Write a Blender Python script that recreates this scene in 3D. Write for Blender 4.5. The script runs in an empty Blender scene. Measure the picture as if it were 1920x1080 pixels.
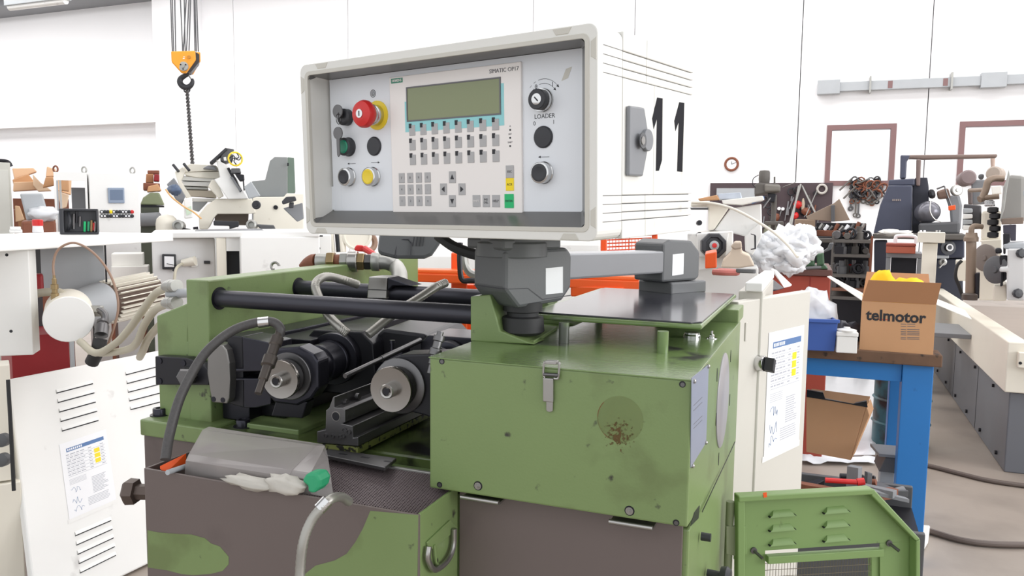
import bpy, bmesh, math, random
from mathutils import Vector as V, Matrix
random.seed(7)
S = bpy.context.scene
COL = S.collection
# ---------------------------------------------------------------- camera
F, YAW, PIT, ROL, CH = 1480.0, math.radians(21.55), math.radians(5.55), math.radians(.65), 1.36
FW = V((-math.sin(YAW)*math.cos(PIT), math.cos(YAW)*math.cos(PIT), -math.sin(PIT)))
_r = V((math.cos(YAW), math.sin(YAW), 0)); _u = _r.cross(FW)
RI = _r*math.cos(ROL)+_u*math.sin(ROL); UP = -_r*math.sin(ROL)+_u*math.cos(ROL)
CP = V((0, 0, CH))
cd = bpy.data.cameras.new('camera'); cam = bpy.data.objects.new('camera', cd); COL.objects.link(cam)
cd.sensor_width = 36; cd.lens = F/1920*36; cd.clip_start = .02; cd.clip_end = 200
cam.matrix_world = Matrix(((RI.x, UP.x, -FW.x, 0), (RI.y, UP.y, -FW.y, 0), (RI.z, UP.z, -FW.z, CH), (0, 0, 0, 1)))
S.camera = cam
# ---------------------------------------------------------------- light
S.view_settings.view_transform = 'Standard'; S.view_settings.look = 'None'
S.view_settings.gamma = 1; S.view_settings.use_curve_mapping = False
S.view_settings.exposure = 0.3
w = bpy.data.worlds.new('overcast'); S.world = w; w.use_nodes = True
bg = w.node_tree.nodes['Background']; bg.inputs[0].default_value = (.96, .98, 1, 1); bg.inputs[1].default_value = 1.08
def assumed_skylight(x, y, z, sx, sy, e):  # lamps added below the closed ceiling for assumed skylights; no openings built
    l = bpy.data.lights.new('skylight', 'AREA'); l.shape = 'RECTANGLE'; l.size = sx; l.size_y = sy; l.energy = e
    l.color = (1, .985, .97)
    o = bpy.data.objects.new('skylight', l); o.location = (x, y, z); COL.objects.link(o)
assumed_skylight(-4, 2.2, 6.5, 26, 2.2, 380)
assumed_skylight(-6, 7, 6.5, 34, 2.2, 720)
assumed_skylight(-8, 12.2, 6.5, 40, 1.6, 1150)
def assumed_sidelight(x, y, z, sx, sy, e):  # unseen lamp added for assumed daylight from the right; no window there
    l = bpy.data.lights.new('window_daylight', 'AREA'); l.shape = 'RECTANGLE'; l.size = sx; l.size_y = sy; l.energy = e
    o = bpy.data.objects.new('window_daylight', l); o.location = (x, y, z); o.rotation_euler = (math.radians(90), 0, math.radians(90)); COL.objects.link(o)
assumed_sidelight(9, 2.5, 3.2, 9, 3.2, 500)
# ---------------------------------------------------------------- pixel -> real plane helpers
def ray(x, y): return RI*((x-960)/F)+UP*((540-y)/F)+FW
def A(x, y, D): return CP+ray(x, y)*D
def onz(x, y, z): r = ray(x, y); return CP+r*((z-CH)/r.z)
def ony(x, y, q): r = ray(x, y); return CP+r*(q/r.y)
def onx(x, y, q): r = ray(x, y); return CP+r*(q/r.x)
def zz(pts, ox, oy, s): return [(ox+a/s, oy+b/s) for a, b in pts]
ZU = V((0, 0, 1))
class Face:
    """a real plane (point, normal towards the viewer); shapes are drawn on it and given thickness"""
    def __init__(s, o, n, up=ZU):
        s.o = V(o); s.n = V(n).normalized(); s.r = V(up).cross(s.n).normalized(); s.u = s.n.cross(s.r)
    def pt(s, x, y, off=0):
        r = ray(x, y); o = s.o+s.n*off
        return CP+r*((o-CP).dot(s.n)/r.dot(s.n))
    def poly(s, mb, pts, t, off=0): mb.prism([s.pt(x, y, off) for x, y in pts], s.n*t)
    def box(s, mb, x, y, w, h, t, off=0):
        c = s.pt(x, y, off); s.boxat(mb, c, w, h, t)
    def boxat(s, mb, c, w, h, t):
        mb.prism([c+s.r*(a*w/2)+s.u*(b*h/2) for a, b in ((-1, -1), (1, -1), (1, 1), (-1, 1))], s.n*t)
    def disc(s, mb, x, y, r, t, off=0, n=24, r2=None):
        c = s.pt(x, y, off); mb.cyl(c, c+s.n*t, r, r if r2 is None else r2, n)
class MB:
    def __init__(s): s.v = []; s.f = []; s.sm = []; s.soft = False
    def add(s, v, f, sm=False):
        k = len(s.v); s.v += [V(p) for p in v]
        for q in f: s.f.append([k+i for i in q]); s.sm.append(sm)
        return s
    def prism(s, pts, vec):
        n = len(pts); vec = V(vec); pts = [V(p) for p in pts]
        return s.add(pts+[p+vec for p in pts], [list(range(n))[::-1], list(range(n, 2*n))]+[[i, (i+1) % n, n+(i+1) % n, n+i] for i in range(n)])
    def box(s, a, b):
        (x0, y0, z0), (x1, y1, z1) = a, b
        return s.prism([(x0, y0, z0), (x1, y0, z0), (x1, y1, z0), (x0, y1, z0)], (0, 0, z1-z0))
    def lathe(s, p, ax, prof, n=24, a0=0):
        """prof: list of (radius, distance along axis)"""
        p = V(p); ax = V(ax).normalized()
        h = ax.orthogonal().normalized() if abs(ax.z) > .9 else ax.cross(ZU).normalized()
        g = ax.cross(h); k = len(prof); v = []
        for r, d in prof:
            for i in range(n):
                t = a0+2*math.pi*i/n; v.append(p+ax*d+(h*math.cos(t)+g*math.sin(t))*max(r, 1e-5))
        f = [[j*n+i, j*n+(i+1) % n, (j+1)*n+(i+1) % n, (j+1)*n+i] for j in range(k-1) for i in range(n)]
        s.add(v, f, n > 8); b = len(s.v)-k*n
        s.f += [[b+i for i in range(n)][::-1], [b+(k-1)*n+i for i in range(n)]]; s.sm += [False, False]
        return s
    def cyl(s, a, b, r, r2=None, n=20):
        a = V(a); b = V(b); d = (b-a).length
        return s.lathe(a, b-a, [(r, 0), (r if r2 is None else r2, d)], n)
    def tube(s, pts, r, n=10, sub=6, rr=None):
        P = [V(p) for p in pts]; Q = []
        if len(P) > 2 and sub > 1:
            E = [P[0]*2-P[1]]+P+[P[-1]*2-P[-2]]
            for i in range(1, len(E)-2):
                for j in range(sub):
                    t = j/sub; a, b, c, d = E[i-1:i+3]
                    Q.append(.5*((2*b)+(c-a)*t+(2*a-5*b+4*c-d)*t*t+(3*b-a-3*c+d)*t**3))
            Q.append(P[-1])
        else: Q = P
        T = [(Q[min(i+1, len(Q)-1)]-Q[max(i-1, 0)]).normalized() for i in range(len(Q))]
        h = T[0].orthogonal().normalized(); v = []
        for i, q in enumerate(Q):
            h = (h-T[i]*h.dot(T[i])).normalized(); g = T[i].cross(h); R = rr(i) if rr else r
            for k in range(n):
                t = 2*math.pi*k/n; v.append(q+(h*math.cos(t)+g*math.sin(t))*R)
        m = len(Q)
        s.add(v, [[j*n+i, j*n+(i+1) % n, (j+1)*n+(i+1) % n, (j+1)*n+i] for j in range(m-1) for i in range(n)], True)
        b = len(s.v)-m*n; s.f += [[b+i for i in range(n)][::-1], [b+(m-1)*n+i for i in range(n)]]; s.sm += [False, False]
        return s
    def torus(s, c, ax, R, r, n=20, m=8, a0=0, a1=360):
        c = V(c); ax = V(ax).normalized(); h = ax.orthogonal().normalized(); g = ax.cross(h); full = a1-a0 >= 360; v = []
        N = n if full else n+1
        for i in range(N):
            t = math.radians(a0+(a1-a0)*i/n); d = h*math.cos(t)+g*math.sin(t)
            for k in range(m):
                u = 2*math.pi*k/m; v.append(c+d*(R+r*math.cos(u))+ax*(r*math.sin(u)))
        return s.add(v, [[i*m+k, i*m+(k+1) % m, ((i+1) % N)*m+(k+1) % m, ((i+1) % N)*m+k] for i in range(n) for k in range(m)], True)
    def blob(s, c, sz, seed=0, amp=.25, n=14, m=9, yaw=0):
        from mathutils import noise
        s.soft = True; c = V(c); v = []; cy, sy = math.cos(yaw), math.sin(yaw)
        for j in range(m+1):
            th = math.pi*j/m
            for i in range(n):
                ph = 2*math.pi*i/n; d = V((math.sin(th)*math.cos(ph), math.sin(th)*math.sin(ph), math.cos(th)))
                k = 1+amp*(noise.noise(d*2.1+V((seed*3.7, seed, 0)))+.6*noise.noise(d*5+V((seed, 0, seed*2.3))))
                p = V((d.x*sz[0], d.y*sz[1], d.z*sz[2]))*k
                v.append(c+V((p.x*cy-p.y*sy, p.x*sy+p.y*cy, p.z)))
        return s.add(v, [[j*n+i, j*n+(i+1) % n, (j+1)*n+(i+1) % n, (j+1)*n+i] for j in range(m) for i in range(n)], True)
    def frame(s, O, I, vec):
        """closed ring: outer loop, inner loop (same count), extruded"""
        n = len(O); vec = V(vec); v = [V(p) for p in O]+[V(p) for p in I]; v += [p+vec for p in v]
        f = []
        for i in range(n):
            j = (i+1) % n
            f += [[i, j, n+j, n+i], [2*n+i, 2*n+j, 3*n+j, 3*n+i], [i, j, 2*n+j, 2*n+i], [n+i, n+j, 3*n+j, 3*n+i]]
        return s.add(v, f)
ROOT = {}
def obj(name, mb, m, parent=None, bev=0, kind=None, seg=2):
    me = bpy.data.meshes.new(name)
    if parent is not None: base = ROOT[parent.name]
    else:
        xs = [p.x for p in mb.v]; ys = [p.y for p in mb.v]; base = V(((min(xs)+max(xs))/2, (min(ys)+max(ys))/2, min(p.z for p in mb.v)))
    me.from_pydata([p-base for p in mb.v], [], mb.f)
    me.polygons.foreach_set('use_smooth', mb.sm)
    bm = bmesh.new(); bm.from_mesh(me); bmesh.ops.recalc_face_normals(bm, faces=bm.faces); bm.to_mesh(me); bm.free()
    if any(mb.sm) and not mb.soft: me.set_sharp_from_angle(angle=.62)
    me.materials.append(m)
    o = bpy.data.objects.new(name, me); COL.objects.link(o); ROOT[o.name] = base
    if parent is None: o.location = base
    else: o.parent = parent
    if bev:
        b = o.modifiers.new('bevel', 'BEVEL'); b.width = bev; b.segments = seg; b.limit_method = 'ANGLE'; b.angle_limit = .6
    if kind: o['kind'] = kind
    return o
def thing(name, label, cat, loc, group=None):
    o = bpy.data.objects.new(name, None); COL.objects.link(o); o.location = loc; ROOT[o.name] = V(loc); o.empty_display_size = .05
    return tag(o, label, cat, group)
def tag(o, label, cat, group=None):
    o['label'] = label; o['category'] = cat
    if group: o['group'] = group
    return o
def dup(o, loc, label=None, rotz=None):
    c = o.copy(); COL.objects.link(c); c.location = loc; ROOT[c.name] = V(loc)
    if rotz is not None: c.rotation_euler = (0, 0, rotz)
    if label: c['label'] = label
    def kids(a, b):
        for ch in list(a.children):
            d = ch.copy(); COL.objects.link(d); d.parent = b; kids(ch, d)
    kids(o, c)
    return c
ORD = 'first second third fourth fifth sixth seventh eighth ninth tenth eleventh twelfth thirteenth fourteenth fifteenth sixteenth seventeenth eighteenth nineteenth twentieth'.split()
TEN = ['', '', 'twenty', 'thirty', 'forty', 'fifty', 'sixty']
def nth(i): return ORD[i] if i < 20 else (TEN[(i+1)//10]+('-'+ORD[(i+1) % 10-1] if (i+1) % 10 else '')).replace('y$', 'ieth') if (i+1) % 10 else TEN[(i+1)//10][:-1]+'ieth'
def rank(L, fmt):
    """give every object of a row its own label, by its place from the left"""
    L = sorted(L, key=lambda q: (q[0].location-CP).dot(RI)/(q[0].location-CP).dot(FW))
    for i, (o, what) in enumerate(L): o['label'] = fmt % (what, nth(i))
def text(name, s, size, m, parent, c, r, u, ext=.0003, align='CENTER', bold=0, sx=1):
    cu = bpy.data.curves.new('t', 'FONT'); cu.body = s; cu.size = size; cu.align_x = align; cu.align_y = 'CENTER'; cu.extrude = ext; cu.offset = bold
    cu.resolution_u = 3; to = bpy.data.objects.new('t', cu); COL.objects.link(to)
    bpy.context.view_layer.update()
    me = bpy.data.meshes.new_from_object(to.evaluated_get(bpy.context.evaluated_depsgraph_get()))
    r = V(r).normalized(); u = V(u).normalized(); n = r.cross(u); base = ROOT[parent.name]; c = V(c)-base
    for v in me.vertices: v.co = c+r*v.co.x*sx+u*v.co.y+n*v.co.z
    bpy.data.objects.remove(to); me.materials.clear(); me.materials.append(m); me.name = name
    o = bpy.data.objects.new(name, me); COL.objects.link(o); o.parent = parent; ROOT[o.name] = base
    return o
# ---------------------------------------------------------------- materials
def lin(c): return tuple(((v/255)/12.92 if v/255 <= .04045 else ((v/255+.055)/1.055)**2.4) for v in c)+(1,)
def mat(name, c, rough=.5, metal=0, var=.08, sc=6, wear=None, thr=.68, wsc=25, bump=0, bsc=120, spec=.5, wear2=None, thr2=.66, wsc2=6, alpha=None, soft=.03, coat=0):
    m = bpy.data.materials.new(name); m.use_nodes = True; N = m.node_tree.nodes; L = m.node_tree.links; b = N['Principled BSDF']
    tc = N.new('ShaderNodeTexCoord')
    def nz(scale, det=4):
        n = N.new('ShaderNodeTexNoise'); n.inputs['Scale'].default_value = scale; n.inputs['Detail'].default_value = det
        L.new(tc.outputs['Object'], n.inputs['Vector']); return n.outputs['Fac']
    def mix(f, a, bb):
        x = N.new('ShaderNodeMix'); x.data_type = 'RGBA'; L.new(f, x.inputs[0])
        for i, q in ((6, a), (7, bb)):
            if isinstance(q, tuple): x.inputs[i].default_value = q
            else: L.new(q, x.inputs[i])
        return x.outputs[2]
    c = lin(c); d = tuple(v*(1-var) for v in c[:3])+(1,); e = tuple(min(1, v*(1+var)) for v in c[:3])+(1,)
    out = mix(nz(sc), d, e)
    for wc, th, ws in ((wear2, thr2, wsc2), (wear, thr, wsc)):
        if wc:
            mr = N.new('ShaderNodeMapRange'); mr.inputs[1].default_value = th-soft; mr.inputs[2].default_value = th+soft
            L.new(nz(ws, 6), mr.inputs[0]); out = mix(mr.outputs[0], out, lin(wc))
    L.new(out, b.inputs['Base Color']); b.inputs['Roughness'].default_value = rough; b.inputs['Metallic'].default_value = metal
    b.inputs['Specular IOR Level'].default_value = spec
    if coat: b.inputs['Coat Weight'].default_value = coat
    if alpha is not None: b.inputs['Alpha'].default_value = alpha
    if bump:
        bp = N.new('ShaderNodeBump'); bp.inputs['Strength'].default_value = bump; bp.inputs['Distance'].default_value = .002
        L.new(nz(bsc), bp.inputs['Height']); L.new(bp.outputs[0], b.inputs['Normal'])
    return m
def glassy(name, c, tr=.7, rough=.05):
    m = bpy.data.materials.new(name); m.use_nodes = True; N = m.node_tree.nodes; L = m.node_tree.links; b = N['Principled BSDF']
    b.inputs['Base Color'].default_value = lin(c); b.inputs['Roughness'].default_value = rough; b.inputs['Alpha'].default_value = 1-tr
    return m
GREEN = mat('green_machine_paint', (118, 138, 88), .36, wear=(52, 50, 44), thr=.715, wsc=42, wear2=(106, 122, 76), thr2=.6, wsc2=7, soft=.04, var=.07, bump=.08, bsc=300, spec=.55)
GREENTOP = mat('green_glossy_paint', (112, 134, 84), .2, wear=(70, 70, 68), thr=.66, wsc=9, wear2=(80, 84, 76), thr2=.66, wsc2=5, var=.06, bump=.12, bsc=90, spec=.6)
GREENOIL = mat('oily_green_paint', (84, 98, 56), .25, wear=(24, 24, 20), thr=.56, wsc=16, var=.2, spec=.6, soft=.08)
GUARDG = mat('guard_green_paint', (122, 148, 92), .42, var=.06, wear=(86, 92, 62), thr=.72, wsc=30)
BROWN = mat('brown_grey_primer', (104, 93, 90), .42, var=.08, sc=5, wear=(84, 74, 72), thr=.66, wsc=5, soft=.08)
BLACK = mat('blackened_steel', (52, 52, 60), .28, .7, var=.2, sc=12, bump=.05)
BLACKM = mat('black_satin_metal', (31, 31, 37), .38, .3, var=.2)
ROD = mat('black_rod_steel', (58, 58, 66), .38, .45, var=.1, sc=4)
STEEL = mat('ground_steel', (165, 163, 160), .28, .9, var=.12, sc=15)
DSTEEL = mat('dark_steel', (108, 107, 108), .34, .85, var=.2, sc=12)
DISCM = mat('turned_steel_disc', (150, 146, 142), .2, .95, var=.12, sc=20)
CHROME = mat('chrome', (205, 205, 205), .15, 1, var=.03)
BRASS = mat('dull_brass', (150, 130, 95), .35, .7)
GALV = mat('galvanised', (168, 168, 164), .4, .7, var=.1, sc=30)
WHITE = mat('white_paint', (236, 236, 234), .4, var=.03, wear=(196, 194, 192), thr=.72, wsc=9, soft=.06)
CREAM = mat('cream_paint', (234, 229, 216), .42, var=.03, wear=(190, 180, 160), thr=.74, wsc=14)
DOORG = mat('grey_white_door_paint', (205, 202, 194), .42, var=.03)
CONS = mat('console_grey_white', (224, 223, 218), .45, var=.03, wear=(168, 160, 148), thr=.70, wsc=11, soft=.05)
RIM = mat('console_rim_beige', (200, 197, 188), .5, var=.05, wear=(120, 108, 92), thr=.74, wsc=22)
PANEL = mat('panel_light_grey', (226, 229, 234), .35, var=.02, wear=(188, 180, 168), thr=.75, wsc=14)
OPW = mat('operator_panel_white', (238, 233, 230), .4, var=.015)
RECESS = mat('recess_dark_grey', (98, 97, 96), .3, var=.05)
LCD = mat('lcd_green', (124, 132, 92), .12, var=.05, sc=2, spec=.7)
CYAN = mat('cyan_print', (146, 208, 212), .4, var=.01)
KEYG = mat('key_grey', (174, 173, 174), .45, var=.02)
INK = mat('black_ink', (36, 36, 42), .5, var=.02)
INKG = mat('grey_ink', (105, 104, 108), .5, var=.02)
JOINT = mat('joint_grey_plastic', (92, 94, 96), .42, var=.05, bump=.05, bsc=400)
BEAM = mat('beam_anodised', (150, 152, 156), .3, .45, var=.03)
LGREY = mat('light_grey_plastic', (168, 172, 176), .45)
MGREY = mat('mid_grey_paint', (128, 130, 134), .5, var=.06)
DGREY = mat('dark_grey_paint', (86, 87, 90), .5, var=.08)
RED = mat('red_plastic', (205, 38, 38), .35, var=.04)
DRED = mat('dark_red_paint', (140, 22, 30), .5, var=.1)
YELLOW = mat('yellow_plastic', (236, 208, 52), .4, var=.03)
GREENB = mat('green_button', (24, 130, 100), .35)
KGREEN = mat('key_green', (20, 184, 110), .45, var=.01)
KYEL = mat('key_yellow', (246, 218, 22), .45, var=.01)
BLKP = mat('black_plastic', (46, 47, 52), .45, var=.05)
RUBBER = mat('black_rubber', (38, 38, 40), .6, var=.1)
ORANGE = mat('orange_paint', (228, 88, 30), .42, var=.05)
CARD = mat('cardboard', (198, 152, 112), .8, var=.06, sc=8)
CARDD = mat('cardboard_inner', (176, 128, 92), .85, var=.06)
CARDL = mat('cardboard_pale', (222, 186, 152), .8, var=.08)
CARDW = mat('cardboard_white_side', (236, 234, 228), .7, var=.02)
PAPER = mat('paper', (240, 241, 244), .6, var=.01)
PBLUE = mat('print_blue', (86, 120, 170), .6, var=.05)
PGREY = mat('print_grey', (176, 178, 188), .6, var=.05)
WOOD = mat('worn_wood_edge', (104, 78, 60), .7, var=.25, sc=14, wear=(52, 42, 36), thr=.6, wsc=20, bump=.4, bsc=60)
BLUE = mat('blue_bench_paint', (38, 118, 190), .45, var=.05, wear=(28, 88, 150), thr=.73, wsc=14)
BINB = mat('blue_bin', (58, 92, 168), .45, var=.06)
TEAL = mat('drum_teal', (48, 104, 116), .45, var=.15, wear=(40, 48, 52), thr=.55, wsc=7, soft=.06)
NAVY = mat('navy_machine_paint', (70, 74, 92), .45, var=.08)
TAN = mat('brown_painted_frame', (126, 96, 96), .55, var=.06)
RUST = mat('rusty_metal', (128, 78, 58), .6, .2, var=.25, sc=18)
OLIVE = mat('olive_paint', (126, 134, 104), .5, var=.05)
GOLDH = mat('hoist_orange', (240, 160, 40), .42, var=.05)
PLASTW = glassy('milky_polythene', (240, 242, 246), .25, .25)
CLEAR = glassy('smoked_clear_plastic', (178, 172, 170), .46, .14)
PANE = glassy('window_glass', (235, 240, 245), .9, .03)
REDBR = mat('red_oxide_bench', (158, 66, 50), .55, var=.1)
HOSEC = mat('cream_hose', (188, 182, 164), .5, var=.06)
BROWNT = mat('brown_tube', (150, 122, 104), .5, var=.1)
CLOTH = mat('grey_white_rag', (196, 192, 184), .9, var=.1, sc=25, bump=.3, bsc=80)
BRUSHG = mat('green_brush_plastic', (40, 150, 104), .5, var=.08)
YCLOTH = mat('yellow_cloth', (246, 198, 30), .8, var=.05)
WALLM = mat('white_wall_paint', (244, 244, 246), .7, var=.012, sc=.6)
CEIL = mat('ceiling_grey', (188, 190, 196), .8, var=.03)
FLOORM = mat('concrete_floor', (152, 141, 131), .42, var=.10, sc=1.6, wear=(134, 124, 115), thr=.62, wsc=3, soft=.12, wear2=(168, 158, 150), thr2=.62, wsc2=1.1, bump=.1, bsc=60)
SHADEW = mat('dark_wall_recess', (74, 62, 66), .8, var=.1)
# ---------------------------------------------------------------- room
def struct(name, mb, m, parent=None, bev=0):
    o = obj(name, mb, m, parent, bev)
    if parent is None: o['kind'] = 'structure'
    return o
WY = 15.0
struct('floor', MB().box((-34, -5, -.2), (22, WY+.4, 0)), FLOORM)
struct('ceiling', MB().box((-34, -3, 6.72), (22, WY+.4, 6.95)), CEIL)
WF = Face((0, WY, 0), (0, -1, 0))
wall = struct('wall_back', MB().box((-34, WY+.14, 0), (22, WY+.4, 6.72)), MGREY)
sx = [-34, -26] + [ony(x, y, WY).x for x, y in ((443, 290), (652, 30), (1000, 30), (1190, 60), (1498, 200), (1742, 160), (1990, 160))] + [22]
def win(x0, y0, x1, y1): a = ony(x0, y0, WY); b = ony(x1, y1, WY); return a.x, b.x, b.z, a.z
W1 = win(1551, 235, 1675, 348); W2 = win(1800, 228, 2010, 349); W2 = (W2[0], W2[1], W1[2], W1[3])
g = .008
for i in range(len(sx)-1):
    a, b = sx[i]+g, sx[i+1]-g; mb = MB(); cut = [q for q in (W1, W2) if q[0] < b and q[1] > a]
    if cut:
        q = cut[0]; l, r = max(a, q[0]), min(b, q[1])
        mb.box((a, WY, 0), (b, WY+.14, q[2])).box((a, WY, q[3]), (b, WY+.14, 6.72))
        if l > a: mb.box((a, WY, q[2]), (l, WY+.14, q[3]))
        if r < b: mb.box((r, WY, q[2]), (b, WY+.14, q[3]))
    else: mb.box((a, WY, 0), (b, WY+.14, 6.72))
    obj('wall_panel', mb, WALLM, wall)
me = wall.data; base = ROOT[wall.name]
mb = MB(); xs = [-34, W1[0], W1[1], W2[0], W2[1], 22]
mb.box((-34, WY+.14, 0), (22, WY+.4, W1[2])).box((-34, WY+.14, W1[3]), (22, WY+.4, 6.72))
for a, b in ((-34, W1[0]), (W1[1], W2[0]), (W2[1], 22)): mb.box((a, WY+.14, W1[2]), (b, WY+.4, W1[3]))
me.clear_geometry(); me.from_pydata([p-base for p in mb.v], [], mb.f)
for n, q in enumerate((W1, W2)):
    O = [V((q[0], WY-.03, q[2])), V((q[1], WY-.03, q[2])), V((q[1], WY-.03, q[3])), V((q[0], WY-.03, q[3]))]
    c = sum(O, V())/4; I = [V((p.x+(.085 if p.x < c.x else -.085), p.y, p.z+(.085 if p.z < c.z else -.085))) for p in O]
    fr = struct('window_%d' % (n+1), MB().frame(O, I, (0, .18, 0)), TAN)
    obj('pane', MB().box((q[0]+.085, WY+.05, q[2]+.085), (q[1]-.085, WY+.062, q[3]-.085)), PANE, fr)
# pillar and ledge on the back wall, left
p0 = ony(289, 150, WY-.5); p1 = ony(352, 150, WY-.5)
struct('trim_1', MB().box((p0.x, WY-.5, 0), (p1.x, WY-.001, 6.72)), WALLM)
l0 = ony(0, 232, WY-.25); struct('trim_2', MB().box((-33, WY-.25, l0.z-.12), (p0.x-.001, WY-.001, l0.z+.12)), WALLM)
struct('trim_3', MB().box((-33, WY-.9, 6.3), (p0.x-.001, WY-.001, 6.719)), MGREY)
# light fitting under the ceiling
q = A(70, 8, 17); t = thing('strip_light', 'long strip light fitting under the ceiling at upper left', 'light', q)
obj('housing', MB().box((q.x-.9, q.y-.1, q.z+.02), (q.x+.9, q.y+.1, 6.719)), LGREY, t, .01)
obj('diffuser', MB().cyl((q.x-.85, q.y, q.z), (q.x+.85, q.y, q.z), .07, n=12), WHITE, t)
# busbar trunking
zb = ony(1533, 165, WY-.12).z; x0 = ony(1533, 165, WY-.12).x
t = thing('busbar_trunking', 'long galvanised cable trunking fixed high on the white wall', 'trunking', (x0, WY-.12, zb))
obj('casing', MB().box((x0, WY-.16, zb-.075), (x0+6, WY-.04, zb+.075)), LGREY, t, .004)
for x in (1533, 1838):
    a = ony(x, 160, WY-.12).x; obj('end_box', MB().box((a, WY-.19, zb-.115), (a+.36, WY-.02, zb+.12)), LGREY, t, .004)
for x in (1632, 1784):
    a = ony(x, 150, WY-.12).x; obj('bracket', MB().box((a-.015, WY-.2, zb-.12), (a+.015, WY-.001, zb+.15)), GALV, t)
for x in (1571, 1669, 1772):
    a = ony(x, 158, WY-.12).x; obj('tap_cover', MB().box((a-.035, WY-.165, zb-.06), (a+.035, WY-.16, zb+.06)), TAN, t)
# clock
c = ony(1372, 308, WY-.001); t = thing('wall_clock', 'round wall clock with brown rim on the white wall', 'clock', c)
obj('rim', MB().torus(c+V((0, -.03, 0)), (0, 1, 0), .11, .022, 28, 8), RUST, t)
obj('dial', MB().cyl(c, c+V((0, -.03, 0)), .11, n=28), PAPER, t)
obj('hand', MB().box((c.x-.004, c.y-.036, c.z), (c.x+.004, c.y-.031, c.z+.05)), INK, t)
obj('hand', MB().prism([c+V((0, -.036, .004)), c+V((0, -.036, -.004)), c+V((.075, -.036, .026)), c+V((.075, -.036, .034))], (0, .004, 0)), INK, t)
# ================================================================ control console
cyaw, tl, cro = -.2179, .0307, .0056
o0 = V((-.7823, 1.0703, 1.3204)); CW, CHh, CD = .5313, .2659, .3127
ax = V((math.cos(cyaw), math.sin(cyaw), 0)); ay = V((-math.sin(cyaw), math.cos(cyaw), 0)); az = V((0, 0, 1))
ay, az = ay*math.cos(tl)+az*math.sin(tl), -ay*math.sin(tl)+az*math.cos(tl)
ax, az = ax*math.cos(cro)+az*math.sin(cro), -ax*math.sin(cro)+az*math.cos(cro)
def C(a, b, c): return o0+ax*a+ay*b+az*c
con = thing('control_console', 'large grey-white control console with keypad panel on a swivel arm', 'control panel', C(CW/2, CD/2, 0))
def cbox(mb, a0, a1, b0, b1, c0, c1): return mb.prism([C(a0, b0, c0), C(a1, b0, c0), C(a1, b1, c0), C(a0, b1, c0)], az*(c1-c0))
def rrect(a0, a1, c0, c1, r, b, n=5):
    L = []
    for cx, cz, t0 in ((a1-r, c1-r, 0), (a0+r, c1-r, 90), (a0+r, c0+r, 180), (a1-r, c0+r, 270)):
        for k in range(n+1):
            t = math.radians(t0+90*k/n); L.append(C(cx+r*math.cos(t), b, cz+r*math.sin(t)))
    return L
OPF = Face(C(0, .039, 0), -ay, az); PF = Face(C(0, .043, 0), -ay, az); SF = Face(C(CW, 0, 0), ax, az); FF = Face(C(0, 0, 0), -ay, az)
FB = .068
obj('front_bezel', MB().frame(rrect(0, CW, 0, CHh, .013, 0), rrect(.0165, CW-.0165, .0165, CHh-.0165, .006, 0), ay*FB), CONS, con, .0015)
obj('inner_rim', MB().frame(rrect(.0115, CW-.0115, .0115, CHh-.0115, .009, -.0012), rrect(.0175, CW-.0175, .0175, CHh-.0175, .006, -.0012), ay*.006), RIM, con, .0006)
z1 = lambda a, b: (540+a/2.348, 20+b/2.348)
def loc(x, y, F_=OPF): p = F_.pt(x, y)-o0; return p.dot(ax), p.dot(az)
# recess walls, sloping inwards
O = rrect(.0175, CW-.0175, .0175, CHh-.0175, .006, .001, 1); ia0, ia1 = loc(612, 280, PF)[0], loc(1092, 250, PF)[0]; ic0, ic1 = loc(850, 396, PF)[1], loc(850, 120, PF)[1]; I = rrect(ia0, ia1, ic0, ic1, .002, .043, 1)
mb = MB(); n = len(O); mb.add(O+I, [[i, (i+1) % n, n+(i+1) % n, n+i] for i in range(n)])
O2 = [p+ay*.004 for p in O]; obj('recess_wall', mb, RECESS, con)
obj('face_plate', cbox(MB(), .02, CW-.02, .0432, .0462, .02, CHh-.02), PANEL, con)
# body in bands with real joints
bd = FB+.0016
obj('core', cbox(MB(), .004, CW-.004, .05, CD-.004, .004, CHh-.004), DGREY, con)
for nm, c0, c1 in (('top_band', .2415, CHh), ('rib', .2305, .2405), ('rib', .2195, .2295), ('rib', .2085, .2185), ('side_plate', .0575, .2075), ('rib', .0465, .0565), ('rib', .0355, .0455), ('rib', .0245, .0345), ('bottom_band', 0, .0235)):
    for b0, b1 in ((bd, bd+.072), (bd+.073, CD)) if nm != 'side_plate' else ((bd, bd+.098), (bd+.0987, CD)):
        obj(nm, cbox(MB(), 0 if 'rib' not in nm else .0006, CW-(0 if 'rib' not in nm else .0006), b0, b1, c0, c1), CONS, con, .0012)
# rib joints on the bezel's flanks
mb = MB()
for c in (.241, .230, .219, .208, .057, .046, .035, .024): cbox(mb, CW-.0002, CW+.0003, .014, FB, c-.0004, c+.0004)
obj('bezel_joint', mb, RECESS, con)
# corner clips
for a, c, s in ((.035, .0, 1), (CW-.04, 0, 1), (.05, CHh, -1), (CW-.05, CHh, -1)):
    mb = MB(); mb.prism([C(a-.014, -.0008, c+s*.0015), C(a+.014, -.0008, c+s*.0015), C(a+.009, -.0008, c+s*.0095), C(a-.009, -.0008, c+s*.0095)], ay*.003)
    obj('corner_clip', mb, RIM, con, .0006)
for a, s in ((0, 1), (CW, -1)):
    for c in (.235, .03):
        mb = MB(); mb.prism([C(a+s*.0015, -.0008, c-.014), C(a+s*.0095, -.0008, c-.009), C(a+s*.0095, -.0008, c+.009), C(a+s*.0015, -.0008, c+.014)], ay*.003)
        obj('corner_clip', mb, RIM, con, .0006)
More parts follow.
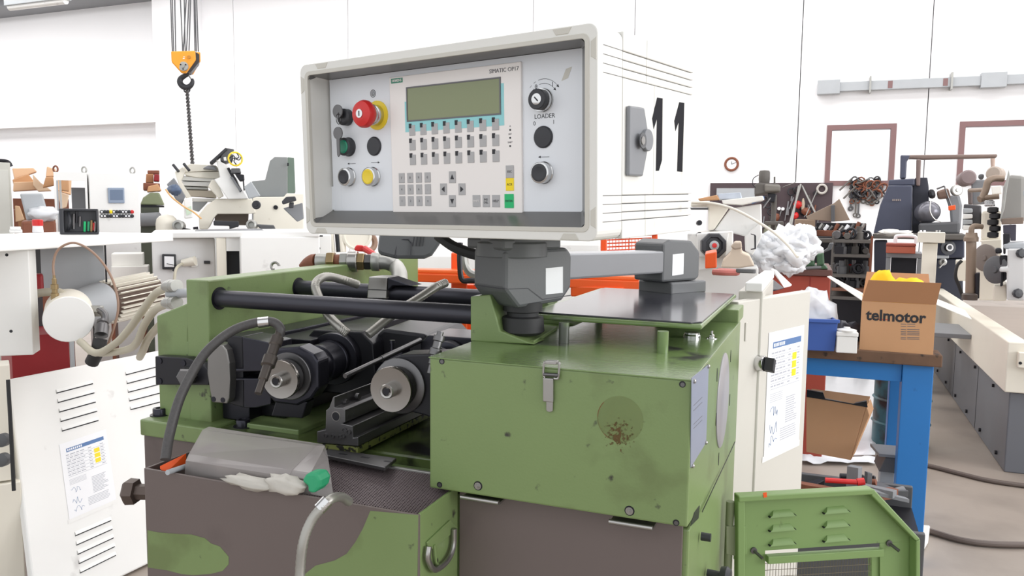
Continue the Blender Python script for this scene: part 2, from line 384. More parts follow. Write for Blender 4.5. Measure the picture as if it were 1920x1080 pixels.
# operator panel
OA, OC = .1536, .0339
def opb(mb, a0, a1, c0, c1, b0, b1): return cbox(mb, a0, a1, b0, b1, c0, c1)
op = obj('operator_panel', opb(MB(), OA, OA+.24, OC, OC+.204, .0392, .0445), OPW, con, .0012)
opd = .0392
scr = [loc(*z1(*q)) for q in ((527, 343), (932, 298), (932, 455), (527, 480))]
s0, s1 = (scr[0][0]+scr[3][0])/2, (scr[1][0]+scr[2][0])/2; t0, t1 = (scr[2][1]+scr[3][1])/2, (scr[0][1]+scr[1][1])/2
fr = obj('screen_frame', MB().frame([C(s0-.002, opd-.0012, t0-.002), C(s1+.002, opd-.0012, t0-.002), C(s1+.002, opd-.0012, t1+.002), C(s0-.002, opd-.0012, t1+.002)], [C(s0, opd-.0012, t0), C(s1, opd-.0012, t0), C(s1, opd-.0012, t1), C(s0, opd-.0012, t1)], ay*.002), INKG, op)
obj('display', opb(MB(), s0, s1, t0, t1, opd-.0005, opd+.001), LCD, op)
mb = MB(); kx0, kz1 = loc(*z1(547, 527)); kx1, _ = loc(*z1(914, 505)); _, kz2 = loc(*z1(547, 592)); _, kz3 = loc(*z1(547, 657))
cyl_, _ = s0-.006, 0
cyb = kz1-.002
opb(mb, s0-.006, s0-.0021, cyb, t0+.028, opd-.0003, opd); opb(mb, s1+.0021, s1+.007, cyb, t0+.04, opd-.0003, opd); opb(mb, s0-.0021, s1+.0021, cyb, t0-.0021, opd-.0003, opd)
obj('screen_surround', mb, CYAN, op)
kid = 0
def key(a, c, w, h, m, txt=None, ts=.005, tm=None, corner=False):
    k = obj('key', opb(MB(), a-w/2, a+w/2, c-h/2, c+h/2, opd-.0009, opd), m, op, .0003, seg=1)
    if corner: obj('key_mark', opb(MB(), a-w/2, a-w/2+.0048, c+h/2-.0045, c+h/2+.0022, opd-.0012, opd-.0002), INK, op)
    if txt: text('key_lettering', txt, ts, tm or INKG, op, C(a, opd-.0011, c), ax, az, .0001)
    return k
for r, kz in enumerate((kz1, kz2, kz3)):
    for i in range(8): key(kx0+(kx1-kx0)*i/7, kz, .0118, .0155, KEYG, corner=True)
nx0, nz0 = loc(*z1(501, 737)); nx1, _ = loc(*z1(615, 737)); _, nz2 = loc(*z1(501, 838))
for r, row in enumerate(('7890', '456.', '123±')):
    for i, ch in enumerate(row): key(nx0+(nx1-nx0)*i/3, nz0+(nz2-nz0)*r/2, .0117, .0148, KEYG, ch, .005)
for (x, y), pts in (((724, 733), ((-1, -.7), (1, -.7), (0, 1))), ((685, 786), ((.7, -1), (.7, 1), (-1, 0))), ((766, 786), ((-.7, -1), (1, 0), (-.7, 1))), ((724, 838), ((-1, .7), (0, -1), (1, .7)))):
    a, c = loc(*z1(x, y)); key(a, c, .0125, .0168, KEYG)
    obj('arrow_mark', MB().prism([C(a+.0034*p, opd-.0012, c+.0042*q) for p, q in pts], ay*.0004), INK, op)
for (x, y), m, tx, w, h, tm in (((977, 709), KEYG, 'ESC', .0135, .0172, INK), ((977, 765), KYEL, 'ACK', .0135, .0172, INK), ((974, 838), KGREEN, 'ENTER', .0155, .0195, INK), ((830, 838), KEYG, 'SHIFT', .0135, .0168, OPW), ((873, 838), KEYG, 'INS\nDEL', .0125, .0168, INK), ((916, 838), KEYG, 'HELP', .0135, .0168, INK)):
    a, c = loc(*z1(x, y)); key(a, c, w, h, m, tx, .0046 if len(tx) < 5 else .0042, tm)
a, c = loc(*z1(479, 308)); obj('maker_badge', opb(MB(), a-.0115, a+.0115, c-.0035, c+.0035, opd-.0004, opd), GREENB, op)
text('badge_lettering', 'SIEMENS', .0052, OPW, op, C(a, opd-.0006, c), ax, az, .0001, bold=.0001)
a, c = loc(*z1(1016, 254)); text('model_lettering', 'SIMATIC OP17', .0078, INKG, op, C(a, opd-.0003, c), ax, az, .0002, 'RIGHT')
for i, y in enumerate((525, 560, 596)):
    a, c = loc(*z1(978, y)); obj('status_lamp', opb(MB(), a-.0012, a+.0012, c-.0012, c+.0012, opd-.0004, opd), INK, op)
    text('status_lettering', ('△', 'INT', 'SHIFT')[i] if i else 'A', .0032, INKG, op, C(a, opd-.0003, c+.005), ax, az, .0001)
# push buttons
def pushb(x, y, cap, cr=.0112, ring=CHROME, h=.012, name='push_button', rr=.0142, capm=None, dish=True):
    a, c = loc(x, y, PF); P = C(a, .0432, c); n = -ay
    b = obj(name, MB().lathe(P, n, [(rr+.001, 0), (rr+.001, .002), (rr, .003), (rr, h), (rr-.0012, h+.0008)], 28), ring, con)
    obj('cap', MB().lathe(P, n, [(cr, h-.002), (cr, h+.0015), (cr-.002, h+.0022), (cr*.6, h+(.0014 if dish else .003)), (.0001, h+(.0012 if dish else .0034))], 28), cap, b)
    return b
def plug(x, y, r=.0148):
    a, c = loc(x, y, PF); P = C(a, .0432, c)
    obj('blanking_plug', MB().lathe(P, -ay, [(r, 0), (r, .0015), (r-.0016, .003), (.0001, .0038)], 28), BLKP, con)
pushb(*z1(270, 732), BLKP); pushb(*z1(376, 731), YELLOW, .0118); pushb(*z1(268, 600), GREENB, .0105, BLKP)
plug(*z1(380, 597)); plug(1019, 257)
pushb(1020, 324, BLKP, .012)
# emergency stop
ex, ec = loc(*z1(394, 461), PF); P = C(ex, .0432, ec)
es = obj('emergency_stop', MB().lathe(P, -ay, [(.0222, 0), (.0222, .0018), (.0205, .0024)], 32), YELLOW, con)
obj('collar', MB().lathe(P, -ay, [(.0158, .002), (.0158, .012), (.0142, .013), (.0142, .02)], 28), CHROME, es)
obj('mushroom_head', MB().lathe(P, -ay, [(.0125, .018), (.0175, .0205), (.0208, .026), (.0210, .031), (.0185, .036), (.011, .0385), (.0085, .039)], 32), RED, es)
obj('lock_barrel', MB().lathe(P, -ay, [(.0066, .037), (.0066, .0402), (.005, .0404)], 20), CHROME, es)
obj('keyhole', MB().prism([P-ay*.0404+ax*u+az*v for u, v in ((-.0009, -.0038), (.0009, -.0038), (.0009, .0038), (-.0009, .0038))], -ay*.0003), INK, es)
# key switch beside it with a key, second key hanging
kx, kc = loc(*z1(262, 470), PF); P = C(kx, .0432, kc)
ks = obj('key_switch', MB().lathe(P, -ay, [(.0132, 0), (.0132, .01), (.011, .012), (.0075, .0125)], 24), BLKP, con)
kb = MB().cyl(P-ay*.019+az*.008-ax*.001, P-ay*.0208+az*.008-ax*.001, .0105, n=24)
cbox(kb, kx-.0016, kx+.0016, .0215, .031, kc-.002, kc+.006); obj('inserted_key', kb, DSTEEL, ks)
kr = MB().torus(P-ay*.02-az*.004, ax+ay*.4, .008, .0006, 20, 6)
hk = P-ay*.021-az*.026
kr.cyl(hk, hk-ay*.0018, .0098, n=24); kr.prism([hk+ax*u+az*v for u, v in ((-.0034, -.008), (.0034, -.008), (.003, -.034), (-.001, -.037), (-.003, -.034))], -ay*.0018)
obj('hanging_key', kr, DSTEEL, ks)
# loader key switch
kx, kc = loc(1019, 188, PF); P = C(kx, .0432, kc)
k2 = obj('key_switch', MB().lathe(P, -ay, [(.0158, 0), (.0158, .003), (.015, .004), (.015, .009)], 28), CHROME, con)
obj('barrel', MB().lathe(P, -ay, [(.0136, .008), (.0136, .017), (.0125, .018)], 28), BLKP, k2)
obj('lock_face', MB().lathe(P, -ay, [(.0075, .0175), (.0075, .0186), (.007, .0188)], 20), CHROME, k2)
obj('keyhole', MB().prism([P-ay*.0188+ax*(u*.7-v*.7)+az*(u*.7+v*.7) for u, v in ((-.0009, -.004), (.0009, -.004), (.0009, .004), (-.0009, .004))], -ay*.0003), INK, k2)
# legends
def leg(x, y, s, size): a, c = loc(x, y, PF); text('panel_lettering', s, size, INK, con, C(a, .0431, c), ax, az, .0001)
leg(1021, 218, 'LOADER', .0085); leg(1005, 163, '0', .0085); leg(1002, 232, '0', .0078); leg(1038, 229, '1', .0078); leg(1036, 158, '1', .0085)
def arrow(x0, y0, x1, y1):
    a = PF.pt(x0, y0); b = PF.pt(x1, y1); d = (b-a).normalized(); s = d.cross(ay)
    obj('arrow_mark', MB().prism([a+s*.0003, a-s*.0003, b-d*.003-s*.0003, b-d*.003+s*.0003], -ay*.0002).prism([b-d*.004+s*.0016, b-d*.004-s*.0016, b], -ay*.0002), INK, con)
arrow(*z1(298, 673), *z1(262, 674)); arrow(*z1(366, 669), *z1(404, 668)); arrow(1030, 294, 1009, 294.5)
for R_ in (.022, .028):
    a, c = loc(1019, 188, PF); mb = MB(); L = []
    for i in range(13):
        t = math.radians(140-100*i/12); L.append((a+R_*math.cos(t), c+R_*math.sin(t)))
    for i in list(range(0, 5, 2))+list(range(5, 12)):
        (p, q), (p2, q2) = L[i], L[i+1]; mb.prism([C(p, .0431, q-.0003), C(p2, .0431, q2-.0003), C(p2, .0431, q2+.0003), C(p, .0431, q+.0003)], -ay*.0001)
    (p, q), (p2, q2) = L[11], L[12]; d = V((p2-p, q2-q)).normalized()
    mb.prism([C(p2+d.x*.004, .0431, q2+d.y*.004), C(p2-d.y*.002, .0431, q2+d.x*.002), C(p2+d.y*.002, .0431, q2-d.x*.002)], -ay*.0001)
    obj('arc_arrow', mb, INK, con)
a, c = loc(*z1(374, 365), PF); mb = MB()
for R_ in (.0015, .0035, .0055): mb.torus(C(a, .0431, c), ay, R_, .0006, 20, 4)
obj('buzzer_grille', mb, INKG, con)
a, c = loc(*z1(212, 825), PF); obj('tape_patch', cbox(MB(), a-.0125, a+.0125, .0428, .0432, c-.019, c+.019), PANEL, con)
a, c = loc(1060, 138, PF); obj('label_residue', MB().prism([C(a-.006, .0429, c-.009), C(a+.004, .0429, c-.006), C(a+.01, .0429, c+.008), C(a+.001, .0429, c+.006)], ay*.0003), RIM, con)
NUMB = mat('number_black', (20, 20, 28), .65, var=.02, spec=.15)
# side: latch and number
z2 = lambda a, b: (960+a/2.4556, 20+b/2.4556)
L = [z2(*q) for q in ((523, 438), (590, 448), (614, 600), (583, 764), (520, 760))]
lt = obj('side_latch', (lambda m: (SF.poly(m, L, .007), m)[1])(MB()), MGREY, con, .0025)
mb = MB(); SF.disc(mb, *z2(592, 598), .0148, .0125); obj('latch_knob', mb, MGREY, lt, .001)
mb = MB(); SF.disc(mb, *z2(600, 598), .0105, .0015, .012); obj('latch_lock', mb, DGREY, lt)
mb = MB(); SF.disc(mb, *z2(601, 598), .0055, .0015, .0132); obj('lock_core', mb, STEEL, lt)
for P_ in (((668, 400), (693, 404), (690, 688), (676, 737), (662, 738), (667, 497), (652, 545), (645, 497)), ((770, 421), (793, 425), (784, 742), (760, 740), (767, 512), (752, 555), (747, 508))):
    mb = MB(); SF.poly(mb, [z2(*q) for q in P_], .0003, .0001); obj('number_one', mb, NUMB, con)
# ================================================================ support arm
ud = V((.5, .866, 0)); vd = V((.866, -.5, 0))
c0 = A(947, 500, 1.215); JL = c0+ud*.046-vd*.042; JL.z = 0
arm = thing('support_arm', 'grey swivel support arm carrying the control console', 'arm', (JL.x, JL.y, 1.2))
def UZ(mb, prof, o, w0, w1): mb.prism([o+ud*u+vd*w0+ZU*z for u, z in prof], vd*(w1-w0)); return mb
obj('joint_housing', UZ(MB(), [(-.046, 1.300), (-.046, 1.238), (-.018, 1.208), (.074, 1.214), (.094, 1.236), (.094, 1.290), (.084, 1.302)], JL, -.042, .042), JOINT, arm, .006)
mb = MB(); UZ(mb, [(-.047, 1.2395), (.0, 1.2385), (.03, 1.219), (.092, 1.222), (.092, 1.2235), (.031, 1.2205), (.0, 1.240), (-.047, 1.241)], JL, .0418, .0424)
mb.prism([JL+ud*-.0464+vd*-.04+ZU*1.2395, JL+ud*-.0464+vd*.0424+ZU*1.2395, JL+ud*-.0464+vd*.0424+ZU*1.241, JL+ud*-.0464+vd*-.04+ZU*1.241], ud*.001); obj('housing_joint', mb, BLKP, arm)
mb = MB(); mb.lathe(JL+ZU*1.300, ZU, [(.058, -.012), (.058, .010), (.055, .012), (.055, .0205)], 36); obj('swivel_collar', mb, JOINT, arm, .001)
mb = MB(); UZ(mb, [(-.054, 1.3), (.066, 1.3), (.066, 1.318), (-.054, 1.318)], JL, -.05, .046); obj('top_flange', mb, JOINT, arm, .004)
JR = A(1240, 490, 1.62)-vd*.036+ud*.052; JR.z = 0
b0 = JL+ud*.06; ln = (JR-JL).length
JRd = JR-JL; bu = JRd.normalized(); bv = V((bu.y, -bu.x, 0))
mb = MB(); mb.prism([JL+bu*.07+bv*s*.027+ZU*z for s, z in ((-1, 1.245), (1, 1.245), (1, 1.291), (-1, 1.291))], bu*(ln-.10)-ZU*.009); obj('beam', mb, BEAM, arm, .004)
obj('joint_housing', UZ(MB(), [(-.052, 1.218), (.056, 1.218), (.068, 1.225), (.068, 1.278), (.038, 1.303), (-.03, 1.306), (-.052, 1.297)], JR, -.04, .04), JOINT, arm, .005)
obj('base_flange', UZ(MB(), [(-.03, 1.190), (.085, 1.190), (.085, 1.217), (-.03, 1.217)], JR, -.046, .046), JOINT, arm, .004)
obj('collar', MB().cyl(JR+ud*.03+ZU*1.10, JR+ud*.03+ZU*1.192, .036, n=28), JOINT, arm)
jf = Face(JL+vd*.042, vd); mb = MB(); jf.poly(mb, [(1023, 503), (1055, 500), (1055, 549), (1023, 552)], .0006); obj('white_sticker', mb, PAPER, arm)
jf = Face(JR+vd*.04, vd); mb = MB(); jf.poly(mb, [(1261, 477), (1282, 475), (1281, 514), (1260, 517)], .0006); obj('white_sticker', mb, PAPER, arm)
# cable glands under the left joint
gl = JL+V((.018, .006, 0))
gb = MB().lathe(gl+ZU*1.212, -ZU, [(.032, -.003), (.032, .012), (.026, .014), (.026, .02), (.034, .022), (.036, .045), (.03, .05), (.016, .052)], 24)
obj('cable_gland', gb, RUBBER, arm)
cb = MB().tube([A(822, 443, 1.45), A(850, 462, 1.40), A(880, 474, 1.36), A(905, 480, 1.33)], .0095); obj('cable_sleeve', cb, RUBBER, arm)
# ================================================================ thread rolling machine
MX = -.147                                                    # right side plane
mc = thing('rolling_machine', 'green thread rolling machine with two black rods and roller spindles', 'machine', (-.6, 1.3, 0))
z6 = lambda *P: zz(P, 240, 480, 3.1775)
z7 = lambda *P: zz(P, 560, 440, 4.153)
z8 = lambda *P: zz(P, 560, 600, 3.6)
z9 = lambda *P: zz(P, 800, 620, 2.348)
z10 = lambda *P: zz(P, 800, 420, 3.2)
def on_y(mb, pts, Yv, t): mb.prism([ony(x, y, Yv) for x, y in pts], (0, t, 0)); return mb
def on_x(mb, pts, Xv, t): mb.prism([onx(x, y, Xv) for x, y in pts], (t, 0, 0)); return mb
# lower pedestal and base
obj('pedestal', MB().box((-.80, 1.034, 0), (MX-.003, 1.62, .94)), GREEN, mc, .003)
obj('front_panel', MB().box((-.486, 1.028, .45), (-.158, 1.0335, .952)), BROWN, mc, .001)
obj('bed', MB().box((-1.185, 1.118, .93), (-.50, 1.62, .957)), GREENOIL, mc, .003)
obj('lower_body', MB().box((-1.188, 1.108, .25), (-.80, 1.60, .9295)), BROWN, mc, .003)
obj('bed_pad', MB().box((-1.188, 1.10, .930), (-1.02, 1.62, .961)), GREEN, mc, .003)
obj('bed_pad', MB().box((-1.015, 1.062, .930), (-.80, 1.62, .955)), GREEN, mc, .003)
obj('bed_step', MB().box((-.99, 1.145, .9555), (-.86, 1.6, .966)), GREEN, mc, .002)
def bolt(p, r=.013, h=.014, name='bolt', ax_=ZU, par=None, m=BLACK):
    b = obj(name, MB().lathe(p, ax_, [(r, 0), (r, h*.9), (r*.93, h), (r*.62, h), (r*.55, h*.55), (.0001, h*.55)], 18), m, par or mc)
    return b
for x, y in ((300, 778), (372, 770), (456, 800)):
    p = onz(x, y, .961 if x < 380 else .957); bolt(p)
    obj('washer', MB().lathe(p, ZU, [(.018, -.001), (.018, .0015)], 20), BLACKM, mc)
# end plate, left
EX = -1.052; EY = 1.139
def plate_yz(): return [(EY, .93), (EY, 1.227), (1.95, 1.232), (1.95, .93)]
e = MB().prism([(EX, y, z) for y, z in plate_yz()], (-.052, 0, 0)); obj('end_plate', e, GREEN, mc, .003)
e = on_y(MB(), [(352, 535), (352, 568), (293, 592), (300, 795), (372, 795), (372, 640), (352, 640)], EY+.002, .22)
obj('end_plate_wing', e, GREEN, mc, .003)
e = on_y(MB(), z6((160, 597), (345, 607), (440, 640), (480, 680), (480, 770), (163, 768)), EY-.024, .022)
br = obj('clamp_bracket', e, BLACKM, mc, .002)
fy = Face((0, EY-.024, 0), (0, -1, 0))
for q in ((190, 625), (330, 638), (190, 745), (330, 760)):
    mb = MB(); fy.disc(mb, *z6(q)[0], .0058, .0015); obj('screw', mb, BLACK, br)
mb = MB(); c = fy.pt(*z6((372, 708))[0]); mb.lathe(c, (.3, -1, 0), [(.017, -.004), (.017, .02), (.014, .024), (.0001, .024)], 6); obj('hex_bolt', mb, DSTEEL, br)
# rods
RZ, RY1, RY2 = 1.191, 1.169, 1.409
for yy, nm in ((RY1, 'rod'), (RY2, 'rod')):
    obj(nm, MB().cyl((EX-.02, yy, RZ), (-.50, yy, RZ), .0160, n=28), ROD, mc)
    obj('rod_socket', MB().lathe((EX+.0004, yy, RZ), (1, 0, 0), [(.0215, -.001), (.0215, .0008), (.0165, .001)], 28), BLACKM, mc)
# clamp on rear rod
cbk = on_y(MB(), z7((545, 328), (688, 330), (680, 500), (530, 497)), RY2-.026, .05); obj('rod_clamp', cbk, STEEL, mc, .002)
cl = on_y(MB(), z7((541, 424), (684, 430), (684, 436), (541, 430)), RY2-.0268, .0006); obj('clamp_gap', cl, BLACKM, mc)
cw = MB().prism([ony(*q, RY2-.024) for q in z7((690, 332), (885, 400), (730, 400), (690, 440))], (0, .045, 0)); obj('clamp_arm', cw, BLACK, mc, .002)
# bracket block standing on the cover
BY = 1.149; bp = [(882, 640), (882, 556), (919, 553), (937, 620), (1001, 646)]
obj('end_bracket', on_y(MB(), bp, BY, .055), GREEN, mc, .002)
obj('bracket_rib', MB().prism([onz(960, 637, 1.151), onz(1001, 646, 1.151), onz(1045, 618, 1.151), onz(1000, 612, 1.151)], (0, 0, .006)), GREEN, mc, .001)
bp2 = [(x, y) for x, y in ((-.52, 1.151), (-.52, 1.224), (-.485, 1.224), (-.468, 1.17), (-.42, 1.151))]
obj('end_bracket', MB().prism([(x, 1.385, z) for x, z in bp2], (0, .055, 0)), GREEN, mc, .002)
# ---- hinged front cover
CY = 1.0
cv = obj('cover', MB().prism([(MX, CY-.006, 1.15), (MX, CY-.006, .9585), (MX, 1.045, .952), (MX, 1.60, .905), (MX, 1.60, 1.15)], (-.371, 0, 0)), GREEN, mc, .0025)
# tapering correction: the shell is skinned by a glossy lid and a face sheet
obj('lid', MB().box((MX-.3725, CY-.0075, 1.1495), (MX+.001, 1.56, 1.1515)), GREENTOP, cv, .001)
cf = Face((0, CY-.006, 0), (0, -1, 0)); cs = Face((MX, 0, 0), (1, 0, 0)); ct = Face((0, 0, 1.1515), (0, 0, 1), (0, 1, 0))
for q in ((67, 135), (1126, 236), (57, 678), (1098, 845)):
    mb = MB(); cf.disc(mb, *z9(q)[0], .0042, .0006, 0, 16); obj('screw_hole', mb, BLACKM, cv)
    mb = MB(); cf.disc(mb, *z9((q[0]+1, q[1]+1))[0], .0028, .001, 0, 12); obj('set_screw', mb, DSTEEL, cv)
for q in ((226, 683), (893, 793)):
    mb = MB(); c = cf.pt(*z9(q)[0]); mk = MB(); mk.lathe(c, (0, -1, 0), [(.0068, 0), (.0066, .0005)], 18); obj('washer', mk, BLACKM, cv); mb.lathe(c, (0, -1, 0), [(.0052, 0.0005), (.0052, .0014)], 18); mb.lathe(c, (0, -1, 0), [(.0036, .001), (.0036, .0042)], 6); mb.cyl(c, c+V((0, -.0062, 0)), .002, n=10); obj('stud_nut', mb, STEEL, cv)
# toggle latch
tg = MB(); cf.poly(tg, z9((517, 205), (563, 207), (563, 313), (517, 308)), .006, .001)
tl_ = obj('toggle_latch', tg, STEEL, cv, .0012)
mb = MB(); cf.poly(mb, z9((528, 308), (558, 311), (557, 352), (548, 357), (538, 357), (528, 350)), .002, .002); obj('lever_tip', mb, STEEL, tl_, .0006)
mb = MB(); L = [cf.pt(*q, .005) for q in z9((520, 208), (514, 190), (517, 145), (524, 138), (578, 142), (584, 150), (580, 205), (572, 212), (560, 210))]; mb.tube(L, .0017, 8, 3); obj('wire_bail', mb, STEEL, tl_)
mb = MB(); cf.poly(mb, z9((530, 127), (583, 130), (580, 146), (528, 143)), .008); obj('catch', mb, STEEL, tl_, .001)
mb = MB(); a, b = cf.pt(*z9((515, 192))[0], .005), cf.pt(*z9((580, 196))[0], .005); mb.cyl(a, b, .0026, n=10); obj('pivot', mb, DSTEEL, tl_)
# stain
mb = MB(); c = cf.pt(*z9((852, 390))[0]); mb.torus(c+V((0, .0002, 0)), (0, 1, 0), .0305, .0006, 32, 6, 165, 268)
obj('scuff_ring', mb, mat('rust_scuff', (98, 96, 50), .5, wear=(116, 74, 40), thr=.5, wsc=40), cv)
RST = bpy.data.materials.new('rust_stain'); RST.use_nodes = True; N = RST.node_tree.nodes; Lk = RST.node_tree.links; b = N['Principled BSDF']; b.inputs['Base Color'].default_value = lin((100, 76, 36)); b.inputs['Roughness'].default_value = .5
tc = N.new('ShaderNodeTexCoord'); nn = N.new('ShaderNodeTexNoise'); nn.inputs['Scale'].default_value = 260; nn.inputs['Detail'].default_value = 6
vd2 = N.new('ShaderNodeVectorMath'); vd2.operation = 'DISTANCE'; off = c-ROOT[cv.name]; vd2.inputs[1].default_value = off+V((0, 0, -.02))
mr = N.new('ShaderNodeMapRange'); mr.inputs[1].default_value = .004; mr.inputs[2].default_value = .034; mr.inputs[3].default_value = .17; mr.inputs[4].default_value = -.2
ad = N.new('ShaderNodeMath'); ad.operation = 'ADD'; m2 = N.new('ShaderNodeMapRange'); m2.inputs[1].default_value = .56; m2.inputs[2].default_value = .72; m2.inputs[4].default_value = .75
Lk.new(tc.outputs['Object'], nn.inputs[0]); Lk.new(tc.outputs['Object'], vd2.inputs[0]); Lk.new(vd2.outputs['Value'], mr.inputs[0]); Lk.new(mr.outputs[0], ad.inputs[0]); Lk.new(nn.outputs['Fac'], ad.inputs[1]); Lk.new(ad.outputs[0], m2.inputs[0]); Lk.new(m2.outputs[0], b.inputs['Alpha'])
OLV = mat('olive_scuff', (116, 118, 62), .5, var=.15, sc=40, alpha=.10)
mb = MB(); mb.lathe(c+V((0, -.0001, 0)), (0, -1, 0), [(.031, 0), (.031, .0001)], 36); obj('scuff_disc', mb, OLV, cv)
mb = MB(); mb.lathe(c+V((0, -.0002, -.008)), (0, -1, 0), [(.05, 0), (.05, .0002)], 36); obj('rust_stain', mb, RST, cv)
# hinges below
for q in ((145, 730, 312, 757), (800, 838, 992, 876)):
    a = cf.pt(*z9(q[:2])[0]); b_ = cf.pt(*z9(q[2:])[0]); a.y = b_.y = CY-.002; b_.z = a.z
    h = MB().cyl(a+V((0, 0, -.002)), b_+V((0, 0, -.002)), .0033, n=12); h.box((a.x, CY+.0, a.z-.006), (b_.x, 1.0285, a.z-.003)); obj('hinge', h, STEEL, mc)
# right side: notch, seam, data plate, sight disc
mb = MB(); cs.poly(mb, z9((1165, 208), (1240, 147), (1228, 492), (1160, 603)), .0008, .0002)
dp = obj('data_plate', mb, mat('data_plate_blue', (150, 156, 174), .35, .2), cv)
mb = MB()
for i, y in enumerate((330, 352, 412, 430)): cs.poly(mb, z9((1174, y), (1212, y-38), (1212, y-36), (1174, y+2)), .0004, .0009)
obj('plate_print', mb, INKG, dp, kind='stuff')
for q in ((1172, 222), (1235, 157), (1224, 492), (1165, 595)):
    mb = MB(); c = cs.pt(*z9(q)[0]); mb.lathe(c, (1, 0, 0), [(.003, 0), (.003, .003), (.0015, .0042)], 12); obj('rivet', mb, STEEL, dp)
c1, c2 = cs.pt(*z9((1302, 85))[0]), cs.pt(*z9((1300, 515))[0]); cc = (c1+c2)/2
mb = MB(); mb.lathe((MX, cc.y, cc.z), (1, 0, 0), [(.079, 0), (.079, .0015), (.0775, .0025)], 48); obj('sight_disc', mb, mat('disc_grey', (158, 156, 160), .35, .2), cv)
for q in ((1278, 195), (1338, 112), (1273, 390), (1334, 305), (1285, 565)):
    c = cs.pt(*z9(q)[0]); mb = MB(); mb.lathe(c, (1, 0, 0), [(.0001, .0006), (.0034, .0006), (.0034, 0)], 12)
    for v in mb.v: v.z = c.z+(v.z-c.z)*3.2
    obj('slot', mb, BLACKM, cv)
mb = MB(); a, b_ = cs.pt(*z9((1212, 800))[0], .0003), cs.pt(*z9((1357, 492))[0], .0003); mb.prism([a, b_, b_+V((0, 0, .0022)), a+V((0, 0, .0022))], (.0008, 0, 0)); obj('cover_seam', mb, BLACKM, cv)
obj('seam_notch', MB().prism([cs.pt(*q, .0002) for q in z9((1200, 770), (1195, 826), (1160, 860), (1178, 800))], (.0008, 0, 0)), BLACKM, cv)
mb = MB(); c = cs.pt(*z9((1208, 905))[0]); mb.cyl(c, c+V((.014, 0, 0)), .006, n=16); obj('knob', mb, BLKP, mc)
mb = MB(); c = cs.pt(*z9((1235, 1065))[0]); mb.lathe(c, (1, -.1, 0), [(.006, 0), (.006, .02), (.014, .021), (.016, .03), (.012, .036)], 18); obj('knob', mb, BLKP, mc)
# lid fittings
mb = MB(); c = ct.pt(*z9((1168, 30))[0]); mb.lathe(c, ZU, [(.014, 0), (.014, .004), (.0125, .006), (.0125, .009), (.0001, .009)], 24); obj('filler_cap', mb, CHROME, mc)
mb = MB(); c = ct.pt(*z9((1255, 34))[0]); mb.lathe(c, ZU, [(.009, 0), (.009, .0012)], 18); mb.lathe(c, ZU, [(.0045, .001), (.0045, .006), (.002, .0075), (.002, .013)], 12); obj('breather', mb, CHROME, mc)
# raised rear block and plate on posts
obj('rear_block', MB().box((-.26, 1.562, 1.1495), (MX-.0005, 1.66, 1.176)), GREEN, mc, .002)
tp = obj('tray_plate', MB().box((-.464, 1.215, 1.183), (-.168, 1.715, 1.191)), GREENTOP, mc, .003)
obj('rubber_mat', MB().prism([(-.45, 1.232, 1.191), (-.185, 1.218, 1.191), (-.171, 1.236, 1.191), (-.171, 1.70, 1.191), (-.45, 1.70, 1.191)], (0, 0, .0025)), mat('black_mat', (50, 50, 58), .16, var=.15, sc=5, spec=.7), tp, .0008)
for x, y in ((1057, 642), (1242, 661)):
    c = onz(x, y, 1.1515); obj('post', MB().lathe(c, ZU, [(.0085, -.0005), (.0085, .0325)], 20), GREENTOP, mc)
for x in (-.44, -.20): obj('post', MB().cyl((x, 1.62, 1.151), (x, 1.62, 1.184), .008), GREENTOP, mc)
# ---- slide and spindles
obj('rear_slide', MB().box((-1.048, 1.165, .962), (-.985, 1.75, 1.118)), BLACK, mc, .002)
obj('slide_rail', MB().box((-.984, 1.24, 1.0), (-.90, 1.75, 1.112)), BLACKM, mc, .002)
obj('slide_foot', MB().box((-1.0, 1.20, .9665), (-.93, 1.62, .99)), BLACKM, mc, .002)
pl = on_y(MB(), z6((475, 518), (560, 530), (585, 560), (603, 640), (608, 740), (602, 850), (590, 880), (500, 872), (470, 700)), 1.112, .03)
sp = obj('scale_plate', pl, mat('scale_plate_steel', (132, 130, 128), .35, .75, var=.15), mc, .002)
f3 = Face((0, 1.112, 0), (0, -1, 0))
for q in ((502, 542), (510, 853), (565, 858)):
    mb = MB(); f3.disc(mb, *z6(q)[0], .0048, .0008); obj('screw', mb, BLACK, sp)
obj('slide_block', on_y(MB(), z6((590, 470), (680, 480), (690, 905), (600, 880)), 1.128, .06), BLACKM, mc, .002)
obj('slide_block', on_y(MB(), z6((680, 482), (770, 500), (850, 520), (850, 685), (640, 690), (640, 672), (685, 672)), 1.117, .06), BLACK, mc, .0015)
obj('slide_block', on_y(MB(), z6((640, 730), (850, 730), (850, 885), (760, 905), (690, 905), (688, 742), (640, 742)), 1.117, .06), BLACK, mc, .0015)
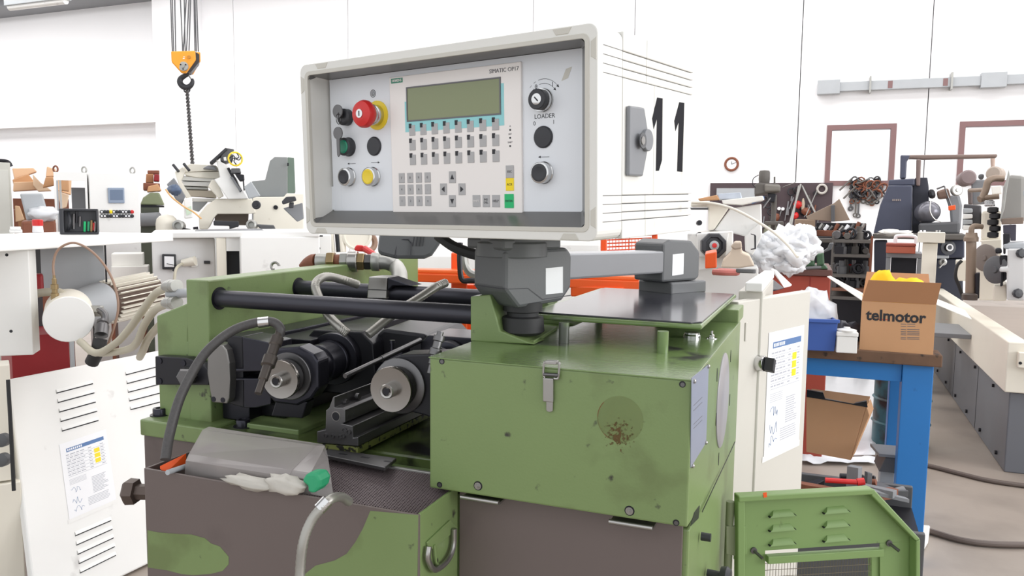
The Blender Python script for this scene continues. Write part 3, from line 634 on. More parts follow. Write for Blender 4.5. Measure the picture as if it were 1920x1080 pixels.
def spindle(fx, disc_px, pts_arm, Yd, back_px, rd, chamfer):
    p0 = ony(*disc_px, Yd); p1 = onz(*back_px, p0.z); d = (p1-p0).normalized()
    sd = obj('spindle', MB().lathe(p0, d, [(.018, .004), (.018, .05), (.024, .05), (.024, .085), (.034, .086), (.036, .10), (.036, .104), (.034, .105), (.034, .13), (.037, .131), (.037, .15), (.0362, .1505), (.0362, .18), (.038, .181), (.038, .187), (.03, .19), (.03, .23)], 40), BLACK, mc)
    obj('end_disc', MB().lathe(p0, d, [(rd*.55, .001), (rd*.97, 0), (rd, .002), (rd, .008), (rd*.9, .0085)], 44), DISCM, sd)
    obj('hub', MB().lathe(p0, d, [(.006, -.006), (.0075, -.0135), (.0105, -.014), (.0118, -.0125), (.0118, .001)], 24), STEEL, sd)
    obj('hex_socket', MB().lathe(p0, d, [(.0062, -.0142), (.0062, -.0139)], 6), BLACKM, sd)
    obj('ring_nut', MB().lathe(p0, d, [(rd*.86, .0125), (rd*.92, .013), (rd*.92, .024), (rd*.6, .0245)], 36), DSTEEL, sd)
    mb = MB().lathe(p0, d, [(rd*1.2, .028), (rd*1.24, .029), (rd*1.24, .034), (rd*.9, .0345)], 40); obj('bearing_ring', mb, DSTEEL, sd)
    return p0, d
p0, d0 = spindle(0, (525, 712), 0, 1.075, (685, 649), .0335, 0)
mb = MB(); cc = p0+d0*.033
prof = [(-.052, -.030), (-.052, .022), (-.030, .046), (.018, .052), (.045, .040), (.054, .028), (.054, -.018), (.040, -.038), (.012, -.052), (-.03, -.05)]
rX = d0.cross(ZU).normalized()
mb.prism([cc+rX*a+ZU*b for a, b in prof], d0*.042); obj('bearing_arm', mb, BLACK, mc, .004)
obj('arm_foot', MB().prism([cc+rX*a+ZU*b+d0*.004 for a, b in ((-.03, -.045), (.03, -.045), (.02, -.075), (-.04, -.075))], d0*.03), BLACKM, mc, .002)
# flange at the rear of the first spindle
q1 = p0+d0*.205
obj('spindle_flange', MB().lathe(q1, d0, [(.03, -.012), (.050, -.01), (.051, -.006), (.051, .01)], 40), BLACK, mc)
obj('spindle_head', MB().prism([q1+d0*.011+rX*a+ZU*b for a, b in ((-.07, -.07), (-.07, .03), (-.05, .052), (.05, .052), (.075, .03), (.08, -.03), (.05, -.075))], d0*.10), BLACKM, mc, .003)
obj('gear_case', MB().prism([q1+d0*.06+rX*a+ZU*b for a, b in ((.05, -.09), (.05, .028), (.075, .052), (.165, .045), (.19, .02), (.19, -.09))], d0*.22), BLACKM, mc, .006)
for k in range(6):
    t = k*math.pi/3+.4; c = q1-d0*.0075+(rX*math.cos(t)+ZU*math.sin(t))*.0395; obj('cap_screw', MB().cyl(c, c-d0*.002, .0035, n=10), BLACKM, mc)
# second spindle
p2, d2 = spindle(1, (732, 731), 0, 1.065, (865, 672), .0365, 0)
rX2 = d2.cross(ZU).normalized(); cc = p2+d2*.034
mb = MB(); mb.prism([cc+rX2*a+ZU*b for a, b in ((-.046, -.03), (-.046, .012), (-.032, .036), (.0, .05), (.16, .066), (.16, -.06), (.11, -.06), (.04, -.045), (.0, -.04))], d2*.05); obj('bearing_arm', mb, BLACKM, mc, .003)
q2 = p2+d2*.22
obj('spindle_flange', MB().lathe(q2, d2, [(.03, -.012), (.044, -.01), (.045, .012)], 40), BLACK, mc)
obj('spindle_head', MB().prism([q2+d2*.013+rX2*a+ZU*b for a, b in ((-.06, -.08), (-.06, .035), (-.045, .05), (.06, .05), (.06, -.08))], d2*.1), BLACK, mc, .003)
# tool rest bar between the spindles
a = ony(*z8((312, 378))[0], 1.09); b_ = ony(*z8((820, 200))[0], 1.30); b_.z = a.z+.03
obj('rest_bar', MB().cyl(a, a+(b_-a)*.45, .0042, n=14).cyl(a+(b_-a)*.45, b_, .0052, n=14), DSTEEL, mc)
a = ony(*z8((700, 245))[0], 1.22); obj('rest_clamp', MB().prism([ony(*q, 1.24) for q in z8((585, 240), (700, 205), (700, 250), (590, 275))], (0, .03, 0)), BLACK, mc, .002)
a = ony(*z8((632, 238))[0], 1.25); obj('adjusting_screw', MB().cyl(a, a+V((0, 0, .026)), .0035, n=10).cyl(a+V((0, 0, .022)), a+V((0, 0, .028)), .0055, n=10), BLACK, mc)
# work rest
WYp = 1.075
obj('rest_plinth', on_y(MB(), z8((135, 835), (400, 857), (400, 905), (135, 880)), WYp+.004, .30), mat('scored_green', (118, 124, 66), .5, wear=(30, 28, 26), thr=.56, wsc=110), mc, .001)
wr = obj('work_rest', on_y(MB(), z8((122, 752), (180, 740), (183, 610), (205, 592), (232, 518), (242, 520), (242, 590), (295, 593), (314, 607), (314, 690), (296, 700), (365, 716), (368, 795), (402, 790), (402, 853), (124, 830)), WYp, .28), DSTEEL, mc, .0012)
f4 = Face((0, WYp, 0), (0, -1, 0))
mb = MB(); f4.disc(mb, *z8((252, 650))[0], .0075, .0006); obj('bore', mb, BLACKM, wr)
mb = MB(); c = f4.pt(*z8((252, 650))[0]); mb.torus(c, (0, 1, 0), .0078, .0009, 24, 6); obj('bore_rim', mb, STEEL, wr)
for q, r in (((184, 778), .0036), ((232, 783), .0036), ((281, 788), .0036), ((303, 782), .0038), ((311, 742), .0048), ((340, 754), .0044)):
    mb = MB(); c = f4.pt(*z8(q)[0]); mb.lathe(c, (0, -1, 0), [(r, 0), (r, .003), (r*.6, .003), (r*.5, .001), (.0001, .001)], 14); obj('screw', mb, DSTEEL, wr)
for q in ((320, 555), (400, 515)):
    c = ony(*z8(q)[0], WYp+.03+(.03 if q[0] > 350 else 0)); obj('clamp_screw', MB().cyl(c, c+V((-.018, .004, -.003)), .0035, n=10).cyl(c+V((.003, 0, 0)), c+V((-.003, 0, 0)), .0056, n=12), DSTEEL, wr)
for q in ((335, 648), (375, 630)):
    c = onx(*z8(q)[0], f4.pt(*z8((314, 650))[0]).x); obj('grub_screw', MB().cyl(c, c+V((.0008, 0, 0)), .003, n=12), DSTEEL, wr)
# swarf tray floor with wet patches, flat bar
obj('flat_bar', MB().prism([onz(*q, .963) for q in z8((150, 930), (205, 893), (660, 955), (585, 1020))], (0, 0, .006)), DSTEEL, mc, .001)
for q in ((295, 905), (445, 928), (600, 955)):
    c = onz(*z8(q)[0], .969); obj('bar_slot', MB().box((c.x-.006, c.y-.002, c.z-.0002), (c.x+.008, c.y+.003, c.z+.0004)), BLACKM, mc)
# valve-like couplings on hoses
def coupling(pts, r, name, par, m=DSTEEL):
    P = [A(*q) for q in pts]; d = (P[1]-P[0]); L = d.length
    prof = [(r*.6, 0), (r*.6, L*.1), (r, L*.1), (r, L*.22), (r*.8, L*.24), (r*.8, L*.4), (r*1.1, L*.42), (r*1.1, L*.56), (r*.75, L*.58), (r*.75, L*.78), (r*.55, L*.8), (r*.55, L)]
    return obj(name, MB().lathe(P[0], d, prof, 16), m, par)
DKH = mat('braided_hose', (74, 72, 72), .5, .2, var=.3, sc=300)
h1 = obj('pressure_hose', MB().tube([A(310, 862, 1.20), A(318, 815, 1.22), A(338, 745, 1.24), A(372, 680, 1.26), A(402, 645, 1.27), A(440, 618, 1.285), A(484, 604, 1.295), A(512, 604, 1.30), A(526, 616, 1.30), A(524, 630, 1.30)], .0076, 12), DKH, mc)
obj('hose_ferrule', MB().cyl(A(484, 605, 1.295), A(504, 603, 1.298), .0088, n=16), CHROME, h1)
coupling(((524, 622, 1.3), (484, 738, 1.235)), .0105, 'hose_coupling', h1, mat('bronzed_steel', (96, 90, 86), .35, .8))
coupling(((826, 622, 1.2), (806, 700, 1.19)), .0085, 'hose_coupling', mc, DSTEEL)
FLEX = mat('flexible_metal_hose', (160, 158, 152), .36, .6, var=.1)
def flexhose(pts, r, name, lab=None):
    mb = MB(); n = len(pts)*14
    mb.tube([A(*q) for q in pts], r, 12, 14, rr=lambda i: r*(1+.10*(i % 2)))
    return obj(name, mb, FLEX, mc)
flexhose([(672, 534, 1.56), (640, 524, 1.54), (610, 519, 1.50), (592, 532, 1.47), (597, 556, 1.45), (615, 590, 1.43), (640, 616, 1.41), (652, 626, 1.41)], .0078, 'coolant_nozzle')
flexhose([(836, 530, 1.52), (818, 538, 1.50), (790, 556, 1.48), (755, 578, 1.46), (722, 602, 1.44), (690, 628, 1.42)], .0078, 'coolant_nozzle')
# ================================================================ coolant tray
TX0, TX1, TY0, TY1, TZ = -.973, -.488, .906, 1.058, .954
tr = thing('coolant_tray', 'brown and green metal drip tray with bail handle, in front of the rolling machine', 'tray', ((TX0+TX1)/2, 1.0, .45))
th = .004
obj('front_sheet', MB().box((TX0, TY0, .45), (TX1, TY0+th, TZ)), BROWN, tr, .001)
obj('left_sheet', MB().box((TX0, TY0+th+.0002, .45), (TX0+th, TY1, TZ)), BROWN, tr, .001)
obj('right_sheet', MB().box((TX1-th, TY0+th+.0002, .45), (TX1, 1.027, TZ)), GREEN, tr, .001)
obj('bottom_sheet', MB().box((TX0+th, TY0+th, .72), (TX1-th, TY1, .724)), BROWN, tr)
tf = Face((0, TY0, 0), (0, -1, 0))
z11 = lambda *P: zz(P, 240, 780, 3.6); z12 = lambda *P: zz(P, 600, 780, 3.6)
for P_ in (z11((132, 770), (200, 785), (330, 795), (430, 800), (520, 825), (560, 860), (620, 880), (680, 950), (680, 1000), (640, 1045), (560, 1065), (440, 1074), (360, 1066), (270, 1042), (135, 1022)),
           z12((340, 640), (664, 668), (658, 1090), (-130, 1090), (-30, 1010), (100, 975), (180, 930), (240, 850), (290, 760), (320, 690))):
    mb = MB(); tf.poly(mb, P_, .0003, .0001); obj('paint_patch', mb, GREEN, tr)
# bail handle on the right side
rf = Face((TX1, 0, 0), (1, 0, 0))
mb = MB(); rf.poly(mb, z12((712, 850), (870, 700), (915, 745), (915, 765), (750, 895), (716, 890)), .003); hd = obj('handle_plate', mb, GREEN, tr, .001)
mb = MB(); mb.tube([rf.pt(*q, .007) for q in z12((735, 880), (728, 960), (760, 1030), (800, 1030), (860, 975), (900, 880), (905, 760))], .0042, 10, 5); obj('bail_handle', mb, STEEL, hd)
mb = MB(); mb.tube([rf.pt(*q, .004) for q in z12((770, 870), (782, 985), (795, 1000))], .002, 8, 3); obj('handle_stop', mb, GREEN, hd)
# perforated sheet as a real grid of holes
def perforated(name, O, U_, W_, nu, nw, parent, m, hole=.62):
    v = []; f = []; mbp = MB(); V0 = V(O); U_ = V(U_); W_ = V(W_); nrm = U_.cross(W_).normalized()*.0012
    for i in range(nu):
        for j in range(nw):
            c0_ = V0+U_*(i/nu)+W_*(j/nw); a = U_/nu; b = W_/nw; h0 = (1-hole)/2; h1_ = 1-h0
            P = [c0_, c0_+a, c0_+a+b, c0_+b]; Q = [c0_+a*h0+b*h0, c0_+a*h1_+b*h0, c0_+a*h1_+b*h1_, c0_+a*h0+b*h1_]
            mbp.add(P+Q, [[0, 1, 5, 4], [1, 2, 6, 5], [2, 3, 7, 6], [3, 0, 4, 7]])
    o = obj(name, mbp, m, parent, kind='stuff'); s = o.modifiers.new('s', 'SOLIDIFY'); s.thickness = .0012; return o
PERF = mat('perforated_dark_steel', (118, 106, 108), .45, .35)
La, Lb = onz(606, 869, .957), onz(832, 902, .957); Fa = V((TX0+.20, TY0+.006, .93)); Fb = V((TX1-th-.001, TY0+.006, .93))
La.y = 1.050; La = V((Fa.x, La.y, .957)); Lb = V((Fb.x, La.y, .957))
perforated('perforated_basket', Fa, Fb-Fa, La-Fa, 62, 40, tr, PERF, .55)
obj('basket_lip', MB().box((La.x, La.y, .9545), (Lb.x, La.y+.006, .960)), GALV, tr, .001)
obj('basket_back', MB().box((La.x, La.y+.0065, .90), (Lb.x, La.y+.009, .957)), BROWN, tr)
obj('lower_plate', MB().box((TX0+th, TY0+th, .86), (TX1-th-.001, La.y-.01, .863)), BLACKM, tr)
# things in the tray
g0 = A(345, 862, 1.20)
t = thing('plastic_guard', 'bent smoky clear plastic guard lying in the coolant tray', 'guard', A(480, 900, 1.12))
fl = [z11((395, 280), (430, 200), (500, 105), (530, 90))]
S1 = [(A(348, 892, 1.235), A(548, 922, 1.15)), (A(350, 864, 1.225), A(543, 894, 1.138)), (A(355, 853, 1.235), A(549, 883, 1.142)), (A(380, 808, 1.305), A(594, 838, 1.215)), (A(392, 802, 1.315), A(604, 835, 1.225))]
def strip(rows, nm, m, sm=False):
    mb = MB(); n = len(rows[0]); v = [p for r in rows for p in r]
    mb.add(v, [[j*n+i, j*n+i+1, (j+1)*n+i+1, (j+1)*n+i] for j in range(len(rows)-1) for i in range(n-1)], sm)
    o = obj(nm, mb, m, t); q = o.modifiers.new('s', 'SOLIDIFY'); q.thickness = .004; q.offset = 0; return o
strip(S1, 'bent_sheet', CLEAR)
e = [A(626, 934, 1.13), A(622, 908, 1.14), A(620, 898, 1.145), A(614, 862, 1.20), (A(610, 845, 1.22))]
mid = [(a[1]*.55+b*.45)+V((.004, -.004, .003)) for a, b in zip(S1, e)]
strip([[a[1], b, c] for a, b, c in zip(S1, mid, e)], 'end_sheet', CLEAR)
tag(obj('orange_bar', MB().prism([A(*q) for q in ((300, 874, 1.225), (349, 850, 1.26), (349, 868, 1.26), (312, 886, 1.225))], (0, 0, -.004)), ORANGE), 'orange painted strip inside the left end of the tray', 'strip')
tag(obj('grey_rod', MB().cyl(A(314, 886, 1.20), A(352, 873, 1.25), .004, n=12), LGREY), 'thin grey rod lying in the tray beside the orange strip', 'rod')
mb = MB(); mb.blob(A(470, 904, 1.155), (.052, .011, .009), 3, .45); mb.blob(A(536, 908, 1.128), (.034, .011, .013), 5, .5)
tag(obj('rag', mb, CLOTH), 'grubby grey-white rag lying along the front edge of the tray', 'rag')
mb = MB(); mb.prism([A(x, y, 1.105) for x, y in ((564, 902), (574, 887), (593, 888), (601, 901), (598, 915), (588, 926), (577, 924), (576, 912))], (.006, .018, .003))
tag(obj('brush_handle', mb, BRUSHG, None, .004), 'bright green plastic brush handle at the end of the rag', 'brush')
hs = tag(obj('coolant_hose', MB().tube([A(655, 941, 1.08), A(640, 932, 1.06), A(622, 935, 1.03), A(605, 950, 1.02), A(583, 978, 1.015), A(568, 1020, 1.01), A(562, 1085, 1.01), A(560, 1200, 1.0)], .0062, 12, 12, rr=lambda i: .0062*(1+.08*(i % 2))), FLEX), 'braided silver flexible hose hanging over the front of the tray', 'hose')
obj('ferrule', MB().cyl(A(598, 955, 1.02), A(614, 938, 1.025), .0085, n=14), CHROME, hs)
mb = MB(); c = A(262, 922, 1.30); mb.lathe(c, (-1, -.35, 0), [(.013, -.03), (.013, .004), (.021, .005), (.022, .02), (.018, .024)], 6); tag(obj('drain_plug', mb, mat('rusty_plug', (96, 84, 78), .5, .4)), 'brown hexagonal drain plug left of the tray', 'plug')
# ================================================================ helpers for camera-measured boxes in the hall
def dirv(ang): t = math.radians(ang); return V((math.cos(t), math.sin(t), 0))
class Bx:
    """upright box: left front edge at px (x0, yt..yb), depth D; the front runs along world angle ang until px x1; goes t deep"""
    def __init__(s, x0, x1, yt, yb, D, ang=21.55, t=.3, z0=None):
        if 17 < ang < 27: ang = math.degrees(YAW)-math.degrees(math.atan(((x0+x1)/2-960)/F))
        a = A(x0, yt, D); s.d = dirv(ang); s.n = V((-s.d.y, s.d.x, 0))
        if s.n.dot(FW) < 0: s.n = -s.n
        s.f = Face(a, -s.n); b = s.f.pt(x1, (yt+yb)/2); s.w = (b-a).dot(s.d)
        s.z1 = a.z; s.z0 = A(x0, yb, D).z if z0 is None else z0; s.t = t; s.o = V((a.x, a.y, s.z0)); s.h = s.z1-s.z0
        s.c = s.o+s.d*(s.w/2)+s.n*(t/2)
    def P(s, u, v, w): return s.o+s.d*(u*s.w)+s.n*(v*s.t)+ZU*(w*s.h)
    def part(s, mb, u0=0, u1=1, v0=0, v1=1, w0=0, w1=1):
        return mb.prism([s.P(u0, v0, w0), s.P(u1, v0, w0), s.P(u1, v1, w0), s.P(u0, v1, w0)], ZU*((w1-w0)*s.h))
    def mb(s, *a): return s.part(MB(), *a)
def flat(pts, D, t, D2=None):
    """outline at depth D, facing the viewer, with thickness t (or running from depth D to D2, left to right)"""
    xs = [p[0] for p in pts]; ys = [p[1] for p in pts]; x0, x1 = min(xs), max(xs); c = A((x0+x1)/2, (min(ys)+max(ys))/2, D)
    h = c-CP; h.z = 0; h.normalize()
    if D2 is None: f = Face(c, -h); return MB().prism([f.pt(x, y) for x, y in pts], h*t)
    return MB().prism([A(x, y, D+(D2-D)*((x-x0)/max(1e-6, x1-x0))) for x, y in pts], h*t)
def disc(x, y, r, D, t, n=24, ax=None, prof=None):
    c = A(x, y, D); ax = -V((FW.x, FW.y, 0)).normalized() if ax is None else V(ax)
    return MB().lathe(c, ax, prof or [(r, -t), (r, -t*.1), (r*.94, 0)], n)
CAMF = lambda x, y, D: Face(A(x, y, D), -V((FW.x, FW.y, 0)))
def solo(o, label, cat, group=None): return tag(o, label, cat, group)
def sheet(par, O, R_, U_, n, w, h, seed=1):
    """a printed A4 sheet: header bar, table, yellow column, stamps"""
    rnd = random.Random(seed); R_ = V(R_).normalized(); U_ = V(U_).normalized(); n = V(n).normalized()
    def rc(mb, x0, y0, x1, y1, off, t=.0002): return mb.prism([O+R_*(a*w)+U_*(b*h)+n*off for a, b in ((x0, y0), (x1, y0), (x1, y1), (x0, y1))], n*t)
    p = obj('paper_sheet', rc(MB(), 0, 0, 1, 1, .0008, .0006), PAPER, par)
    obj('clear_sleeve', rc(MB(), -.03, -.05, 1.03, 0, .0006, .0004), WHITE, p)
    obj('header_bar', rc(MB(), .12, .865, .92, .915, .0015), PBLUE, p)
    mb = MB()
    for k in range(8): rc(mb, .14+.04*k, .876, .165+.04*k, .904, .0017)
    obj('header_print', mb, PAPER, p, kind='stuff')
    mb = MB()
    for y in (.80, .755, .71, .665, .62, .575, .53): rc(mb, .1, y, .92, y+.004, .0015)
    for y in (.49, .474, .458, .442, .426): rc(mb, .1, y, .45, y+.004, .0015)
    obj('print_rules', mb, PGREY, p, kind='stuff')
    mb = MB()
    for y in (.82, .775, .73, .685, .64, .595, .55):
        x = .1
        for k in range(4):
            l = rnd.uniform(.05, .11); rc(mb, x, y, x+l, y+.012, .0015); x += l+.02
        for x in (.56, .82): rc(mb, x, y, x+.07, y+.012, .0015)
    for k in range(12): rc(mb, .55, .42-k*.019, .9-rnd.random()*.12, .427-k*.019, .0015)
    for k in range(6): rc(mb, .42, .17-k*.019, .9-rnd.random()*.06, .176-k*.019, .0015)
    obj('print_lines', mb, PGREY, p, kind='stuff')
    for y in (.73, .66, .59): obj('yellow_cell', rc(MB(), .68, y, .8, y+.058, .0016), KYEL, p)
    mb = MB()
    for cy in (.34, .2, .1):
        P_ = [O+R_*((.12+.2*k/9+rnd.uniform(-.02, .02))*w)+U_*((cy+rnd.uniform(-.045, .045))*h)+n*.0017 for k in range(10)]; mb.tube(P_, .0005, 4, 3)
    obj('ink_stamp', mb, PBLUE, p, kind='stuff')
    return p
# ================================================================ control cabinet door (right)
da = dirv(68); D0 = 1.66
dp0 = A(1385, 566, D0); dn = V((da.y, -da.x, 0)); df = Face(dp0, dn)
Pts = [df.pt(*q) for q in ((1385, 570), (1521, 535))]
w_ = (Pts[1]-Pts[0]).dot(da); ztop = dp0.z
t = ECAB = thing('electrical_cabinet', 'light grey electrical cabinet with open door carrying a printed sheet, right of the green machine', 'cabinet', (dp0.x, dp0.y, .45))
obj('door_leaf', MB().prism([V((dp0.x, dp0.y, .45)), V((dp0.x, dp0.y, .45))+da*w_, V((dp0.x, dp0.y, .45))+da*w_-dn*.022, V((dp0.x, dp0.y, .45))-dn*.022], ZU*(ztop-.45)), DOORG, t, .003)
o_ = df.pt(1431, 856); sheet(t, o_, da, ZU, dn, (df.pt(1497, 700)-df.pt(1431, 700)).dot(da), .285, 3)
c = df.pt(1420, 680); kn = obj('rotary_lock', MB().lathe(c, dn, [(.0175, 0), (.0175, .016), (.0165, .018)], 24), CHROME, t)
obj('wing_handle', MB().prism([c+dn*.018+da*a+ZU*b for a, b in ((-.007, -.012), (.003, -.019), (.009, .010), (-.002, .016))], dn*.022), BLKP, kn, .002)
c = df.pt(1398, 622); obj('hinge_cover', MB().prism([c+da*a+ZU*b for a, b in ((-.005, -.02), (.005, -.02), (.005, .02), (-.005, .02))], dn*.003), DOORG, t, .001)
# ================================================================ green mesh guard door
ga = dirv(30); gn = V((ga.y, -ga.x, 0)); go = A(1378, 925, 1.42); gf = Face(go, gn)
zg = lambda *P: zz(P, 1340, 820, 3.3103)
t = thing('guard_door', 'green sheet metal guard door with louvres and wire mesh window, lower right', 'guard', (go.x, go.y, .3))
def GF(mb, pts, t_, off=0): gf.poly(mb, pts, t_, off); return mb
# sheet with window opening: pieces around it
outl = zg((125, 345), (945, 300), (1228, 605), (1228, 1300), (125, 1300))
sh = obj('sheet', GF(MB(), zg((125, 345), (945, 300), (1228, 605), (1228, 640), (310, 700), (125, 712)), .002), GUARDG, t)
obj('sheet_side', GF(MB(), zg((125, 712), (310, 700), (310, 1500), (125, 1500)), .002), GUARDG, t)
obj('sheet_side', GF(MB(), zg((1022, 655), (1228, 640), (1228, 1500), (1022, 1500)), .002), GUARDG, t)
obj('top_flange', GF(MB(), zg((118, 340), (945, 296), (945, 330), (118, 376)), .022, .002), GUARDG, t, .002)
obj('slant_flange', GF(MB(), zg((945, 296), (1230, 603), (1205, 615), (930, 335)), .022, .002), GUARDG, t, .002)
obj('side_flange', GF(MB(), zg((1230, 603), (1230, 1500), (1200, 1500), (1205, 615)), .022, .002), GUARDG, t, .002)
obj('side_flange', GF(MB(), zg((118, 340), (162, 340), (162, 1500), (118, 1500)), .018, .002), GUARDG, t, .002)
for x0, x1, ys in ((330, 496, (492, 580, 668)), (665, 830, (470, 556, 645))):
    for y in ys:
        a = gf.pt(*zg((x0, y))[0], .002); b = gf.pt(*zg((x1, y-14))[0], .002); L = (b-a); h = .012
        mb = MB(); sg = []
        rows = []
        for k, (dz, dd) in enumerate(((0, .0075), (.004, .0066), (.008, .004), (.011, 0))):
            ins = .004+.002*k if k else .001
            u = L.normalized(); rows.append([a+u*ins+ZU*dz+gn*dd, b-u*ins+ZU*dz+gn*dd])
        v = [p for r in rows for p in r]
        mb.add(v+[a, b], [[2*k, 2*k+1, 2*k+3, 2*k+2] for k in range(3)]+[[0, 2, 4, 6, 8], [1, 9, 7, 5, 3]], True)
        lo = obj('louvre', mb, GUARDG, t)
        obj('louvre_gap', MB().prism([a+gn*.0002, b+gn*.0002, b+gn*.0002+ZU*.002-L.normalized()*.001, a+gn*.0002+ZU*.002+L.normalized()*.001], gn*.0068), BLACKM, lo)
obj('window_rail', GF(MB(), zg((312, 722), (1024, 676), (1024, 722), (312, 768)), .014, .002), GUARDG, t, .001)
obj('window_rail', GF(MB(), zg((950, 726), (1024, 722), (1024, 1500), (950, 1500)), .012, -.014), GUARDG, t, .001)
mb = MB(); P00 = gf.pt(*zg((312, 740))[0], -.004); P10 = gf.pt(*zg((1000, 700))[0], -.004)
wl = (P10-P00).dot(ga)
mb2 = MB()
for i in range(40): q = P00+ga*(wl*i/39); mb.add([q+ga*a+gn*b-ZU*c for c in (0, .3) for a, b in ((-.0005, 0), (0, .0006), (.0005, 0))], [[0, 1, 4, 3], [1, 2, 5, 4]])
for j in range(24): q = P00-ZU*(.3*j/23)+gn*.0004; mb.add([q+ga*a+ZU*b for b in (-.0006, .0006) for a in (0, wl)], [[0, 1, 3, 2]])
obj('wire_mesh', mb, mat('mesh_wire', (120, 112, 98), .45, .4), t, kind='stuff')
for x, y in ((240, 700), (1080, 655)):
    c = gf.pt(*zg((x, y))[0], .002); d = (gn*.8-ZU*.35+ga*.4).normalized(); obj('wing_screw', MB().cyl(c, c+d*.022, .003, n=10).lathe(c, gn, [(.006, 0), (.006, .003)], 12), DSTEEL, t)
obj('weld_spot', GF(MB(), zg((298, 345), (322, 340), (324, 370), (304, 374)), .0008, .024), ORANGE, t)
hp = gf.pt(*zg((88, 640))[0], .0); obj('hinge_post', MB().cyl(V((hp.x, hp.y, .3)), V((hp.x, hp.y, A(1368, 940, 1.42).z)), .0075, n=14), OLIVE, t)
obj('hinge_leaf', GF(MB(), zg((64, 545), (125, 545), (125, 730), (64, 715)), .006, .002), OLIVE, t, .001)
obj('hinge_bracket', GF(MB(), zg((120, 570), (190, 545), (195, 720), (115, 755)), .003, .003), GUARDG, t, .001)
# ================================================================ bench with boxes
BD = 2.95; Bt = A(1768, 667, BD); zb = Bt.z; zl = A(1768, 690, BD).z
t = thing('work_bench', 'blue steel work bench with a worn thick wooden top', 'table', (Bt.x-1.0, Bt.y+.35, 0))
mb = MB(); rnd = random.Random(5)
x0 = Bt.x-.8
for k in range(5):
    mbk = MB().box((x0, Bt.y+.14*k, zl), (Bt.x-(.0 if k % 2 == 0 else .02), Bt.y+.14*k+.137, zb)); obj('plank', mbk, WOOD, t, .004)
pz = A(1690, 1000, BD)
lx0, lx1 = ony(1686, 800, Bt.y+.03).x, ony(1744, 800, Bt.y+.03).x
for yy in (Bt.y+.03, Bt.y+.57):
    for xx in (lx0, x0+.05): obj('leg', MB().box((xx, yy, 0), (xx+lx1-lx0, yy+.09, zl-.001)), BLUE, t, .003)
obj('rail', MB().box((x0+.05+lx1-lx0, Bt.y+.045, zl-.075), (lx0-.0005, Bt.y+.06, zl-.001)), BLUE, t, .002)
obj('rail', MB().box((lx0+.01, Bt.y+.121, zl-.09), (lx1-.01, Bt.y+.569, zl-.001)), BLUE, t, .002)
# carton
zc_ = lambda *P: zz(P, 1500, 480, 2.5714)
ca = dirv(-3); cn = V((ca.y, -ca.x, 0)); co = onz(1611, 655, zb); cfc = Face(co, cn)
cw = (cfc.pt(1750, 660)-co).dot(ca); ch = (cfc.pt(1624, 565)-co).z; cdp = .30
t = thing('carton', 'open brown cardboard carton printed telmotor standing on the blue bench', 'box', co+ca*cw/2-cn*.15)
def cp(u, v, z): return co+ca*u-cn*v+ZU*z
top_in = .0
w4 = .004
obj('front_wall', MB().prism([cp(0, 0, 0), cp(cw, 0, 0), cp(cw, 0, ch), cp(0, 0, ch)], -cn*w4), CARD, t)
obj('back_wall', MB().prism([cp(0, cdp, 0), cp(cw, cdp, 0), cp(cw, cdp, ch), cp(0, cdp, ch)], -cn*w4), CARD, t)
obj('side_wall', MB().prism([cp(0, w4, 0), cp(0, cdp, 0), cp(0, cdp, ch), cp(0, w4, ch)], ca*w4), CARD, t)
obj('side_wall', MB().prism([cp(cw, w4, 0), cp(cw, cdp, 0), cp(cw, cdp, ch), cp(cw, w4, ch)], -ca*w4), CARD, t)
fh = (cfc.pt(1634, 525)-cfc.pt(1628, 566)).z
obj('flap', MB().prism([cp(0, 0, ch+.001), cp(cw, 0, ch+.001), cp(cw+.01, -.03, ch+fh), cp(.02, -.03, ch+fh)], -cn*.003), CARDD, t)
obj('flap', MB().prism([cp(0, .0, ch+.001), cp(0, cdp, ch+.001), cp(-.13, cdp-.02, ch+.07), cp(-.13, .03, ch+.085)], ZU*.003), CARDW, t)
obj('flap', MB().prism([cp(cw, .0, ch+.001), cp(cw, cdp, ch+.001), cp(cw+.12, cdp-.02, ch-.045), cp(cw+.12, .03, ch-.05)], ZU*.003), CARDW, t)
obj('flap', MB().prism([cp(0, cdp, ch+.001), cp(cw, cdp, ch+.001), cp(cw-.01, cdp+.08, ch+.09), cp(.01, cdp+.08, ch+.09)], cn*.003), CARDD, t)
pc = cfc.pt(1679, 594, .0006); text('carton_lettering', 'telmotor', .0585, INK, t, pc, ca, ZU, .0002, bold=.0017, sx=.96)
q = cfc.pt(1723, 599, .0006); text('carton_lettering', 's.r.l.', .012, INK, t, q, ca, ZU, .0002)
obj('underline', MB().prism([cfc.pt(*q, .0004) for q in ((1645, 598), (1669, 599.3), (1669, 600.5), (1645, 599.2))], cn*.0002), RED, t)
mb = MB()
for y in (607, 611, 617, 621, 624, 627, 632, 635):
    for x0_, x1_ in ((1689, 1699), (1701, 1716 if y < 612 else 1724)): mb.prism([cfc.pt(x0_, y, .0004), cfc.pt(x1_, y+.5, .0004), cfc.pt(x1_, y+1.6, .0004), cfc.pt(x0_, y+1.1, .0004)], cn*.0002)
obj('address_print', mb, INKG, t, kind='stuff')
q = cp(cw*.5, .22, ch); mb = MB(); mb.blob(q+V((-.055, -.03, .035)), (.055, .05, .075), 4, .3); mb.blob(q+V((.035, -.02, .015)), (.085, .05, .065), 6, .25)
solo(obj('yellow_cloth', mb, YCLOTH), 'bright yellow cloth heaped inside the telmotor carton', 'cloth')
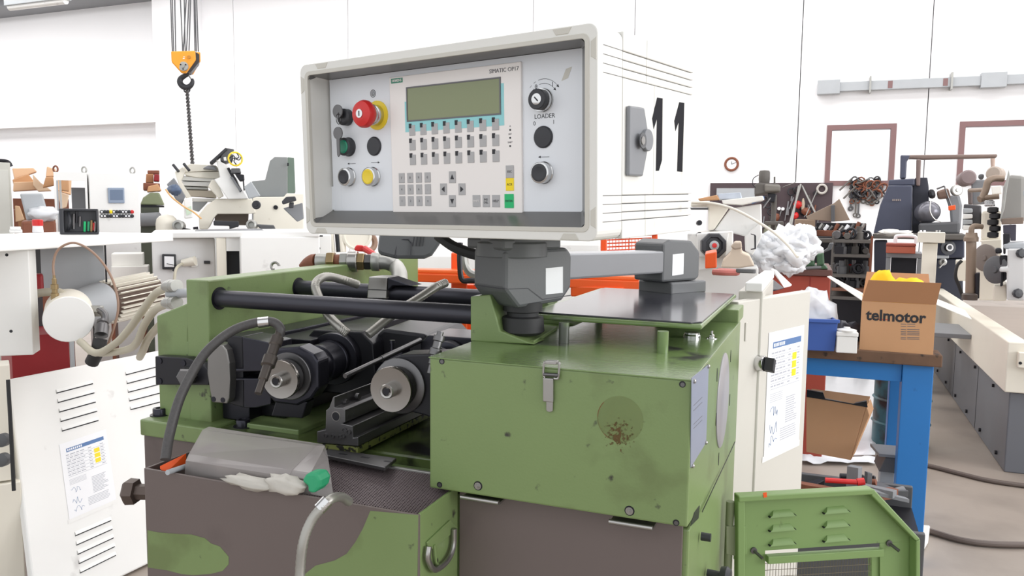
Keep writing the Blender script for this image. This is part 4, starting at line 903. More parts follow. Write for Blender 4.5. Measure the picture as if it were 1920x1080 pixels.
# blue bin, bag, small white box
bf = Bx(1512, 1566, 598, 650, 3.02, 10, .28, z0=zb+.001)
t = thing('plastic_bin', 'blue plastic bin on the bench left of the carton', 'bin', V((bf.c.x, bf.c.y, zb+.001)))
obj('shell', MB().prism([bf.P(-.5, 0, 0), bf.P(1, 0, 0), bf.P(1.06, -.04, 1), bf.P(-.56, -.04, 1)], bf.n*.012), BINB, t, .002)
obj('side', MB().prism([bf.P(1, .045, 0), bf.P(1, .95, 0), bf.P(1.06, 1, 1), bf.P(1.06, .01, 1)], -bf.d*.008), BINB, t, .002)
obj('back', MB().prism([bf.P(-.5, 1, 0), bf.P(1, 1, 0), bf.P(1.05, 1.04, 1), bf.P(-.56, 1.04, 1)], -bf.n*.008), BINB, t, .002)
obj('base', bf.mb(-.5, .985, .05, .96, .0, .05), BINB, t)
obj('rim', MB().prism([bf.P(-.58, -.08, .92), bf.P(1.1, -.08, .92), bf.P(1.1, -.08, 1.03), bf.P(-.58, -.08, 1.03)], bf.n*.012), BINB, t, .002)
c = bf.P(.35, .45, 1); solo(obj('polythene_bag', MB().blob(c+V((0, 0, .0)), (.085, .09, .1), 8, .5, 18, 11), PLASTW), 'crumpled clear polythene bag bulging out of the blue bin', 'bag')
wf = Bx(1570, 1608, 622, 655, 2.98, 5, .07, z0=zb+.001)
t = thing('small_box', 'small white box with lid beside the carton on the bench', 'box', V((wf.c.x, wf.c.y, zb+.001)))
obj('body', wf.mb(0, 1, 0, 1, 0, .78), WHITE, t, .002); obj('lid', wf.mb(-.03, 1.03, -.03, 1.03, .79, 1), WHITE, t, .003)
c = wf.P(.5, .4, 1); obj('nozzle', MB().lathe(c, ZU, [(.034, 0.0), (.036, .006), (.012, .012), (.012, .016)], 18), WHITE, t)
wf2 = Bx(1578, 1600, 602, 618, 3.25, 0, .12, z0=zb+.001)
solo(obj('parts_bag', MB().blob(wf2.c+V((0, 0, .02)), (.08, .05, .05), 11, .5), mat('dark_parts', (70, 72, 84), .4, .3, var=.4, sc=60)), 'dark bag of small metal parts behind the white box', 'parts')
# leaning cardboard, drum, scrap under the bench
zq = lambda *P: zz(P, 1500, 480, 2.5714)
cbf_ = Face(A(1560, 800, 3.45), (-.12, -.93, .32)); P_ = [cbf_.pt(x, y) for x, y in zq((30, 680), (110, 655), (320, 720), (335, 770), (245, 985), (30, 945))]
t = thing('cardboard_sheet', 'flattened brown cardboard box leaning below the bench', 'cardboard', (P_[5].x, P_[5].y, P_[4].z))
obj('face', MB().prism([P_[0], P_[2], P_[4], P_[5]], V((.02, .1, .02))), CARD, t, .002)
obj('side_flap', MB().prism([P_[2], P_[3], P_[4]], V((.02, .08, .015))), CARD, t, .002)
obj('dark_edge', MB().prism([cbf_.pt(*q, .002) for q in ((1512, 744), (1513, 731), (1543, 736), (1547, 748), (1600, 757), (1625, 752), (1627, 764), (1560, 752))], V((.0, .02, .0))), BLACKM, t)
dr = onz(1685, 822, 0); dr = A(1687, 815, 4.7); dr.z = 0
R0 = .152; hd_ = A(1685, 702, 4.7).z
t = thing('oil_drum', 'battered teal and black steel drum standing behind the bench leg', 'drum', dr)
obj('shell', MB().lathe(dr, ZU, [(R0, 0), (R0+.006, .008), (R0, .02), (R0, hd_*.32), (R0+.01, hd_*.34), (R0, hd_*.36), (R0, hd_*.66), (R0+.01, hd_*.68), (R0, hd_*.7), (R0, hd_*.97), (R0+.006, hd_*.985), (R0, hd_), (R0-.01, hd_), (R0-.01, hd_-.015), (.0001, hd_-.015)], 36), TEAL, t)
obj('bung', MB().cyl(dr+V((-.06, -.05, hd_-.016)), dr+V((-.06, -.05, hd_+.002)), .025, n=14), STEEL, t)
GLAREM = mat('white_sheet', (226, 228, 232), .25, var=.05, bump=.3, bsc=20)  # glare on the floor, built as a crinkled white sheet
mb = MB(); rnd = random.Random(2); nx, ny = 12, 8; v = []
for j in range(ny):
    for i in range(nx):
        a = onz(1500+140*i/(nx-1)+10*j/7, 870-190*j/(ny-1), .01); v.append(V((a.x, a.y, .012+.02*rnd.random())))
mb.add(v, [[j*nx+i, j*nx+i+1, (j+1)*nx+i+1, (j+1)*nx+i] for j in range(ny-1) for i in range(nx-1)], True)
o = obj('plastic_sheet', mb, GLAREM); s = o.modifiers.new('s', 'SOLIDIFY'); s.thickness = .004; solo(o, 'crinkled white plastic sheet spread on the floor behind the bench', 'sheet')
eb = Bx(1650, 1692, 850, 965, 3.2, 5, .14, z0=.2)
t = thing('steel_housing', 'dark open steel housing behind the foot of the blue bench leg', 'housing', V((eb.c.x, eb.c.y, 0)))
obj('hood', MB().prism([eb.P(0, 0, .62), eb.P(1.5, 0, .62), eb.P(1.5, 0, .93), eb.P(.25, 0, .93)], eb.n*.14), DGREY, t, .002)
obj('top', MB().prism([eb.P(-.05, -.05, 1), eb.P(1.5, -.05, 1), eb.P(1.5, 1, 1), eb.P(-.2, 1, 1)], ZU*-.012), MGREY, t, .001)
obj('stand', MB().box((eb.c.x-.03, eb.c.y-.03, 0), (eb.c.x+.07, eb.c.y+.07, eb.P(0, 0, .62).z)), LGREY, t, .002)
for k in (0, 1): c = eb.P(.75+.25*k, -.02, .53); obj('socket', MB().box((c.x-.012, c.y-.03, c.z-.018), (c.x+.012, c.y-.0, c.z+.018)), WHITE, t, .002)
# scrap pile
SCR = [DSTEEL, MGREY, BLACKM, DGREY, RUST]
rnd = random.Random(12); SCL = []
base = thing('scrap_crate', 'grey bin holding scrap metal pieces between the cabinet door and the bench leg', 'crate', A(1560, 960, 2.3)-V((0, 0, .3)))
c = A(1560, 930, 2.35); zt = c.z
obj('crate_wall', MB().box((c.x-.12, c.y-.02, zt-.28), (c.x+.25, c.y+.0, zt-.07)), DGREY, base, .003); obj('crate_wall', MB().box((c.x-.12, c.y+.34, zt-.28), (c.x+.25, c.y+.36, zt-.05)), DGREY, base, .003)
obj('crate_floor', MB().box((c.x-.12, c.y+.0005, zt-.14), (c.x+.25, c.y+.3395, zt-.12)), BLACKM, base)
for k in range(26):
    x = rnd.uniform(1522, 1672); y = rnd.uniform(892, 985)-(8 if x < 1560 else 0); D = rnd.uniform(2.39, 2.62)
    if x > 1610: y = rnd.uniform(900, 965)
    c = A(x, y, D); a = rnd.uniform(-.6, 1.2); d = V((math.cos(a), math.sin(a), rnd.uniform(-.3, .3))).normalized(); s_ = d.cross(ZU).normalized(); l = rnd.uniform(.025, .075); wd = rnd.uniform(.008, .025); hh = rnd.uniform(.006, .03)
    kind = k % 3
    if kind == 0: mb = MB().prism([c+d*l*p+s_*wd*q for p, q in ((-1, -1), (1, -.6), (1.1, .5), (-.4, 1), (-1, .4))], ZU*hh)
    elif kind == 1: mb = MB().cyl(c-d*l, c+d*l, wd*.7, n=12)
    else:
        mb = MB().prism([c+d*l*p+ZU*hh*q*2 for p, q in ((-1, -1), (1, -1), (1, -.4), (-.5, -.4), (-.5, 1), (-1, 1))], s_*wd)
    o = obj('scrap_piece', mb, SCR[k % 5], None, .001)
    solo(o, 'x', 'scrap', 'scrap metal heap'); SCL.append((o, ('flat dark offcut', 'round bar offcut', 'angled steel offcut')[kind]))
rank(SCL, '%s, %s from the left in the scrap heap behind the green guard door')
c = A(1607, 904, 2.4); solo(obj('red_tool', MB().cyl(c, c+V((.02, .005, .004)), .011, n=12).cyl(c+V((-.09, -.01, -.003)), c, .008, n=12), RED), 'red handled dark tool lying on the scrap heap', 'tool')
# cables on the floor
CAB = mat('floor_cable', (96, 84, 78), .5)
solo(obj('floor_cable', MB().tube([onz(x, y, .012) for x, y in ((1590, 858), (1660, 858), (1740, 873), (1800, 888), (1860, 902), (1960, 916))], .012), CAB), 'dark cable crossing the concrete floor, the upper one', 'cable')
solo(obj('floor_hose', MB().tube([onz(x, y, .014) for x, y in ((1690, 985), (1740, 995), (1800, 1012), (1860, 1020), (1960, 1022))], .013), CAB), 'dark hose curving over the concrete floor, the lower one', 'hose')
c = onz(1735, 1020, 0); solo(obj('white_packet', MB().prism([onz(x, y, .003) for x, y in ((1722, 995), (1743, 997), (1740, 1020), (1726, 1045), (1720, 1045))], (0, 0, .03)), CARDW, None, .006), 'small crumpled white packet on the floor right of the bench leg', 'packet')
# ================================================================ leaning louvred panel (left)
lb0, lb1 = onz(85, 1152, 0), onz(274, 1060, 0); ld = (lb1-lb0).normalized()
lb0 = onz(70, 1158, .012); T0 = A(15, 711, 2.78); lu = (T0-lb0); lL = (lb1-lb0).length+.35; lnn = ld.cross(lu).normalized()
if lnn.dot(CP-lb0) < 0: lnn = -lnn
t = thing('ventilation_panel', 'white louvred machine cover panel with a printed sheet, leaning at lower left', 'panel', (lb0.x, lb0.y, 0))
lfc = Face(lb0, lnn, lu)
obj('panel_sheet', MB().prism([lb0, lb0+ld*lL, lb0+ld*lL+lu, T0], -lnn*.03), WHITE, t, .006)
zl_ = lambda *P: zz(P, 0, 680, 2.7)
def slot(x0, y0, x1, y1):
    a, b = lfc.pt(*zl_((x0, y0))[0]), lfc.pt(*zl_((x1, y1))[0]); u = lu.normalized()
    s_ = obj('louvre', MB().prism([a, b, b+u*.012, a+u*.012], lnn*.0005).prism([a+lnn*.0005+u*.012, b+lnn*.0005+u*.012, b+lnn*.006, a+lnn*.006], lnn*.0006), WHITE, t)
    obj('louvre_gap', MB().prism([a-u*.004, b-u*.004, b, a], lnn*.0008), BLACKM, s_)
for k in range(5): slot(285+k*7, 152+k*48, 470+k*7, 104+k*46.5)
for k in range(5): slot(636+k*6, 60+k*44, 830+k*6, 10+k*44)
for k in range(5): slot(380+k*6, 874+k*47, 562+k*6, 796+k*44)
o_ = lfc.pt(*zl_((350, 795))[0]); r1 = lfc.pt(*zl_((588, 692))[0]); u1 = lfc.pt(*zl_((302, 415))[0])
pr = (r1-o_); pu = (u1-o_); sheet(t, o_, pr, (lu.normalized()), lnn, pr.length, pu.length, 8)
# ================================================================ open hydraulic unit with white frame (left)
S0, S1_ = A(50, 450, 2.75), A(325, 437, 3.62); sd = (S1_-S0); sd.z = 0; sdn = sd.normalized(); sn = V((-sdn.y, sdn.x, 0))
if sn.dot(FW) < 0: sn = -sn
t = thing('hydraulic_unit', 'white framed hydraulic power unit with tank, finned motor and red base at left', 'machine', A(60, 680, 2.9)*1)
hz = S0.z
obj('top_plate', MB().prism([S0-sdn*.45+ZU*-.035, S1_+ZU*(hz-S1_.z-.035), S1_+sn*.55+ZU*(hz-S1_.z-.035), S0-sdn*.45+sn*.55-ZU*.035], ZU*.035), WHITE, t, .004)
pb = Bx(-20, 58, 466, 672, 2.76, 40, .10); obj('corner_post', pb.mb(), WHITE, t, .003)
for q in ((13, 478), (21, 621)): c = CAMF(*q, 2.758).pt(*q); obj('screw_hole', MB().cyl(c, c-FW*.002, .0055, n=12), BLACKM, t)
lpn = Bx(-60, 24, 690, 918, 2.58, 25, .10); obj('side_panel', lpn.mb(), CREAM, t, .003)
lp2 = Bx(-60, 45, 918, 1150, 2.60, 25, .14, z0=0); obj('side_panel', lp2.mb(), CREAM, t, .003)
for y in (826, 863):
    c = A(2, y, 2.575); obj('port', MB().lathe(c, -FW, [(.022, -.02), (.022, .002), (.016, .004), (.0001, .0041)], 20), DGREY, t)
obj('rubber_edge', MB().tube([A(15, 712, 2.57), A(20, 800, 2.57), A(26, 920, 2.575)], .006, 8), RUBBER, t)
ib = Bx(75, 196, 462, 548, 3.35, 25, .02); obj('backing_panel', ib.mb(), LGREY, t)
ib2 = Bx(48, 80, 462, 650, 3.5, 21, .02); obj('rear_panel', ib2.mb(), DGREY, t)
obj('edge_strip', Bx(195, 200, 458, 530, 3.33, 25, .02).mb(), BLACKM, t)
rb = Bx(20, 131, 632, 720, 3.25, 60, .4, z0=.0); obj('red_base', rb.mb(), DRED, t, .003)
obj('red_valve', Bx(55, 82, 515, 552, 3.2, 21, .08).mb(), DRED, t, .01)
obj('strap', Bx(131, 140, 640, 690, 3.2, 60, .02).mb(), LGREY, t)
tax = (-FW*.86+RI*.48); tax.z = 0; tax.normalize(); tc_ = A(129, 598.6, 2.8)
tk = obj('tank', MB().lathe(tc_, -tax, [(.078, -.001), (.0815, .003), (.0815, .30), (.0001, .31)], 40), CREAM, t)
obj('tank_cap', MB().lathe(tc_, tax, [(.0805, 0), (.081, .003), (.079, .006), (.0001, .0075)], 40), WHITE, tk)
c = A(103, 555, 2.86); obj('brass_fitting', MB().lathe(c, ZU, [(.014, -.02), (.014, .01), (.01, .012), (.01, .024), (.013, .025), (.013, .042), (.008, .044), (.008, .062), (.005, .065), (.005, .075)], 12), BRASS, t)
z5 = lambda *P: zz(P, 0, 440, 3.8583)
obj('thin_tube', MB().tube([A(x, y, 2.86) for x, y in z5((393, 330), (386, 210), (420, 110), (515, 60), (610, 85), (710, 165), (795, 285), (845, 430), (852, 560), (805, 730), (748, 870))], .0042, 8, 8), BROWNT, t)
obj('hex_fitting', MB().lathe(A(165, 583, 2.88), RI, [(.013, -.01), (.013, .012), (.022, .013), (.022, .05), (.016, .052)], 6), GALV, t)
obj('elbow', MB().tube([A(178, 583, 2.88), A(188, 583, 2.87), A(196, 590, 2.86), (A(197, 605, 2.85))], .013, 12), DSTEEL, t)
obj('elbow_collar', MB().lathe(A(193, 602, 2.85), A(188, 640, 2.8)-A(193, 602, 2.85), [(.02, 0), (.02, .01), (.017, .012), (.02, .02), (.023, .022), (.023, .062)], 18), DSTEEL, t)
obj('black_hose', MB().tube([A(188, 636, 2.8), A(184, 655, 2.8), A(172, 680, 2.82)], .0235, 14), RUBBER, t)
# motor
m0 = A(194, 568, 3.38); max_ = (A(284, 548, 3.62)-m0); ml = max_.length; max_.normalize()
mo = obj('motor', MB().lathe(m0, max_, [(.083, 0), (.083, .012), (.08, .014), (.08, ml), (.0001, ml+.01)], 36), mat('motor_core', (84, 66, 56), .6), t)
obj('bell_housing', MB().lathe(m0, -max_, [(.088, 0), (.092, .01), (.088, .05), (.07, .16), (.05, .162)], 32), LGREY, mo)
hx = max_.cross(ZU).normalized(); hy = hx.cross(max_)
for k in range(26):
    a = 2*math.pi*k/26; rdir = hx*math.cos(a)+hy*math.sin(a); tg_ = max_.cross(rdir)
    p = m0+max_*.02+rdir*.074; obj('fin', MB().prism([p-tg_*.0028, p+tg_*.0028, p+tg_*.002+rdir*.022, p-tg_*.002+rdir*.022], max_*(ml-.03)), CREAM, mo)
obj('terminal_box', MB().prism([m0+max_*.08-FW*.075+ZU*-.1, m0+max_*(ml-.03)-FW*.075+ZU*-.1, m0+max_*(ml-.03)-FW*.075+ZU*-.06, m0+max_*.08-FW*.075+ZU*-.06], FW*.1), CREAM, mo, .004)
for pts in (((312, 540), (290, 552), (262, 590), (240, 620), (215, 645), (180, 662), (150, 640)), ((312, 570), (290, 582), (270, 610), (258, 640), (240, 655), (200, 662), (170, 660)), ((345, 580), (310, 600), (280, 632), (268, 658), (262, 670))):
    n = len(pts); obj('hydraulic_hose', MB().tube([A(x, y, 2.45+.35*k/(n-1)) for k, (x, y) in enumerate(pts)], .0125, 12), HOSEC, t)
obj('pipe', MB().tube([A(60, 552, 3.0), A(85, 548, 2.98), A(110, 548, 2.96), A(122, 556, 2.94)], .016, 12), HOSEC, t)
for y in (537, 568):
    c = A(310, y, 2.42); d = (A(352, y-2, 2.30)-c).normalized(); obj('hose_union', MB().lathe(c, d, [(.013, -.005), (.013, .012), (.017, .013), (.017, .03), (.020, .031), (.020, .06), (.019, .061), (.019, .09)], 12), GALV, t)
obj('cross_pipe', MB().cyl(A(318, 551, 2.42), A(360, 549, 2.3), .014, n=14), LGREY, t)
# white cartons seen under the top plate
for (x0, x1, y0, y1, D), lb in (((208, 268, 476, 500, 4.08), 'flat white carton under the white top plate, upper of two'), ((208, 278, 500, 528, 4.05), 'flat white carton under the white top plate, lower of two')):
    b = Bx(x0, x1, y0, y1, D, 44, .16); o = solo(obj('white_carton', b.mb(), CARDW, None, .004), lb, 'box')
shz = Bx(205, 272, 529, 600, 4.02, 44, .25, z0=0)
t = thing('storage_stand', 'brown wooden stand with white cartons on it behind the finned motor', 'stand', shz.c-ZU*shz.h/2)
obj('stand_top', MB().prism([shz.P(0, 0, .98), shz.P(1, 0, .98), shz.P(1, 1, .98), shz.P(0, 1, .98)], ZU*(shz.h*.02)), RUST, t, .003)
for u in (0, .9): obj('stand_leg', shz.mb(u, u+.1, .1, .9, 0, .979), RUST, t)
# white control cabinet with touch screen and buttons
cb_ = Bx(166, 263, 323, 500, 4.5, 48, .3, z0=0.0)
t = thing('control_cabinet', 'white electrical cabinet with small touch screen and rows of buttons', 'cabinet', V((cb_.c.x, cb_.c.y, 0)))
obj('cabinet_body', cb_.mb(), WHITE, t, .004)
zk = lambda x, y: (x/4.3212, 250+y/4.3212)
cbf = Face(cb_.o, -cb_.n)
mb = MB(); cbf.poly(mb, [zk(*q) for q in ((872, 442), (1006, 442), (1010, 566), (880, 566))], .012); sc_ = obj('touch_screen', mb, mat('screen_bezel', (142, 156, 176), .4), t, .003)
mb = MB(); cbf.poly(mb, [zk(*q) for q in ((890, 458), (995, 458), (997, 540), (893, 540))], .001, .012); obj('screen_glass', mb, mat('screen_grey_blue', (104, 120, 144), .2), sc_)
for r, y in enumerate((636, 670)):
    for k in range(11 if r == 0 else 11):
        x = 825+k*24.5
        c = cbf.pt(*zk(x, y-(r*0))); m_ = KYEL if (r == 0 and k == 3) else RED if (r == 0 and k == 10) else BLKP
        b_ = obj('button_ring', MB().lathe(c, -cb_.n, [(.0105, 0), (.0105, .006), (.008, .008)], 12), m_ if m_ != BLKP else BLKP, t)
        obj('button_cap', MB().lathe(c, -cb_.n, [(.0058, .007), (.0055, .010), (.0001, .011)], 10), PAPER if (k*3+r) % 4 < 2 and m_ == BLKP else m_, b_)
for x in (1092,): c = cb_.P(.88, .3, 1); obj('lifting_eye', MB().torus(c+ZU*.02, (0, 1, 0), .018, .005, 18, 6), GALV, t)
of = Bx(100, 166, 322, 500, 4.42, 48, .45, z0=0)
t2 = thing('open_cabinet_frame', 'open white cabinet frame with bare doorway beside the touch screen cabinet', 'cabinet', V((of.c.x, of.c.y, 0)))
for nm, a in (('post', (0, .07, 0, .03, 0, 1)), ('post', (.93, 1, 0, .03, 0, 1)), ('post', (0, .07, .97, 1, 0, 1)), ('top_rail', (.0701, .9299, 0, .03, .97, 1)), ('roof', (0, 1, .0301, .9699, .985, 1)), ('side_wall', (.94, 1, .0301, .9699, 0, .984))): obj(nm, of.mb(*a), WHITE, t2)
obj('mounting_strip', of.mb(.075, .12, .0, .02, .3, .969), LGREY, t2)
for u in (.02, .9): c = of.P(u, .3, 1); obj('lifting_eye', MB().torus(c+ZU*.02, (0, 1, 0), .018, .005, 18, 6), RUST if u < .5 else GALV, t2)
obj('wiring_panel', of.mb(.40, .9, .90, .93, .45, .95), MGREY, t2)
c = of.P(.75, .85, .72); obj('cable_loop', MB().torus(c, FW, .05, .008, 20, 6), BLACKM, t2)
# black tool bag on the slab
tb = Bx(110, 184, 391, 437, 3.3, 46, .07, z0=hz+.001)
t = thing('tool_case', 'open black tool case with tools held inside, standing on the white top plate', 'case', V((tb.c.x, tb.c.y, hz+.001)))
obj('case_back', tb.mb(0, 1, .5, 1, 0, 1), BLKP, t, .01)
O_ = [tb.P(0, 0, 0), tb.P(1, 0, 0), tb.P(1, 0, 1), tb.P(0, 0, 1)]; I_ = [tb.P(.12, 0, .08), tb.P(.95, 0, .08), tb.P(.95, 0, .92), tb.P(.12, 0, .92)]
obj('case_rim', MB().frame(O_, I_, tb.n*.049), BLKP, t, .006)
obj('handle', MB().tube([tb.P(.2, .3, .15), tb.P(.28, -.1, .5), tb.P(.22, .3, .85)], .006, 8), BLKP, t)
for k, (u, w0, w1, m_) in enumerate(((.34, .2, .8, DSTEEL), (.42, .45, .9, BLACKM), (.5, .3, .7, DSTEEL), (.62, .1, .5, KGREEN), (.72, .12, .5, BRUSHG), (.8, .1, .55, BRASS), (.86, .15, .45, RED), (.9, .1, .5, STEEL))):
    obj('tool', MB().cyl(tb.P(u, .44, w0), tb.P(u+.02, .40, w1), .005, n=8), m_, t)
# cardboard heap, sheets, bag, crates at far left
rnd = random.Random(4)
hp_ = Bx(24, 130, 372, 440, 6.0, 22, .8, z0=0)
zc4 = [((98, 284), (270, 280), (300, 310), (115, 372)), ((100, 375), (230, 330), (285, 400), (110, 420)), ((110, 395), (290, 390), (355, 455), (105, 470)), ((265, 330), (330, 400), (420, 465), (310, 470), (270, 420)), ((380, 268), (450, 290), (470, 345), (370, 352)), ((370, 355), (430, 350), (440, 420), (345, 440)), ((470, 350), (580, 355), (575, 500), (460, 460)), ((450, 460), (560, 500), (540, 600), (500, 610)), ((120, 585), (160, 590), (200, 700), (125, 720)), ((500, 355), (555, 345), (560, 470), (490, 460))]
lbs = ['uppermost pale flap of the cardboard heap at far left', 'cardboard box second from top of the left heap', 'torn cardboard box in the middle of the left heap', 'folded cardboard flap sticking out of the left heap', 'upright cardboard piece against the wall behind the heap', 'pale cardboard box beside the cabinet frame', 'cardboard box seen through the open cabinet frame', 'small carton low inside the cabinet frame view', 'cardboard strip beside the grey lid at far left', 'tilted carton behind the open cabinet frame']
for k, P_ in enumerate(zc4):
    D = 6.4-.12*k; o = obj('cardboard_box', flat([zk(*q) for q in P_], D, .25), (CARDL, CARD, CARDL, mat('card_pale', (232, 206, 178), .8))[k % 4], None, .006); solo(o, lbs[k], 'cardboard', 'cardboard heap at the left wall')
t = thing('storage_rack', 'rusty rack under the heap of cardboard at far left', 'rack', hp_.c-ZU*hp_.h/2)
obj('rack_shelf', hp_.mb(0, 1, 0, 1, .94, 1), RUST, t); obj('rack_back', hp_.mb(0, 1, .9, 1, 0, .939), CARDD, t)
for u in (0, .93): obj('rack_post', hp_.mb(u, u+.07, 0, .1, 0, .939), RUST, t)
gc = Bx(-60, 22, 302, 440, 5.2, 56, .4, z0=0)
t = thing('grey_cabinet', 'tall pale grey steel cabinet at the extreme left edge', 'cabinet', V((gc.c.x, gc.c.y, 0)))
obj('cabinet_body', gc.mb(), mat('cabinet_olive_grey', (196, 196, 188), .5), t, .006); obj('door_leaf', gc.mb(.1, .95, -.01, 0, .1, .97), mat('cabinet_door_grey', (204, 204, 197), .5), t, .003)
obj('dark_hose', MB().tube([gc.P(.3, .2, 1.003), gc.P(.7, .1, 1.008), gc.P(.95, .05, 1.004), gc.P(1.03, .05, .985)], .012, 10), BLACKM, t)
gl_ = obj('grey_tray', flat([zk(*q) for q in ((160, 488), (345, 486), (400, 690), (215, 708))], 4.2, .04), LGREY, None, .008); solo(gl_, 'pale grey rectangular tray leaning against the cardboard heap at far left', 'tray')
solo(obj('polythene_bag', MB().blob(A(*zk(350, 650), 4.2), (.09, .06, .038), 3, .35, 18, 10), PLASTW), 'crumpled translucent polythene bag lying beside the black tool case', 'bag')
b_ = Bx(40, 106, 415, 470, 4.12, 22, .4, z0=0); solo(obj('brown_crate', b_.mb(), RUST, None, .01), 'tall rusty brown crate under the grey tray and polythene bag', 'crate')
b_ = Bx(17, 42, 426, 440, 3.4, 22, .12, z0=hz+.001); t = thing('paper_block', 'small white stack of pads at the left end of the top plate', 'pad', V((b_.c.x, b_.c.y, hz+.001))); obj('pad', b_.mb(0, 1, 0, 1, 0, .5), WHITE, t, .002); obj('pad', b_.mb(.05, .9, 0, 1, .52, 1), WHITE, t, .002)
c = A(71, 430, 3.5); c.z = hz+.001; t = thing('red_cap_bottle', 'small bottle with red cap standing on the white top plate', 'bottle', c); obj('cap', MB().lathe(c, ZU, [(.022, .03), (.022, .055), (.018, .058)], 16), RED, t); obj('bottle', MB().lathe(c, ZU, [(.02, 0), (.022, .004), (.02, .03)], 16), PAPER, t)
# olive machine with boxes, right of the cabinet
ob_ = Bx(263, 308, 362, 470, 6.0, 22, .5, z0=0)
t = thing('olive_machine', 'olive green machine head with dark slots right of the touch screen cabinet', 'machine', V((ob_.c.x, ob_.c.y, 0)))
obj('hood', flat([zk(*q) for q in ((1160, 520), (1220, 478), (1290, 480), (1335, 582), (1135, 578))], 5.9, .3), OLIVE, t, .01)
obj('dark_throat', flat([zk(*q) for q in ((1140, 575), (1330, 585), (1330, 600), (1140, 600))], 5.92, .28), BLACKM, t)
obj('base', flat([zk(*q) for q in ((1140, 600), (1290, 600), (1290, 2400), (1140, 2400))], 5.95, .3), mat('olive_dark', (70, 74, 62), .5, var=.3), t)
obj('roller', MB().cyl(A(*zk(1140, 700), 5.85), A(*zk(1290, 695), 5.85), .05), MGREY, t)
for k, (P_, m_, lb) in enumerate(((((1195, 300), (1292, 300), (1292, 330), (1195, 325)), RUST, 'dark topmost box of the stack above the olive machine'), (((1185, 328), (1245, 328), (1245, 400), (1180, 400)), CARDD, 'brown box in the stack above the olive machine'), (((1250, 330), (1292, 335), (1292, 388), (1245, 385)), DRED, 'dark red box in the stack above the olive machine'), (((1160, 400), (1295, 405), (1300, 470), (1160, 460)), RUST, 'rust brown box lowest in the stack above the olive machine'), (((1200, 430), (1280, 410), (1310, 465), (1190, 475)), CARD, 'crumpled cardboard lying on the olive machine'))):
    solo(obj('stacked_box', flat([zk(*q) for q in P_], 6.3-.1*k, .3), m_, None, .006), lb, 'box', 'boxes above the olive machine')
# ================================================================ white tilted slide machine
z4 = lambda *P: zz(P, 280, 250, 4)
t = thing('slide_machine', 'cream white machine with tilted slide and cable reel behind the green machine', 'machine', A(430, 440, 5.0)-ZU*1.2)
def F4(nm, pts, D, th, m, bev=.006, D2=None): return obj(nm, flat(z4(*pts), D, th, D2), m, t, bev)
F4('bed', ((430, 540), (500, 490), (770, 490), (800, 600), (745, 605), (510, 605), (480, 640), (440, 720), (375, 720), (370, 610)), 5.0, .5, CREAM)
F4('bed', ((775, 478), (1010, 475), (1030, 450), (1160, 452), (1160, 730), (790, 725), (780, 660)), 5.1, .5, CREAM)
F4('throat', ((490, 605), (745, 605), (740, 690), (490, 690)), 5.25, .3, mat('throat_brown', (150, 138, 130), .6), 0)
F4('slide', ((500, 195), (590, 240), (745, 490), (590, 495), (485, 345), (530, 330)), 4.9, .3, WHITE)
F4('slide_slot', ((580, 262), (600, 255), (695, 430), (680, 445)), 4.89, .008, BLACKM, 0)
F4('slide_strip', ((606, 330), (625, 325), (690, 425), (680, 440)), 4.885, .008, MGREY, 0)
F4('motor_plate', ((448, 218), (572, 106), (592, 118), (470, 228)), 4.85, .2, BLKP)
F4('motor_hood', ((540, 150), (580, 110), (636, 118), (628, 200), (575, 222), (530, 200)), 4.88, .2, DGREY)
F4('motor_lug', ((555, 180), (575, 175), (580, 205), (560, 205)), 4.87, .02, WHITE, .002)
c = A(*z4((645, 192))[0], 4.8); ax2 = (-FW*.9+RI*.5).normalized()
rl_ = obj('cable_reel', MB().torus(c, ax2, .040, .0055, 28, 8), YELLOW, t)
for k in range(7):
    a = k*.9; hx = ax2.cross(ZU).normalized(); hy = ax2.cross(hx); obj('reel_cable', MB().tube([c, c+(hx*math.cos(a)+hy*math.sin(a))*.02+ax2*.02, c+(hx*math.cos(a+.8)+hy*math.sin(a+.8))*.036], .0035, 6, 3), (BLKP, BLKP, PAPER)[k % 3], rl_)
F4('drive_motor', ((612, 262), (680, 260), (690, 300), (612, 300)), 4.85, .15, DGREY); F4('drive_motor', ((640, 300), (712, 310), (715, 355), (680, 360)), 4.85, .15, BLACKM)
F4('drive_cable', ((700, 355), (712, 355), (716, 430), (706, 430)), 4.84, .02, BLKP)
for k, (P_, m_) in enumerate(((((255, 255), (300, 228), (500, 240), (530, 280), (270, 290)), CREAM), (((265, 290), (530, 285), (545, 340), (350, 330), (270, 315)), CREAM), (((240, 318), (500, 338), (480, 362), (240, 352)), WHITE), (((235, 362), (470, 365), (455, 400), (240, 392)), WHITE), (((245, 395), (440, 405), (445, 425), (255, 420)), GALV), (((250, 425), (490, 428), (505, 485), (300, 470)), mat('beige_channel', (206, 196, 180), .5)), (((290, 485), (520, 490), (510, 512), (320, 512)), WHITE), (((320, 515), (440, 515), (370, 590), (325, 575)), LGREY))): F4('slide_rib', P_, 5.0+.015*k, .3, m_, .004)
F4('end_cheek', ((190, 290), (250, 250), (270, 290), (240, 360), (330, 500), (290, 510), (225, 400)), 4.95, .1, CREAM)
F4('end_cheek', ((470, 345), (500, 350), (560, 470), (520, 490), (440, 400)), 4.93, .1, CREAM)
for q in ((200, 262), (280, 255)): c = A(*z4(q)[0], 4.92); obj('clamp_lever', MB().cyl(c+V((-.022, 0, .022)), c+V((.02, 0, -.02)), .009, n=10), BLKP, t)
F4('top_bracket', ((400, 262), (440, 240), (490, 248), (510, 275)), 4.9, .15, MGREY)
F4('chute', ((130, 382), (185, 332), (272, 470), (240, 545), (200, 500)), 4.8, .06, MGREY)
